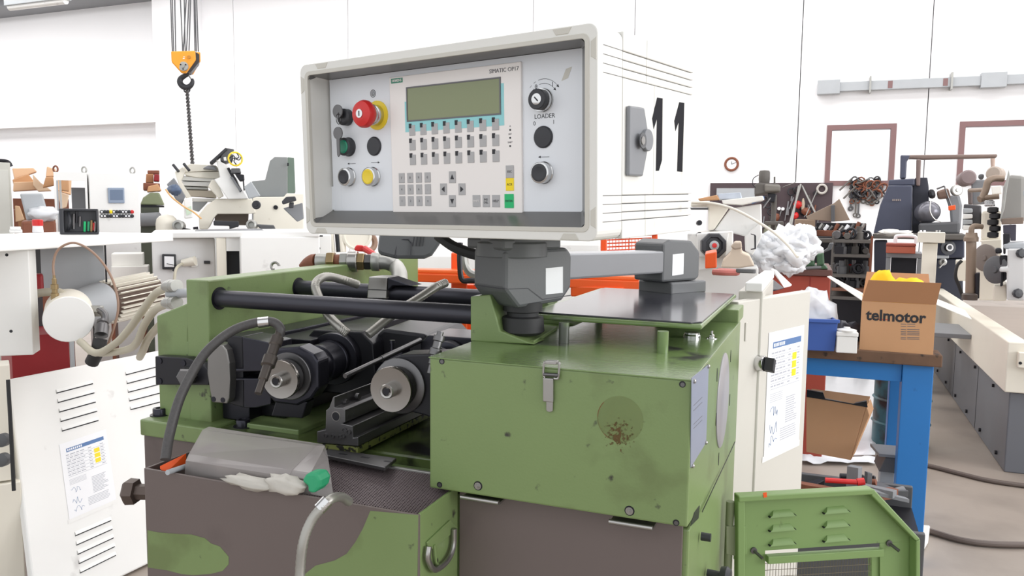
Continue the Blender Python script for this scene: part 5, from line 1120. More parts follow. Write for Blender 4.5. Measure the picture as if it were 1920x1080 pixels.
F4('cover_plate', ((708, 402), (765, 360), (835, 470), (745, 492)), 4.82, .05, LGREY)
F4('column', ((258, 490), (322, 478), (325, 636), (262, 640)), 4.75, .12, WHITE)
F4('column_smear', ((270, 560), (315, 545), (318, 600), (280, 615)), 4.749, .001, mat('green_smear', (206, 226, 204), .5), 0)
obj('orange_hose', MB().tube([A(*z4(q)[0], 4.7) for q in ((122, 420), (170, 480), (260, 550), (330, 590), (390, 640))], .005, 8), mat('orange_hose', (226, 178, 120), .5), t)
obj('blue_fittings', MB().blob(A(*z4((190, 425))[0], 4.74), (.045, .03, .03), 4, .5), mat('blue_fitting', (84, 100, 126), .4, var=.4, sc=40), t)
c = A(*z4((806, 538))[0], 4.95); obj('hand_wheel', MB().lathe(c, -FW, [(.026, 0), (.028, .01), (.024, .016), (.012, .017), (.011, .024), (.005, .025)], 28), BLKP, t)
c = A(*z4((642, 700))[0], 4.7)
F4('clamp_jaw', ((480, 655), (672, 660), (672, 700), (600, 720), (600, 695), (482, 692)), 4.85, .1, BLKP)
for q, r in (((214, 692), .034), ((765, 685), .031)):
    c = A(*z4(q)[0], 4.7); obj('roller', MB().lathe(c, -FW+RI*.2, [(r, -.06), (r, 0), (r*.92, .004), (r*.6, .008), (r*.55, -.02), (.001, -.02)], 26), GALV, t)
c = A(*z4((130, 680))[0], 4.8); obj('white_dome', MB().lathe(c-V((0, 0, .05)), ZU, [(.062, 0), (.062, .05), (.056, .08), (.04, .098), (.015, .107), (.001, .108)], 28), CREAM, t)
F4('wedge', ((795, 682), (935, 690), (952, 728), (850, 732)), 4.75, .1, DGREY)
F4('dark_recess', ((260, 710), (310, 720), (310, 735), (255, 735)), 4.7, .05, BLACKM, 0)
F4('dark_recess', ((328, 705), (365, 700), (370, 735), (330, 735)), 4.7, .05, BLACKM, 0)
F4('lever_head', ((992, 512), (1025, 476), (1095, 472), (1105, 505), (1050, 520), (1000, 535)), 4.6, .08, BLKP)
F4('lever_stem', ((1048, 520), (1085, 515), (1082, 560), (1046, 562)), 4.62, .05, BLKP)
F4('side_box', ((1003, 562), (1150, 520), (1160, 640), (1110, 665)), 4.7, .15, MGREY)
F4('plinth', ((200, 735), (1160, 735), (1160, 2200), (200, 2200)), 5.2, .5, WHITE)
c = A(*z4((950, 556))[0], 5.09); obj('screw', MB().cyl(c, c-FW*.01, .014, n=10), BLACKM, t)
t = thing('flat_tray', 'thin flat steel tray lying on the white cabinet behind the green machine', 'tray', A(430, 434, 4.2)); obj('tray_base', flat(z4((340, 728), (840, 720), (870, 730), (350, 742)), 4.15, .2), MGREY, t, .003); obj('tray_rib', flat(z4((380, 725), (700, 722), (700, 728), (380, 731)), 4.14, .02), STEEL, t)
# green-grey machine behind
t = thing('grey_machine_column', 'grey green machine column standing behind the white slide machine', 'machine', A(525, 370, 7)-ZU*1.5)
F4('column_body', ((770, 358), (868, 350), (905, 205), (940, 176), (1035, 178), (1035, 475), (770, 475)), 7.0, .6, mat('column_grey', (134, 138, 138), .5)); F4('column_edge', ((1036, 178), (1086, 184), (1096, 440), (1036, 475)), 7.05, .5, mat('column_green', (106, 124, 112), .5))
F4('slot', ((1034, 222), (1046, 222), (1046, 244), (1034, 244)), 6.99, .02, BLACKM, 0); F4('column_base', ((770, 476), (1096, 476), (1096, 1400), (770, 1400)), 7.0, .6, MGREY)
# white cabinet with meter
mcb = Bx(284, 404, 447, 560, 3.95, 22, .5, z0=0)
t = thing('meter_cabinet', 'long white machine cabinet with square ammeter and white plug', 'cabinet', V((mcb.c.x, mcb.c.y, 0)))
obj('cabinet_body', mcb.mb(), mat('white_grey_cabinet', (222, 222, 222), .45, var=.04), t, .006)
m2_ = Bx(450, 600, 444, 560, 3.9, 26, .5, z0=0); obj('cabinet_body', m2_.mb(), WHITE, t, .006)
m3_ = Bx(405, 450, 446, 560, 3.96, 22, .4, z0=0); obj('cabinet_post', m3_.mb(0, .42, 0, 1, 0, 1), CREAM, t, .004); obj('cabinet_lintel', m3_.mb(.43, 1, 0, 1, .945, 1), WHITE, t); obj('dark_slot', m3_.mb(.43, 1, .3, .5, 0, .944), BLACKM, t)
obj('cabinet_lid', MB().prism([mcb.P(0, -.03, 1.0), m2_.P(1, -.03, 1.0)*1, m2_.P(1, 1, 1.0), mcb.P(0, 1, 1.0)], ZU*.03), WHITE, t, .006)
mf = Face(mcb.o, -mcb.n)
mb = MB(); mf.poly(mb, z4((96, 904), (200, 906), (202, 1020), (97, 1018)), .02); am = obj('ammeter', mb, BLKP, t, .004)
mb = MB(); mf.poly(mb, z4((112, 922), (184, 924), (186, 1003), (113, 1002)), .002, .02); obj('dial', mb, PAPER, am)
mb = MB(); mf.poly(mb, z4((130, 975), (180, 985), (180, 989), (130, 980)), .001, .0225); obj('needle', mb, INK, am)
mb = MB(); mf.poly(mb, z4((300, 930), (360, 925), (365, 1000), (310, 1005)), .02); pg = obj('socket', mb, WHITE, t, .006)
c = mf.pt(*z4((300, 955))[0], .04); obj('plug', MB().cyl(c+RI*.03, c-RI*.035-ZU*.012, .024, .018, 16), CREAM, pg)
obj('plug_cable', MB().tube([c-RI*.033-ZU*.012, A(330, 505, 3.85), A(326, 540, 3.8), A(323, 600, 3.75)], .007, 8), HOSEC, pg)
obj('meter_cable', MB().tube([mf.pt(*q, .02) for q in z4((190, 985), (200, 1000), (180, 1035))], .006, 8), BLKP, am)
mb = MB(); mf.poly(mb, z4((410, 955), (457, 956), (457, 978), (410, 977)), .01); obj('rocker_switch', mb, BLKP, t, .002)
ch_ = A(516, 504, 1.75); t = thing('steel_hook', 'small steel J hook standing on the rear of the green end plate', 'hook', ch_); obj('hook', MB().torus(ch_+ZU*.006, FW, .0085, .0035, 16, 8, 150, 400), STEEL, t)
# ================================================================ crane hook block
HD = 9.4; t = thing('hook_block', 'orange crane hook block hanging on steel ropes at upper left', 'crane hook', A(347, 140, HD))
zh = lambda *P: zz(P, 0, 0, 3.375)
obj('cheek_plate', flat(zh((1082, 324), (1236, 320), (1240, 378), (1180, 462), (1150, 462), (1085, 390)), HD, .05), GOLDH, t, .01)
obj('cheek_plate', flat(zh((1120, 326), (1268, 330), (1270, 385), (1222, 470), (1195, 468), (1110, 400)), HD+.32, .05), GOLDH, t, .01)
obj('sheave_housing', flat(zh((1095, 330), (1240, 330), (1262, 345), (1262, 390), (1210, 455), (1180, 460), (1100, 390)), HD+.052, .26), BLKP, t)
c = A(*zh((1162, 420))[0], HD); obj('axle_plate', MB().lathe(c, -FW, [(.055, -.01), (.055, .01), (.05, .012), (.02, .012), (.018, .02), (.001, .02)], 24), GALV, t)
for k in range(3): a = k*2.09+.5; obj('axle_bolt', MB().cyl(c+(RI*math.cos(a)+UP*math.sin(a))*.035-FW*.01, c+(RI*math.cos(a)+UP*math.sin(a))*.035-FW*.018, .009, n=8), BLACKM, t)
for q in ((1120, 372), (1198, 362)): c2_ = A(*zh(q)[0], HD); obj('side_bolt', MB().cyl(c2_, c2_-FW*.012, .02, n=12), mat('hoist_dark', (196, 130, 40), .5), t)
mb = MB()
for x0, y0, x1, y1 in ((1144, 358, 1170, 362), (1146, 368, 1168, 372), (1112, 386, 1128, 392), (1112, 398, 1128, 404)): mb.prism([A(x, y, HD-.006) for x, y in zh((x0, y0), (x1, y0), (x1, y1), (x0, y1))], FW*.003)
obj('plate_print', mb, PAPER, t, kind='stuff')
hkc = A(*zh((1182, 515))[0], HD+.17)
hk_ = obj('hook', MB().tube([hkc+RI*x*.01+UP*z*.01 for x, z in ((1, 16), (1, 9), (-3, 6.5), (-7.5, 3), (-8, -2), (-4, -6.5), (1.5, -7), (5.5, -4), (7, 0), (6.5, 3))], .028, 12, 6, rr=lambda i: .016+.02*math.sin(min(1, i/54)*math.pi)), BLKP, t)
obj('safety_latch', MB().cyl(hkc+RI*.01+UP*.09, hkc+RI*.065+UP*.01, .008, n=8), GALV, t)
for x0, x1 in ((1080, 1090), (1090, 1099), (1106, 1112), (1142, 1156), (1166, 1172), (1178, 1160), (1196, 1180), (1206, 1196), (1228, 1234), (1234, 1243), (1244, 1255)):
    a = A(*zh((x1, 326))[0], HD+.15); b = A(*zh((x0, 0))[0], HD+.15); d = (b-a)*(1/(b-a).z); obj('rope', MB().cyl(a, a+d*(6.72-a.z), .007, n=6), DGREY, t)
# chain
ct_ = hkc-UP*.06; cbm = A(361, 309, HD+.17); t = thing('lifting_chain', 'dark lifting chain hanging from the crane hook', 'chain', cbm)
dv = cbm-ct_; n = 44; ll = dv.length/n*1.5; ddir = dv.normalized(); side = ddir.cross(FW).normalized()
obj('shackle', MB().torus(ct_-ZU*.04, FW, .035, .009, 18, 6), BLKP, t)
lk = None
for k in range(n):
    c = ct_+dv*((k+.8)/n); ax_ = FW if k % 2 == 0 else side; s_ = ax_.cross(ddir).normalized(); P_ = []
    for i in range(8): a = math.pi*2*i/8; P_.append(c+s_*(math.cos(a)*.019)+ddir*(math.sin(a)*ll*.5))
    mb = MB(); mb.tube(P_+[P_[0]], .0085, 5, 1); obj('link', mb, DSTEEL, t)
# ================================================================ behind the console: orange frame, hoses, grey case
t = thing('orange_barrier', 'orange painted steel barrier with mesh side behind the green machine', 'barrier', A(900, 540, 2.4)-ZU*1.0)
OD = 2.35
def beam(nm, pts, D, th, m=ORANGE, D2=None): return obj(nm, flat(pts, D, th, D2), m, t, .004)
beam('beam', [(592, 506), (900, 516), (1200, 527), (1200, 545), (900, 533), (592, 522)], OD, .07)
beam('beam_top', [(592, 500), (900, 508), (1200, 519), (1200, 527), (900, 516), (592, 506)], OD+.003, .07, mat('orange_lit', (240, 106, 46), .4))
beam('upright', [(846, 474), (876, 476), (876, 700), (846, 700)], OD+.08, .06); beam('upright', [(600, 523), (668, 525), (668, 700), (600, 700)], OD+.08, .06)
beam('upright', [(848, 533), (896, 534), (896, 700), (848, 700)], OD+.15, .04)
beam('mesh_post', [(1126, 446), (1138, 448), (1138, 485), (1126, 482)], OD+.3, .03); beam('mesh_post', [(1222, 440), (1233, 438), (1233, 470), (1222, 470)], OD+.3, .03)
beam('mesh_rail', [(1126, 443), (1233, 436), (1233, 441), (1126, 448)], OD+.3, .03)
for k in range(6): y = 449+k*6.5; beam('mesh_bar', [(1138, y), (1222, y-4), (1222, y-1.5), (1138, y+2.5)], OD+.31, .005)
for k in range(14): x = 1142+k*6; beam('mesh_wire', [(x, 447), (x+1.3, 447), (x+1.3, 486), (x, 486)], OD+.312, .003)
beam('end_block', [(1322, 476), (1344, 472), (1344, 502), (1322, 504)], OD+.3, .2)
beam('foot', [(1070, 536), (1170, 540), (1170, 560), (1070, 556)], OD+.01, .3)
# white machine body behind (under the console)
t = thing('white_machine', 'white machine body with knobs seen beneath the control console', 'machine', A(640, 500, 4.6)-ZU*1.2)
b = Bx(560, 622, 440, 560, 4.6, 22, .4, z0=0); obj('body', b.mb(), WHITE, t, .006)
b2 = Bx(640, 900, 478, 600, 5.0, 22, .4, z0=0); obj('body', b2.mb(), WHITE, t, .01)
z7a = lambda *P: zz(P, 560, 440, 4.153)
for q in ((95, 106), (158, 106)): c = b.o and Face(b.o, -b.n).pt(*z7a(q)[0]); obj('screw', MB().cyl(c, c-b.n*.006, .008, n=10), BLACKM, t)
obj('vent_slot', flat(z7a((138, 5), (188, 5), (188, 16), (138, 16)), 4.59, .008), BLACKM, t)
for k, q in enumerate((260, 300, 335)): obj('conduit', MB().cyl(A(*z7a((q, -10))[0], 4.7), A(*z7a((q+12, 135))[0], 4.7), .011+.004*k, n=10), (CREAM, BLACKM, CREAM)[k], t)
c = A(*z7a((460, 10))[0], 4.7); obj('hand_wheel', MB().lathe(c-ZU*.0, -FW, [(.085, 0), (.088, .02), (.075, .025), (.07, .015), (.001, .015)], 32), CREAM, t)
obj('rope_drum', MB().torus(A(*z7a((540, 60))[0], 4.75), -FW+RI, .05, .018, 24, 8), BROWNT, t)
b3 = Bx(1010, 1130, 450, 600, 4.8, 22, .4, z0=0); obj('body', b3.mb(), WHITE, t, .03)
t = thing('red_valve', 'red lever valve handle above the hose fittings', 'valve', A(685, 470, 2.0)); obj('body', flat(z7a((430, 110), (450, 82), (500, 84), (530, 115), (560, 108), (600, 150), (560, 158), (520, 135), (440, 128)), 2.0, .03), RED, t, .004); obj('lever', MB().cyl(A(684, 466, 2.0), A(705, 480, 1.97), .008, n=10), RED, t)
# hose assembly
t = thing('pipe_assembly', 'row of threaded pipe fittings and elbow above the orange beam', 'pipe', A(660, 510, 1.9)); PD = 1.9
def seg(nm, x0, x1, y0, y1, r, m, n=16): a, b_ = A(x0, y0, PD), A(x1, y1, PD); return obj(nm, MB().lathe(a, b_-a, [(r*.94, 0), (r, .002), (r, (b_-a).length-.002), (r*.94, (b_-a).length)], n), m, t)
obj('rusty_pipe', MB().tube([A(564, 499, 1.92), A(578, 492, 1.91), A(594, 490, PD)], .015, 14, 6, rr=lambda i: .006+.0125*min(1, i/9)), RUST, t)
seg('sleeve', 593, 614, 490, 490, .0190, GALV); seg('hex_nut', 614, 628, 490, 490, .0245, BRASS, 6); seg('nipple', 627, 640, 490, 490, .017, RUST); seg('hex_nut', 639, 653, 490.5, 490.5, .023, GALV, 6); seg('valve_body', 653, 671, 490, 490, .0255, STEEL); seg('hex_nut', 671, 684, 490, 490.5, .0225, BRASS, 6); seg('hex_nut', 684, 697, 491, 491, .0205, DSTEEL, 6); seg('collar', 697, 712, 491, 491, .0225, GALV)
obj('elbow', MB().tube([A(710, 491, PD), A(726, 492, PD), A(742, 500, PD), A(749, 514, PD-.05), A(750, 536, PD-.1)], .0185, 14), GALV, t)
# conduit
solo(obj('conduit', MB().tube([A(863, 455, 2.2), A(862, 490, 2.2), A(866, 524, 2.2), A(884, 526, 2.2), A(900, 527, 2.2)], .008, 8), BLACKM), 'dark bent conduit in front of the orange upright', 'conduit')
solo(obj('flexible_conduit', MB().tube([A(870, 470, 2.25), A(872, 495, 2.25), A(880, 510, 2.25), A(892, 516, 2.25)], .012, 10), GALV), 'grey flexible conduit beside the orange upright', 'conduit')
# grey case
t = thing('grey_housing', 'dark grey plastic housing with grooves hanging behind the console', 'housing', A(768, 480, 1.75))
obj('shell', flat(z7a((640, -40), (1110, -40), (1112, 60), (1040, 165), (980, 190), (760, 190), (640, 160), (612, 140), (625, 20)), 1.72, .08), JOINT, t, .008)
for k in range(9):
    x = (660, 675, 690, 705, 720, 900, 925, 950, 975)[k]; obj('groove', flat(z7a((x, 10), (x+5, 10), (x-8, 90), (x-13, 90)), 1.7195, .002), BLKP, t)
for a, b_ in (((752, 170), (765, 60)), ((765, 60), (790, 38)), ((790, 38), (855, 38)), ((855, 38), (878, 65)), ((878, 65), (872, 170))): obj('panel_line', MB().cyl(A(*z7a(a)[0], 1.718), A(*z7a(b_)[0], 1.718), .0014, n=6), BLKP, t)
obj('mark', flat(z7a((800, 36), (832, 36), (815, 66)), 1.7185, .002), BLKP, t)
obj('mount', flat([(740, 380), (800, 380), (800, 440), (740, 440)], 1.76, .04), JOINT, t)
# ================================================================ white cabinet top behind the door, tool on it
zr = lambda *P: zz(P, 1300, 260, 3.6)
ctop = 1.212
P_ = [onz(*q, ctop) for q in ((1300, 560), (1385, 568), (1445, 508), (1330, 505))]
t = ECAB
bx0 = onz(1395, 560, ctop); far = onz(1440, 507, ctop); lft = -.10
obj('top_sheet', MB().prism([V((-.12, 1.78, ctop)), V((bx0.x-.03, 1.78, ctop)), V((far.x-.01, far.y, ctop)), V((-.12, far.y, ctop))], ZU*-.02), WHITE, t, .003)
obj('cabinet_body', MB().box((-.12, 1.80, .5), (bx0.x-.045, far.y-.02, ctop-.021)), DOORG, t, .003)
obj('bent_flap', MB().prism([A(*q) for q in ((1445, 505, 2.45), (1452, 508, 2.4), (1483, 537, 2.3), (1470, 540, 2.3))], V((.004, .01, .004))), WHITE, t, .002)
obj('inner_gap', MB().prism([A(*q) for q in ((1445, 520, 2.47), (1470, 540, 2.4), (1425, 552, 2.3), (1432, 545, 2.3))], V((.0, .01, -.002))), BLACKM, t)
a, b_ = onz(1342, 509, ctop+.01), onz(1400, 512, ctop+.01)
pt = thing('pliers', 'red handled pliers lying on the white cabinet top', 'pliers', (a+b_)/2-ZU*.01); d = (b_-a); sdv = d.cross(ZU).normalized()
for s in (-1, 1): obj('handle', MB().tube([a+sdv*.018*s, a+d*.35+sdv*.02*s, a+d*.7+sdv*.004*s], .0075, 8, 4), mat('faded_red', (190, 108, 100), .5), pt)
obj('jaw', MB().prism([a+d*.7+sdv*.012, a+d*.7-sdv*.012, a+d*1.25-sdv*.004, a+d*1.3, a+d*1.25+sdv*.004], ZU*.01), DSTEEL, pt, .002)
# ================================================================ white hooded machine right of the console
t = thing('white_hood_machine', 'white hooded machine with black octagonal port with red centre', 'machine', A(1360, 480, 3.6)-ZU*1.2)
def FR(nm, pts, D, th, m, bev=.006, D2=None, par=None): return obj(nm, flat(zr(*pts), D, th, D2), m, par or t, bev)
FR('lower_body', ((-40, 640), (270, 625), (270, 860), (-40, 900)), 3.55, .5, WHITE); FR('port_plate', ((20, 640), (265, 625), (240, 640), (215, 800), (30, 800)), 3.5, .05, WHITE)
FR('hood', ((140, 620), (250, 470), (460, 440), (465, 650), (350, 660), (270, 640)), 3.7, .4, WHITE); FR('side_panel', ((345, 660), (455, 560), (465, 655), (400, 790), (350, 760)), 3.66, .3, WHITE)
FR('lid', ((-20, 430), (140, 435), (240, 470), (140, 615), (100, 620), (100, 460), (-20, 460)), 3.72, .3, CREAM)
FR('slot', ((-20, 465), (100, 465), (100, 480), (-20, 480)), 3.71, .02, DGREY, 0)
FR('inner_parts', ((100, 470), (185, 480), (180, 600), (105, 615)), 3.75, .1, LGREY); FR('inner_block', ((130, 500), (160, 505), (150, 570), (130, 565)), 3.74, .02, BLKP)
oc = A(*zr((137, 722))[0], 3.46)
oct_ = obj('port', MB().lathe(oc, -FW, [(.058, -.02), (.058, .007), (.053, .014), (.04, .014), (.036, .003), (.02, .003)], 8, math.pi/8), BLKP, t)
obj('port_ring', MB().lathe(oc-FW*.004, -FW, [(.021, 0), (.021, .008), (.012, .01)], 24), LGREY, oct_); obj('port_button', MB().lathe(oc-FW*.006, -FW, [(.0105, 0), (.0105, .011), (.001, .012)], 20), RED, oct_)
FR('handle_leg', ((385, 640), (420, 650), (420, 655), (390, 648)), 3.6, .02, BLKP, .002); FR('handle_bar', ((410, 650), (424, 655), (424, 745), (412, 745)), 3.6, .02, BLKP, .002); FR('handle_leg', ((385, 745), (420, 738), (420, 745), (390, 752)), 3.6, .02, BLKP, .002)
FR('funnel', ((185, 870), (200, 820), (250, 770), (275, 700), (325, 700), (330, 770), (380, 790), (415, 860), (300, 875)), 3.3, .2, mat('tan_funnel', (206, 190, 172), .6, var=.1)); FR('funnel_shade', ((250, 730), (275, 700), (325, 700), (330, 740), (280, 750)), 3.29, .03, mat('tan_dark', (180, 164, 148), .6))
FR('base', ((-40, 860), (440, 870), (440, 2600), (-40, 2600)), 3.8, .4, WHITE)
for q in ((35, 570), (35, 650)): c = A(*zr(q)[0], 3.54); obj('screw', MB().cyl(c, c-FW*.02, .012, n=10), BLACKM, t)
t2 = thing('paper_bundle', 'silver and cardboard packages lying on top of the white hooded machine', 'package', A(1370, 380, 3.7))
FR('foil_package', ((160, 372), (320, 362), (330, 405), (170, 412)), 3.6, .2, mat('foil', (196, 204, 216), .3, .4, var=.2, sc=30), .004, None, t2); FR('cardboard_strip', ((30, 405), (160, 380), (180, 412), (40, 418)), 3.62, .2, CARD, .004, None, t2); FR('package', ((190, 415), (470, 385), (480, 415), (330, 448), (200, 440)), 3.58, .25, CARDW, .004, None, t2); FR('blue_edge', ((390, 415), (478, 388), (480, 412), (395, 440)), 3.57, .01, PBLUE, .002, None, t2)
hs_ = solo(obj('white_hose', MB().tube([A(*zr(q)[0], D) for q, D in (((-10, 430), 3.3), ((120, 435), 3.25), ((260, 470), 3.2), ((400, 540), 3.15), ((540, 630), 3.1), ((640, 720), 3.05), ((705, 800), 3.0))], .0055, 10), CREAM), 'long white hose arching down in front of the plastic bags', 'hose')
mb = MB(); 
for k, (q, s_) in enumerate((((520, 770), (.10, .12, .085)), ((640, 740), (.12, .14, .10)), ((720, 720), (.09, .12, .09)), ((620, 830), (.10, .12, .055)), ((480, 800), (.06, .1, .055)))):
    b = MB().blob(A(*zr(q)[0], 4.0), s_, k+2, .55, 26, 16); solo(obj('plastic_bag', b.blob(A(*zr(q)[0], 4.0)+V((.01, 0, .01)), [v_*.9 for v_ in s_], k+9, .5, 26, 16), mat('white_bag_%d' % k, (236, 238, 242), .3, var=.06, sc=9, bump=.7, bsc=14)), ['crumpled white plastic bag at the left of the red bench', 'large white plastic bag in the middle of the bag heap', 'white plastic bag at the right of the bag heap', 'flat white plastic bag hanging over the red bench edge', 'small white plastic bag lowest at the left of the heap'][k], 'bag', 'white plastic bags on the red bench')
# red bench and green vise
rb_ = Bx(1440, 1557, 502, 565, 4.4, 18, .6, z0=0)
t = thing('red_bench', 'red oxide painted steel bench cabinet under the plastic bags', 'bench', V((rb_.c.x, rb_.c.y, 0)))
obj('cabinet_body', rb_.mb(0, 1, 0, 1, 0, .965), REDBR, t, .005); obj('bench_top', rb_.mb(-.02, 1.02, -.03, 1, .966, 1), mat('bench_top_brown', (98, 66, 60), .6), t, .004); obj('drawer_line', rb_.mb(.68, .687, -.004, 0, 0, .96), DRED, t)
t = thing('bench_vise', 'green bench vise at the right end of the red bench', 'vise', A(1525, 500, 4.35))
GV = mat('vise_green', (62, 92, 66), .45, var=.15)
FR('body', ((745, 800), (760, 772), (815, 770), (820, 800), (820, 860), (740, 865)), 4.3, .12, GV, .01, None, t); FR('jaw', ((830, 780), (880, 770), (885, 850), (835, 862)), 4.28, .12, GV, .008, None, t); FR('slide', ((880, 770), (930, 750), (950, 705), (920, 705), (905, 740), (870, 765)), 4.32, .06, DGREY, .006, None, t); obj('screw_bar', MB().cyl(A(*zr((700, 880))[0], 4.25), A(*zr((860, 870))[0], 4.25), .01, n=8), DSTEEL, t); FR('base', ((735, 862), (890, 855), (910, 880), (720, 885)), 4.3, .15, GV, .004, None, t)
# drill press
t = thing('drill_press', 'old dark drill press standing against the back wall', 'drill press', A(1440, 440, 9.5)-ZU*1.0)
DG2 = mat('dirty_dark_grey', (92, 88, 84), .55, var=.2, sc=8)
c = A(*zr((478, 295))[0], 9.5); obj('motor', MB().lathe(c, ZU, [(.06, -.01), (.062, 0), (.066, .04), (.064, .12), (.054, .14), (.001, .146)], 24), DG2, t)
FR('head', ((412, 310), (440, 295), (585, 308), (590, 360), (480, 372), (412, 385)), 9.4, .4, DG2, .02, None, t); FR('belt_cover', ((480, 305), (590, 315), (585, 355), (480, 360)), 9.35, .4, mat('grey_dirty', (120, 116, 110), .5), .02, None, t)
obj('spindle', MB().cyl(A(*zr((548, 310))[0], 9.4), A(*zr((548, 258))[0], 9.4), .01, n=10), DG2, t)
obj('column', MB().cyl(A(*zr((548, 380))[0], 9.5), A(*zr((548, 380))[0], 9.5)-ZU*1.7, .03, n=14), DG2, t); FR('quill', ((500, 370), (560, 370), (550, 430), (510, 430)), 9.4, .15, BLACKM, .01, None, t)
FR('table', ((480, 560), (610, 560), (610, 585), (480, 585)), 9.3, .5, DG2, .01, None, t); obj('cable', MB().tube([A(*zr(q)[0], 9.4) for q in ((440, 245), (405, 270), (402, 310), (420, 330))], .005, 8), BLACKM, t)
obj('feed_lever', MB().cyl(A(*zr((520, 400))[0], 9.2), A(*zr((470, 470))[0], 9.1), .007, n=8), DSTEEL, t)
# dark doorway recess, grey board, tools
struct('door_1', MB().box((ony(1332, 345, WY-.06).x, WY-.06, 0), (ony(1562, 345, WY-.06).x, WY-.002, ony(1400, 343, WY-.06).z)), SHADEW)
q0, q1 = ony(1344, 353, WY-.08), ony(1415, 372, WY-.08); solo(obj('grey_board', MB().box((q0.x, WY-.1, q1.z), (q1.x, WY-.061, q0.z)), LGREY), 'pale grey board fixed across the dark doorway', 'board')
rnd = random.Random(21)
def near(x, y, D): return A(x, y, D)
TL = []
LB = {'tool': 'dark hand tool hanging in the shadowy tool corner', 'pot': 'small metal part in the dark tool corner'}
for k in range(34):
    x = 1425+rnd.random()*118; y = 352+rnd.random()*66; c = ony(x, y, WY-.10); s_ = .03+.05*rnd.random(); m_ = (BLACKM, DSTEEL, MGREY, BLACKM, DG2, RUST)[k % 6]; r = rnd.random()
    mb = MB().cyl(c, c+RI*s_*(r-.5)*2-ZU*s_*3, .012, n=8) if k % 3 else MB().torus(c, FW, s_*.8, .012, 14, 6)
    TL.append((solo(obj('hanging_tool', mb, m_), 'x', 'tool', 'tools in the dark corner'), 'dark bar shaped tool' if k % 3 else 'dark ring shaped tool'))
rank(TL, '%s, %s from the left in the shadowy tool corner'); TL = []
for q, r, lb in (((578, 472), .02, 'left of the two round white gauges in the dark corner'), ((604, 474), .02, 'right of the two round white gauges in the dark corner')): gq = ony(*zr(q)[0], WY-.12); solo(obj('gauge', MB().lathe(gq, (0, 1, 0), [(.028, 0), (.03, .01), (.03, .06)], 20), PAPER), lb, 'gauge')
for (a, b_), r, lb in ((((725, 310), (640, 610)), .013, 'left long grey pole leaning in the tool corner'), (((712, 320), (660, 590)), .012, 'second long grey pole leaning in the tool corner'), (((735, 320), (830, 515)), .011, 'grey tripod leg slanting right in the tool corner'), (((835, 350), (760, 520)), .006, 'thin rod slanting left beside the brown plate'), (((600, 330), (690, 295)), .006, 'thin rod lying above the tool corner')): solo(obj('pole', MB().cyl(ony(*zr(a)[0], WY-.09-r), ony(*zr(b_)[0], WY-.5-r*30), r*1.4, n=10), GALV), lb, 'pole')
for q, s_, m_, lb in (((705, 445), (.055, .05, .05), RED, 'red machine part at the top of the tool corner'), ((690, 520), (.04, .04, .042), RED, 'red round machine part lower in the tool corner'), ((760, 490), (.055, .05, .05), RUST, 'orange rusty machine part in the tool corner'), ((740, 450), (.022, .022, .09), mat('pale_wood', (190, 176, 156), .7), 'pale wooden handle upright in the tool corner'), ((605, 630), (.022, .022, .05), mat('pink_bottle', (190, 140, 130), .5), 'pinkish bottle in the tool corner'), ((530, 650), (.11, .1, .13), mat('olive_drum', (120, 122, 104), .5), 'olive grey rounded housing behind the plastic bags'), ((560, 530), (.045, .045, .05), RUST, 'small rusty motor in the dark corner')): solo(obj('machine_part', MB().blob(ony(*zr(q)[0], WY-.16), [v_*1.35 for v_ in s_], len(lb), .25), m_), lb, 'machine part')
bw = Bx(1490, 1528, 411, 442, 8.6, 22, .3, z0=.0); t = thing('wooden_chest', 'brown wooden chest with drawer in the tool corner', 'chest', V((bw.c.x, bw.c.y, 0))); obj('carcass', bw.mb(), mat('chest_brown', (150, 128, 108), .6), t, .01); obj('drawer', bw.mb(.35, .95, -.03, 0, .80, .95), mat('drawer_brown', (170, 148, 126), .6), t, .006); c = bw.P(.6, -.05, .87); obj('knob', MB().cyl(c, c+bw.n*.03, .02, n=8), BLACKM, t)
o = obj('brown_plate', flat(zr((760, 525), (950, 435), (985, 405), (1058, 550), (950, 560), (770, 545)), 7.1, .03), mat('brown_plate', (146, 128, 112), .5, var=.12), None, .004); solo(o, 'large tilted brown sheet metal plate behind the shelves', 'plate')
o = obj('dark_bracket', flat(zr((928, 450), (955, 447), (955, 560), (930, 560)), 7.04, .05), DGREY, None, .004); solo(o, 'dark upright bracket in front of the brown plate', 'bracket')
solo(obj('rope_coil', MB().torus(ony(*zr((868, 340))[0], WY-.08), (0, 1, 0), .075, .02, 20, 8), mat('rope', (188, 184, 178), .7)), 'coil of pale rope on the dark wall', 'rope')
# ---- tool board on the white wall
tbx = []
rnd = random.Random(9); nail = []
WTY = WY-.02
tsrc = {}
def wrench(L):
    mb = MB().prism([V((-.012, 0, 0)), V((.012, 0, 0)), V((.014, 0, -L)), V((-.014, 0, -L))], (0, -.012, 0)); mb.torus(V((0, -.006, -L-.03)), (0, 1, 0), .032, .011, 12, 6); mb.torus(V((0, -.006, .025)), (0, 1, 0), .025, .01, 12, 6, 20, 340); return mb
for k in range(34):
    x = 1596+58*rnd.random(); y = 342+14*rnd.random(); L = .12+.3*rnd.random()**2; c = ony(x, y, WTY-.03*rnd.random()); mb = wrench(L)
    mb.v = [p+c for p in mb.v]; o = obj('hanging_spanner', mb, (BLACKM, DSTEEL, DG2, RUST)[k % 4]); TL.append((solo(o, 'x', 'spanner', 'spanners hung on the white wall'), ('black', 'steel', 'dirty grey', 'rusty')[k % 4]+(' long' if L > .25 else ' short')))
rank(TL, '%s spanner, %s from the left on the white wall'); TL = []
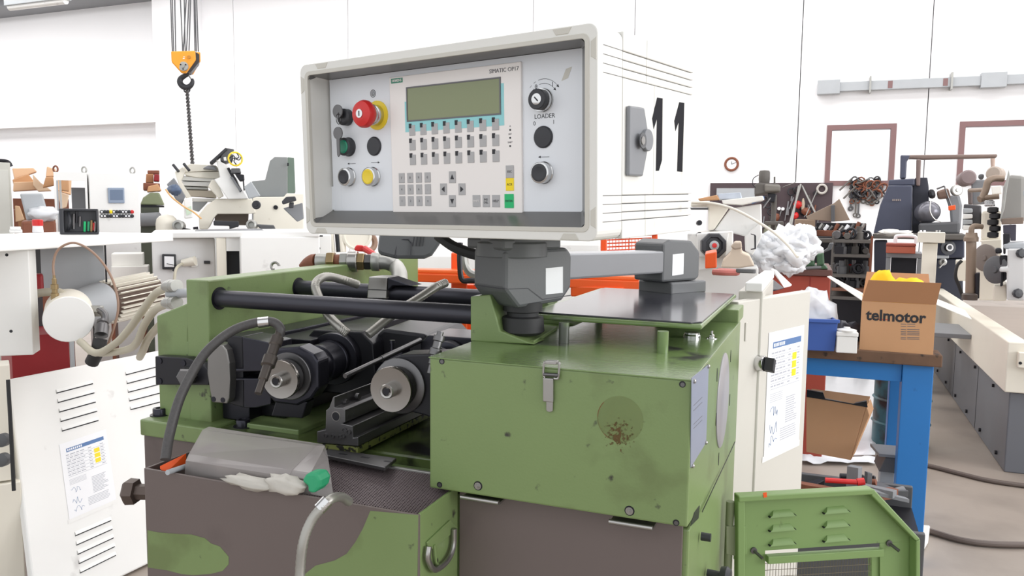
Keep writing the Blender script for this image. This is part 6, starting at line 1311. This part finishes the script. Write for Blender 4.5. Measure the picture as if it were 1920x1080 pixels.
for k in range(40):
    x = 1592+66*rnd.random(); y = 335+32*rnd.random(); c = ony(x, y, WTY-.04-.04*rnd.random()); mb = MB().torus(c, (rnd.random()-.5, 1, rnd.random()-.5), .04+.05*rnd.random(), .014, 10, 5) if k % 2 else MB().cyl(c, c+V((rnd.uniform(-.2, .2), -.05, rnd.uniform(-.25, .1))), .016, n=6)
    TL.append((solo(obj('hanging_ring', mb, (BLACKM, RUST, DG2, DSTEEL)[k % 4]), 'x', 'tool', 'cluster of rings and rods on the wall'), ('black', 'rusty', 'dirty grey', 'steel')[k % 4]+(' ring' if k % 2 else ' rod')))
rank(TL, '%s, %s from the left in the dense cluster on the white wall'); TL = []
rail = MB().box((ony(1590, 345, WTY).x, WTY-.04, ony(1600, 345, WTY).z), (ony(1660, 345, WTY).x, WTY-.0, ony(1600, 343, WTY).z)); solo(obj('tool_rail', rail, RUST), 'rusty rail on the white wall carrying the spanners', 'rail')
# ---- shelves with fittings
sh_ = Bx(1560, 1634, 446, 568, 6.6, 20, .55, z0=.12)
t = thing('shelf_rack', 'dark steel shelf trolley full of small metal fittings', 'shelf', V((sh_.c.x, sh_.c.y, 0)))
for u in (0, .95):
    for v in (0, .93): obj('post', sh_.mb(u, u+.05, v, v+.07, 0, 1.02), DG2 if u == 0 else RUST, t)
lev = (.0, .12, .30, .5, .70, .93)
lvl = [A(1600, y, 6.6).z for y in (562, 546, 520, 482, 455)]
for z in lvl: obj('shelf', MB().prism([V((p.x, p.y, z)) for p in (sh_.P(.051, 0, 0), sh_.P(.949, 0, 0), sh_.P(.949, 1, 0), sh_.P(.051, 1, 0))], ZU*.025), mat('rack_rust', (126, 84, 66), .6) if z == lvl[1] else DG2, t)
obj('back_panel', sh_.mb(.051, .949, .96, .98, .1, 1), BLACKM, t)
for u in (.1, .9): c = sh_.P(u, .2, 0); obj('wheel', MB().cyl(V((c.x, c.y, .06)), V((c.x, c.y+.05, .06)), .06, n=16), RUBBER, t)
rnd = random.Random(31); proto = []
for si, z in enumerate(lvl[1:]):
    TL = []
    for k in range(9):
        u = .1+.8*k/8.5+rnd.uniform(-.02, .02); vq = rnd.uniform(.05, .5); p = sh_.P(u, vq, 0); p = V((p.x, p.y, z+.0255)); kk = rnd.randrange(4); r = rnd.uniform(.022, .042)
        m_ = (DSTEEL, BLACKM, DG2, BLACKM, DGREY)[rnd.randrange(5)]
        if si == 1 and k == 4: m_ = RED
        if kk == 0: mb = MB().lathe(p, ZU, [(r, 0), (r, .06), (r*.6, .065), (r*.6, .11), (r*.4, .11)], 12)
        elif kk == 1: mb = MB().torus(p+ZU*(r+.012), sh_.n+sh_.d*rnd.uniform(-.5, .5), r, .012, 14, 6)
        elif kk == 2: mb = MB().lathe(p+ZU*r-sh_.n*.02, sh_.n, [(r*.9, 0), (r, .01), (r, .12), (r*.5, .12)], 12)
        else: mb = MB().box((p.x-r, p.y-r, p.z), (p.x+r, p.y+r, p.z+.06)).lathe(p+ZU*.06, ZU, [(r*.7, 0), (r*.5, .05)], 10)
        TL.append((solo(obj('fitting', mb, m_), 'x', 'fitting', 'fittings on the %s shelf' % ('lowest', 'second lowest', 'second highest', 'top')[si]), ('stepped', 'ring shaped', 'round', 'square based')[kk]))
    rank(TL, '%s metal fitting, %s from the left on the '+('lowest', 'second lowest', 'second highest', 'top')[si]+' trolley shelf')
TL = []
tm = Bx(1528, 1626, 418, 446, 6.9, 20, .4); t = thing('tool_chest', 'dark open tool chest on top of the shelf area', 'chest', tm.c-ZU*tm.h/2)
obj('back', tm.mb(0, 1, .9, 1, 0, 1), BLACKM, t, .004); obj('base', tm.mb(0, 1, 0, .899, 0, .1), BLACKM, t, .004); obj('side', tm.mb(0, .03, 0, .899, .101, .7), BLACKM, t); obj('drawer_row', tm.mb(.03, .97, .3, .6, .101, .5), RUST, t, .004)
for k in range(9):
    p = tm.P(.08+.1*k, .35, .5); TL.append((solo(obj('chest_tool', MB().cyl(p+ZU*.002, p+ZU*(.03+.05*rnd.random())+sh_.d*.03, .016, n=8), (STEEL, PAPER, DSTEEL, RUST)[k % 4]), 'x', 'tool', 'tools in the dark chest'), ('steel', 'white', 'dark steel', 'rusty')[k % 4]))
rank(TL, 'small %s tool, %s from the left in the dark tool chest')
lt_ = Bx(1528, 1562, 446, 505, 7.5, 20, .4, z0=0); t = thing('dark_cabinet', 'low dark cabinet left of the shelf trolley', 'cabinet', V((lt_.c.x, lt_.c.y, 0))); obj('body', lt_.mb(), BLACKM, t, .01); obj('top', lt_.mb(-.03, 1.02, -.03, 1, .96, 1.0), DG2, t, .01)
# ================================================================ blue-grey milling machine
zm = lambda *P: zz(P, 1600, 260, 3.6)
t = thing('milling_machine', 'large blue-grey milling machine with bent overhead arm by the windows', 'machine', A(1720, 520, 7.5)-ZU*.9)
def FM(nm, pts, D, th, m, bev=.012, par=None): return obj(nm, flat(zm(*pts), D, th), m, par or t, bev)
FM('column', ((236, 315), (400, 315), (395, 640), (135, 640), (180, 450)), 7.4, .8, NAVY); FM('column_top', ((238, 278), (415, 268), (415, 316), (236, 318)), 7.42, .7, NAVY)
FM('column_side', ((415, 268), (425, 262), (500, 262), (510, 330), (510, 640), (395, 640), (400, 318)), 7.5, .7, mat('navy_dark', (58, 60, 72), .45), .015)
FM('seam', ((238, 314), (415, 312), (415, 318), (238, 320)), 7.39, .02, BLACKM, 0)
FM('arm_post', ((318, 110), (385, 112), (362, 150), (355, 268), (314, 270)), 7.4, .15, NAVY); FM('arm_beam', ((322, 110), (975, 104), (968, 128), (470, 140), (385, 135), (322, 140)), 7.41, .12, mat('arm_brown', (124, 106, 98), .5)); FM('arm_strut', ((425, 138), (458, 140), (450, 320), (422, 320)), 7.36, .12, mat('strut_brown', (116, 98, 94), .5)); FM('arm_drop', ((925, 128), (958, 128), (955, 200), (928, 200)), 7.4, .12, mat('drop_tan', (196, 172, 158), .5))
FM('badge_plate', ((300, 332), (336, 332), (336, 382), (301, 382)), 7.39, .012, mat('badge_beige', (206, 194, 186), .5), .002); FM('name_plate', ((256, 398), (370, 396), (370, 430), (256, 432)), 7.39, .012, mat('name_plate', (92, 80, 82), .5), .002); FM('emblem', ((286, 462), (308, 446), (328, 460), (308, 476)), 7.39, .012, mat('emblem_pale', (196, 200, 176), .5), .002)
mb = MB()
for k in range(8): mb.prism([A(x, y, 7.365) for x, y in zm((264+k*12.5, 408), (272+k*12.5, 408), (272+k*12.5, 421), (264+k*12.5, 421))], FW*.004)
obj('plate_print', mb, mat('plate_letter', (128, 116, 112), .5), t, kind='stuff')
c = A(*zm((588, 480))[0], 7.0); SP = mat('dark_steel_head', (116, 116, 124), .3, .5, var=.1)
obj('spindle_head', MB().lathe(c+FW*.2, -FW-RI*.2, [(.095, -.1), (.1, 0), (.09, .045), (.06, .08), (.02, .094), (.001, .095)], 28), SP, t)
FM('head_guard', ((620, 390), (715, 375), (735, 450), (725, 620), (660, 610), (650, 480)), 7.2, .25, MGREY, .02); FM('motor', ((500, 345), (545, 335), (560, 400), (510, 405)), 7.2, .25, BLACKM, .03); FM('gear_cover', ((560, 355), (640, 330), (660, 400), (570, 410)), 7.2, .2, mat('gear_brown', (120, 96, 84), .5, var=.3, sc=12), .02)
obj('guide_tube', MB().tube([A(*zm(q)[0], 6.9) for q in ((520, 420), (518, 490), (545, 540), (590, 560))], .006, 8), STEEL, t); obj('lever', MB().tube([A(*zm(q)[0], 6.95) for q in ((615, 320), (635, 380), (660, 450))], .006, 8), DSTEEL, t)
FM('orange_cap', ((640, 455), (690, 447), (690, 480), (642, 486)), 6.9, .06, ORANGE, .006)
c = A(*zm((702, 348))[0], 7.1); obj('pulley', MB().lathe(c, -FW, [(.049, -.03), (.05, 0), (.042, .006), (.018, .006), (.016, .014), (.001, .014)], 24), GALV, t)
FM('pivot_rod', ((560, 335), (615, 315), (615, 325), (565, 345)), 7.0, .04, DSTEEL, 0)
FM('table', ((130, 640), (760, 645), (760, 685), (130, 675)), 7.0, .5, DG2, .01); FM('saddle', ((440, 570), (720, 560), (720, 645), (440, 640)), 7.1, .4, DGREY, .02); FM('knee', ((556, 686), (750, 684), (750, 805), (556, 808)), 7.1, .5, mat('navy_knee', (62, 66, 84), .45), .01); FM('base', ((545, 812), (740, 812), (740, 1100), (545, 1100)), 7.15, .5, mat('navy_base', (54, 58, 72), .45), .01); FM('ledge', ((552, 788), (645, 790), (645, 808), (552, 810)), 7.0, .1, LGREY, .004); FM('left_base', ((140, 690), (230, 690), (230, 1000), (140, 1000)), 7.2, .4, mat('navy_foot', (50, 52, 64), .5), .01)
c = A(*zm((637, 736))[0], 6.98); dl = obj('dial', MB().lathe(c, -FW, [(.066, 0), (.066, .012), (.033, .014), (.03, .03), (.018, .03)], 26), BLACKM, t); obj('dial_ring', MB().torus(c-FW*.032, FW, .026, .007, 20, 6), PAPER, dl)
c = A(*zm((600, 832))[0], 7.1); cr_ = obj('crank', MB().lathe(c, -FW, [(.033, 0), (.033, .02), (.018, .024), (.012, .05)], 18), GALV, t); obj('crank_arm', MB().cyl(c-FW*.05, A(*zm((580, 872))[0], 7.02), .007, n=8), GALV, cr_)
for k, x in enumerate((455, 480, 560, 580)): c = A(*zm((x, 640))[0], 6.95); obj('clamp_stud', MB().cyl(c, c+ZU*.03, .009, n=8), PAPER if k < 2 else STEEL, t)
solo(obj('white_rag', MB().blob(A(*zm((280, 636))[0], 6.8), (.13, .08, .028), 7, .5), CARDW), 'white rag on the table of the blue-grey milling machine', 'rag')
solo(obj('white_strip', flat(zm((310, 640), (405, 640), (405, 652), (310, 652)), 6.75, .1), CARDW), 'flat white strip beside the rag on the milling machine table', 'strip')
# cream stand, red toolbox, grey cart
st_ = Bx(1729, 1757, 447, 560, 6.0, 22, .15, z0=0); t = thing('cream_stand', 'cream pillar with flat top plate behind the carton', 'stand', V((st_.c.x, st_.c.y, 0))); obj('pillar', st_.mb(.05, .95, 0, 1, 0, .97), CREAM, t, .004); obj('top_plate', st_.mb(-.28, 1.35, -.4, 1.4, .975, 1.04), CREAM, t, .004)
gc_ = Bx(1662, 1727, 474, 560, 6.3, 22, .45, z0=.0); t = thing('grey_cart', 'grey steel cart with blue funnel below the red toolbox', 'cart', V((gc_.c.x, gc_.c.y, 0)))
for u in (0, .87): obj('post', gc_.mb(u, u+.13, 0, .15, 0, .965), MGREY, t, .004)
obj('top', gc_.mb(0, 1, 0, 1, .966, 1), MGREY, t, .004); obj('back', gc_.mb(.131, .869, .5, .55, 0, .965), BLACKM, t); obj('shelf', gc_.mb(.131, .869, .1, .49, .60, .63), RUST, t); 
z0_ = gc_.P(0, 0, .63).z+.001
c = gc_.P(.5, .3, .63); solo(obj('blue_funnel', MB().lathe(V((c.x, c.y, z0_+.001)), ZU, [(.15, .0), (.155, .01), (.06, .13), (.04, .135)], 26), mat('funnel_blue', (112, 124, 150), .45)), 'blue-grey funnel upside down on the cart shelf', 'funnel')
tbx_ = Bx(1662, 1717, 456, 473, 6.25, 22, .22, z0=gc_.z1+.001); t = thing('toolbox', 'red-brown toolbox with white handle on the grey cart', 'toolbox', V((tbx_.c.x, tbx_.c.y, tbx_.z0))); obj('box', tbx_.mb(0, 1, 0, 1, 0, .7), mat('toolbox_red', (176, 92, 70), .5), t, .006); obj('lid', tbx_.mb(-.01, 1.01, -.02, 1, .71, 1), mat('toolbox_lid', (150, 70, 56), .5), t, .006); obj('handle', MB().tube([tbx_.P(.3, .5, 1), tbx_.P(.3, .5, 1.5), tbx_.P(.38, .5, 1.75), tbx_.P(.9, .5, 1.75), tbx_.P(1.0, .5, 1.5), tbx_.P(1.0, .5, 1)], .014, 8, 4), PAPER, t)
# ================================================================ cream grinding machine at far right
CR = mat('machine_cream', (226, 220, 206), .45, var=.03); GB = mat('machine_base_grey', (104, 106, 112), .42, var=.06)
kx = onz(1882, 885, 0); t = thing('grinding_machine', 'long cream machine with dark grey base running along the right edge', 'machine', (kx.x+.5, kx.y+2, 0))
X0, Y0_ = kx.x, kx.y; zt1 = onx(1889, 729, X0); zc1 = A(1889, 729, 4.25).z; ztop1 = A(1897, 635, 4.25).z; Yend = onx(1772, 541, X0-.03).y; Yend = onz(1771, 541, ztop1).y; pass
obj('base', MB().box((X0, Y0_, 0), (X0+1.6, Yend, zc1-.002)), GB, t, .006)
bdx = X0-.03
obj('bed', MB().box((bdx, Y0_-.03, zc1), (bdx+.10, Yend, ztop1)), CR, t, .006); obj('bed_front', MB().box((bdx+.1005, Y0_-.03, zc1), (X0+1.6, Y0_+.05, ztop1-.08)), CR, t, .006)
obj('bed_top', MB().box((bdx+.1005, Y0_+.0505, zc1), (X0+1.6, Yend, ztop1-.14)), mat('bed_brown', (138, 124, 112), .5), t)
for k in range(int((Yend-Y0_-.2)/.5)): y = Y0_+.2+k*.5; obj('base_screw', MB().cyl((X0, y, .05), (X0-.012, y, .05), .012, n=8), BLACKM, t); 
for k in range(int((Yend-Y0_-.4)/.6)): y = Y0_+.4+k*.6; obj('bed_screw', MB().cyl((X0, y, zc1-.05), (X0-.012, y, zc1-.05), .01, n=8), BLACKM, t)
for k in range(int((Yend-Y0_-.9)/.95)): y = Y0_+.9+k*.95; obj('panel_seam', MB().box((X0-.0015, y, .01), (X0+.001, y+.006, zc1-.01)), BLACKM, t)
c = A(1908, 672, 4.2); obj('end_bracket', MB().box((c.x-.02, Y0_-.075, c.z-.03), (c.x+.4, Y0_-.031, c.z+.05)), CR, t, .004)
b_ = A(1906, 675, 4.15); obj('bracket_hole', MB().cyl((b_.x+.005, Y0_-.0755, b_.z-.005), (b_.x+.005, Y0_-.078, b_.z-.005), .008, n=10), BLACKM, t)
# shelf on its left flank
sp_ = A(1790, 617, 5.4); obj('side_shelf', MB().box((X0-.38, sp_.y-.25, sp_.z-.03), (bdx-.001, sp_.y+.3, sp_.z)), MGREY, t, .004)
# upper works
FM('column', ((850, 690), (1000, 680), (1000, 960), (1030, 1090), (850, 1090), (820, 900), (865, 700)), 5.0, .6, CR, .01); 
FM('head', ((865, 485), (1000, 480), (1000, 690), (860, 690)), 5.1, .6, CR, .02); 
FM('wheel_guard', ((1010, 330), (1045, 240), (1160, 250), (1160, 560), (1060, 580), (990, 570)), 4.6, .5, mat('guard_grey', (150, 148, 144), .45, .2, var=.08), .02)
FM('guard_fin', ((985, 575), (1000, 480), (1040, 240), (1050, 205), (1056, 245), (1040, 330), (1020, 480)), 4.55, .05, GALV, .004)
FM('guard_window', ((1060, 262), (1160, 262), (1160, 345), (1070, 340)), 4.59, .012, MGREY, .004); FM('guard_window', ((1048, 350), (1160, 348), (1160, 388), (1050, 388)), 4.59, .012, LGREY, .004); FM('guard_skirt', ((1000, 540), (1150, 530), (1148, 575), (1000, 580)), 4.58, .03, mat('skirt_brown', (128, 112, 100), .5, var=.15), .004)
PB = mat('brown_pipe', (138, 120, 104), .5, .2, var=.2, sc=10)
obj('elbow_pipe', MB().tube([A(*zm(q)[0], 4.9) for q in ((1010, 270), (950, 268), (910, 290), (895, 340), (870, 400), (850, 410))], .021, 14), PB, t); obj('branch_pipe', MB().cyl(A(*zm((870, 400))[0], 4.9), A(*zm((985, 390))[0], 4.85), .017, n=14), PB, t); obj('branch_pipe', MB().cyl(A(*zm((790, 350))[0], 5.2), A(*zm((890, 345))[0], 4.95), .013, n=14), PB, t)
c = A(*zm((948, 235))[0], 5.4); obj('motor', MB().lathe(c, -RI-FW*.9, [(.05, -.08), (.05, 0), (.04, .012), (.018, .014), (.001, .015)], 24), mat('motor_tan', (170, 156, 144), .5), t)
c = A(*zm((775, 262))[0], 6.0); obj('motor', MB().lathe(c, -RI*.3-FW, [(.056, -.12), (.058, 0), (.045, .014), (.001, .016)], 24), mat('motor_mauve', (128, 112, 112), .5), t)
FM('motor_mount', ((795, 280), (890, 275), (890, 440), (800, 445)), 6.0, .3, MGREY, .01); FM('hose_bundle', ((840, 240), (885, 235), (880, 275), (845, 275)), 5.5, .1, DGREY, .02); FM('upright_post', ((770, 340), (805, 330), (805, 445), (775, 445)), 5.9, .15, mat('post_brown', (96, 84, 82), .5), .01)
c = A(*zm((948, 520))[0], 4.7); 
for k in range(5): p = A(*zm((948+(8 if k % 2 else -6), 480+k*42))[0], 4.7); obj('bellows', MB().lathe(p, ZU, [(.016, -.02), (.03, -.013), (.03, .012), (.016, .018)], 16), RUBBER, t)
obj('standpipe', MB().tube([A(*zm(q)[0], 4.75) for q in ((795, 640), (795, 800), (790, 1050))], .028, 16), PB, t); obj('pipe_flange', MB().lathe(A(*zm((795, 680))[0], 4.75), ZU, [(.04, -.012), (.04, .012), (.034, .02), (.03, .04)], 20), PB, t); obj('top_pipe', MB().tube([A(*zm(q)[0], 4.75) for q in ((795, 650), (800, 605), (820, 590), (870, 595))], .016, 12), PB, t)
obj('pipe_foot', MB().lathe(A(*zm((785, 1065))[0], 4.7), ZU, [(.042, -.02), (.042, .012), (.034, .018)], 18), mat('pipe_dark', (80, 70, 64), .5), t); FM('side_duct', ((820, 910), (855, 905), (850, 1080), (822, 1085)), 4.7, .08, BLACKM, .006)
c = A(*zm((895, 805))[0], 4.95); obj('hand_wheel', MB().lathe(c, -RI+FW*-.3, [(.084, -.006), (.086, .008), (.076, .012), (.02, .012), (.016, .02)], 28), mat('wheel_brown', (120, 110, 104), .5), t)
c = A(*zm((968, 885))[0], 4.5); obj('hand_wheel', MB().lathe(c, -RI+FW*-.35, [(.078, -.008), (.08, .008), (.07, .013), (.02, .013), (.016, .022)], 28), DGREY, t)
FM('wheel_bracket', ((985, 790), (1045, 790), (1045, 860), (988, 860)), 4.45, .1, BLACKM, .01); FM('wheel_lug', ((955, 740), (1000, 740), (1005, 775), (958, 778)), 4.45, .1, BLACKM, .01); FM('slide_rod', ((1010, 640), (1060, 640), (1058, 700), (1030, 710), (1028, 780), (1012, 780)), 4.42, .05, BLACKM, .006); FM('slide_rod', ((995, 900), (1012, 900), (1010, 995), (990, 1000)), 4.42, .05, BLACKM, .006)
FM('saddle', ((1010, 710), (1160, 702), (1160, 745), (1012, 745)), 4.4, .4, LGREY, .008); FM('apron', ((1040, 745), (1160, 745), (1160, 1095), (1035, 1090), (1035, 900), (985, 900), (988, 870), (1040, 865)), 4.35, .4, mat('apron_grey', (206, 206, 206), .4, var=.05), .008); FM('carriage', ((945, 990), (1035, 985), (1035, 1095), (940, 1095)), 4.5, .4, CR, .008)
for q in ((1118, 775), (1095, 1045)): c = A(*zm(q)[0], 4.34); obj('star_knob', MB().lathe(c, -FW, [(.014, -.01), (.014, .01), (.026, .011), (.028, .024), (.02, .029), (.001, .03)], 8), BLKP, t)
FM('dark_gap', ((1010, 585), (1100, 580), (1098, 690), (1060, 690), (1058, 640), (1012, 640)), 4.6, .1, mat('gap_dark', (64, 62, 74), .5), .004)
FM('splash_pan', ((745, 440), (865, 450), (865, 610), (735, 615)), 5.6, .15, mat('pan_dark', (70, 68, 72), .4), .01)
for k in range(4): FM('pan_tray', ((740, 470+k*38), (805, 472+k*38), (805, 500+k*38), (740, 505+k*38)), 5.5, .12, (LGREY, WHITE)[k % 2], .006)
FM('control_pad', ((878, 420), (945, 412), (960, 455), (885, 458)), 4.9, .1, DGREY, .006)
for k in range(8): c = A(*zm((890+(k % 4)*16, 428+(k//4)*16))[0], 4.89); obj('pad_button', MB().cyl(c, c-FW*.012, .008, n=8), PAPER, t)
FM('white_box', ((930, 320), (1000, 315), (1005, 370), (935, 375)), 5.3, .15, CARDW, .006)
FM('rear_panel', ((690, 820), (775, 820), (775, 960), (690, 960)), 5.8, .1, CR, .006); obj('black_cable', MB().tube([A(*zm(q)[0], 5.2) for q in ((730, 825), (700, 860), (690, 930), (715, 1000), (740, 1070))], .011, 10), RUBBER, t)
"""tail"""
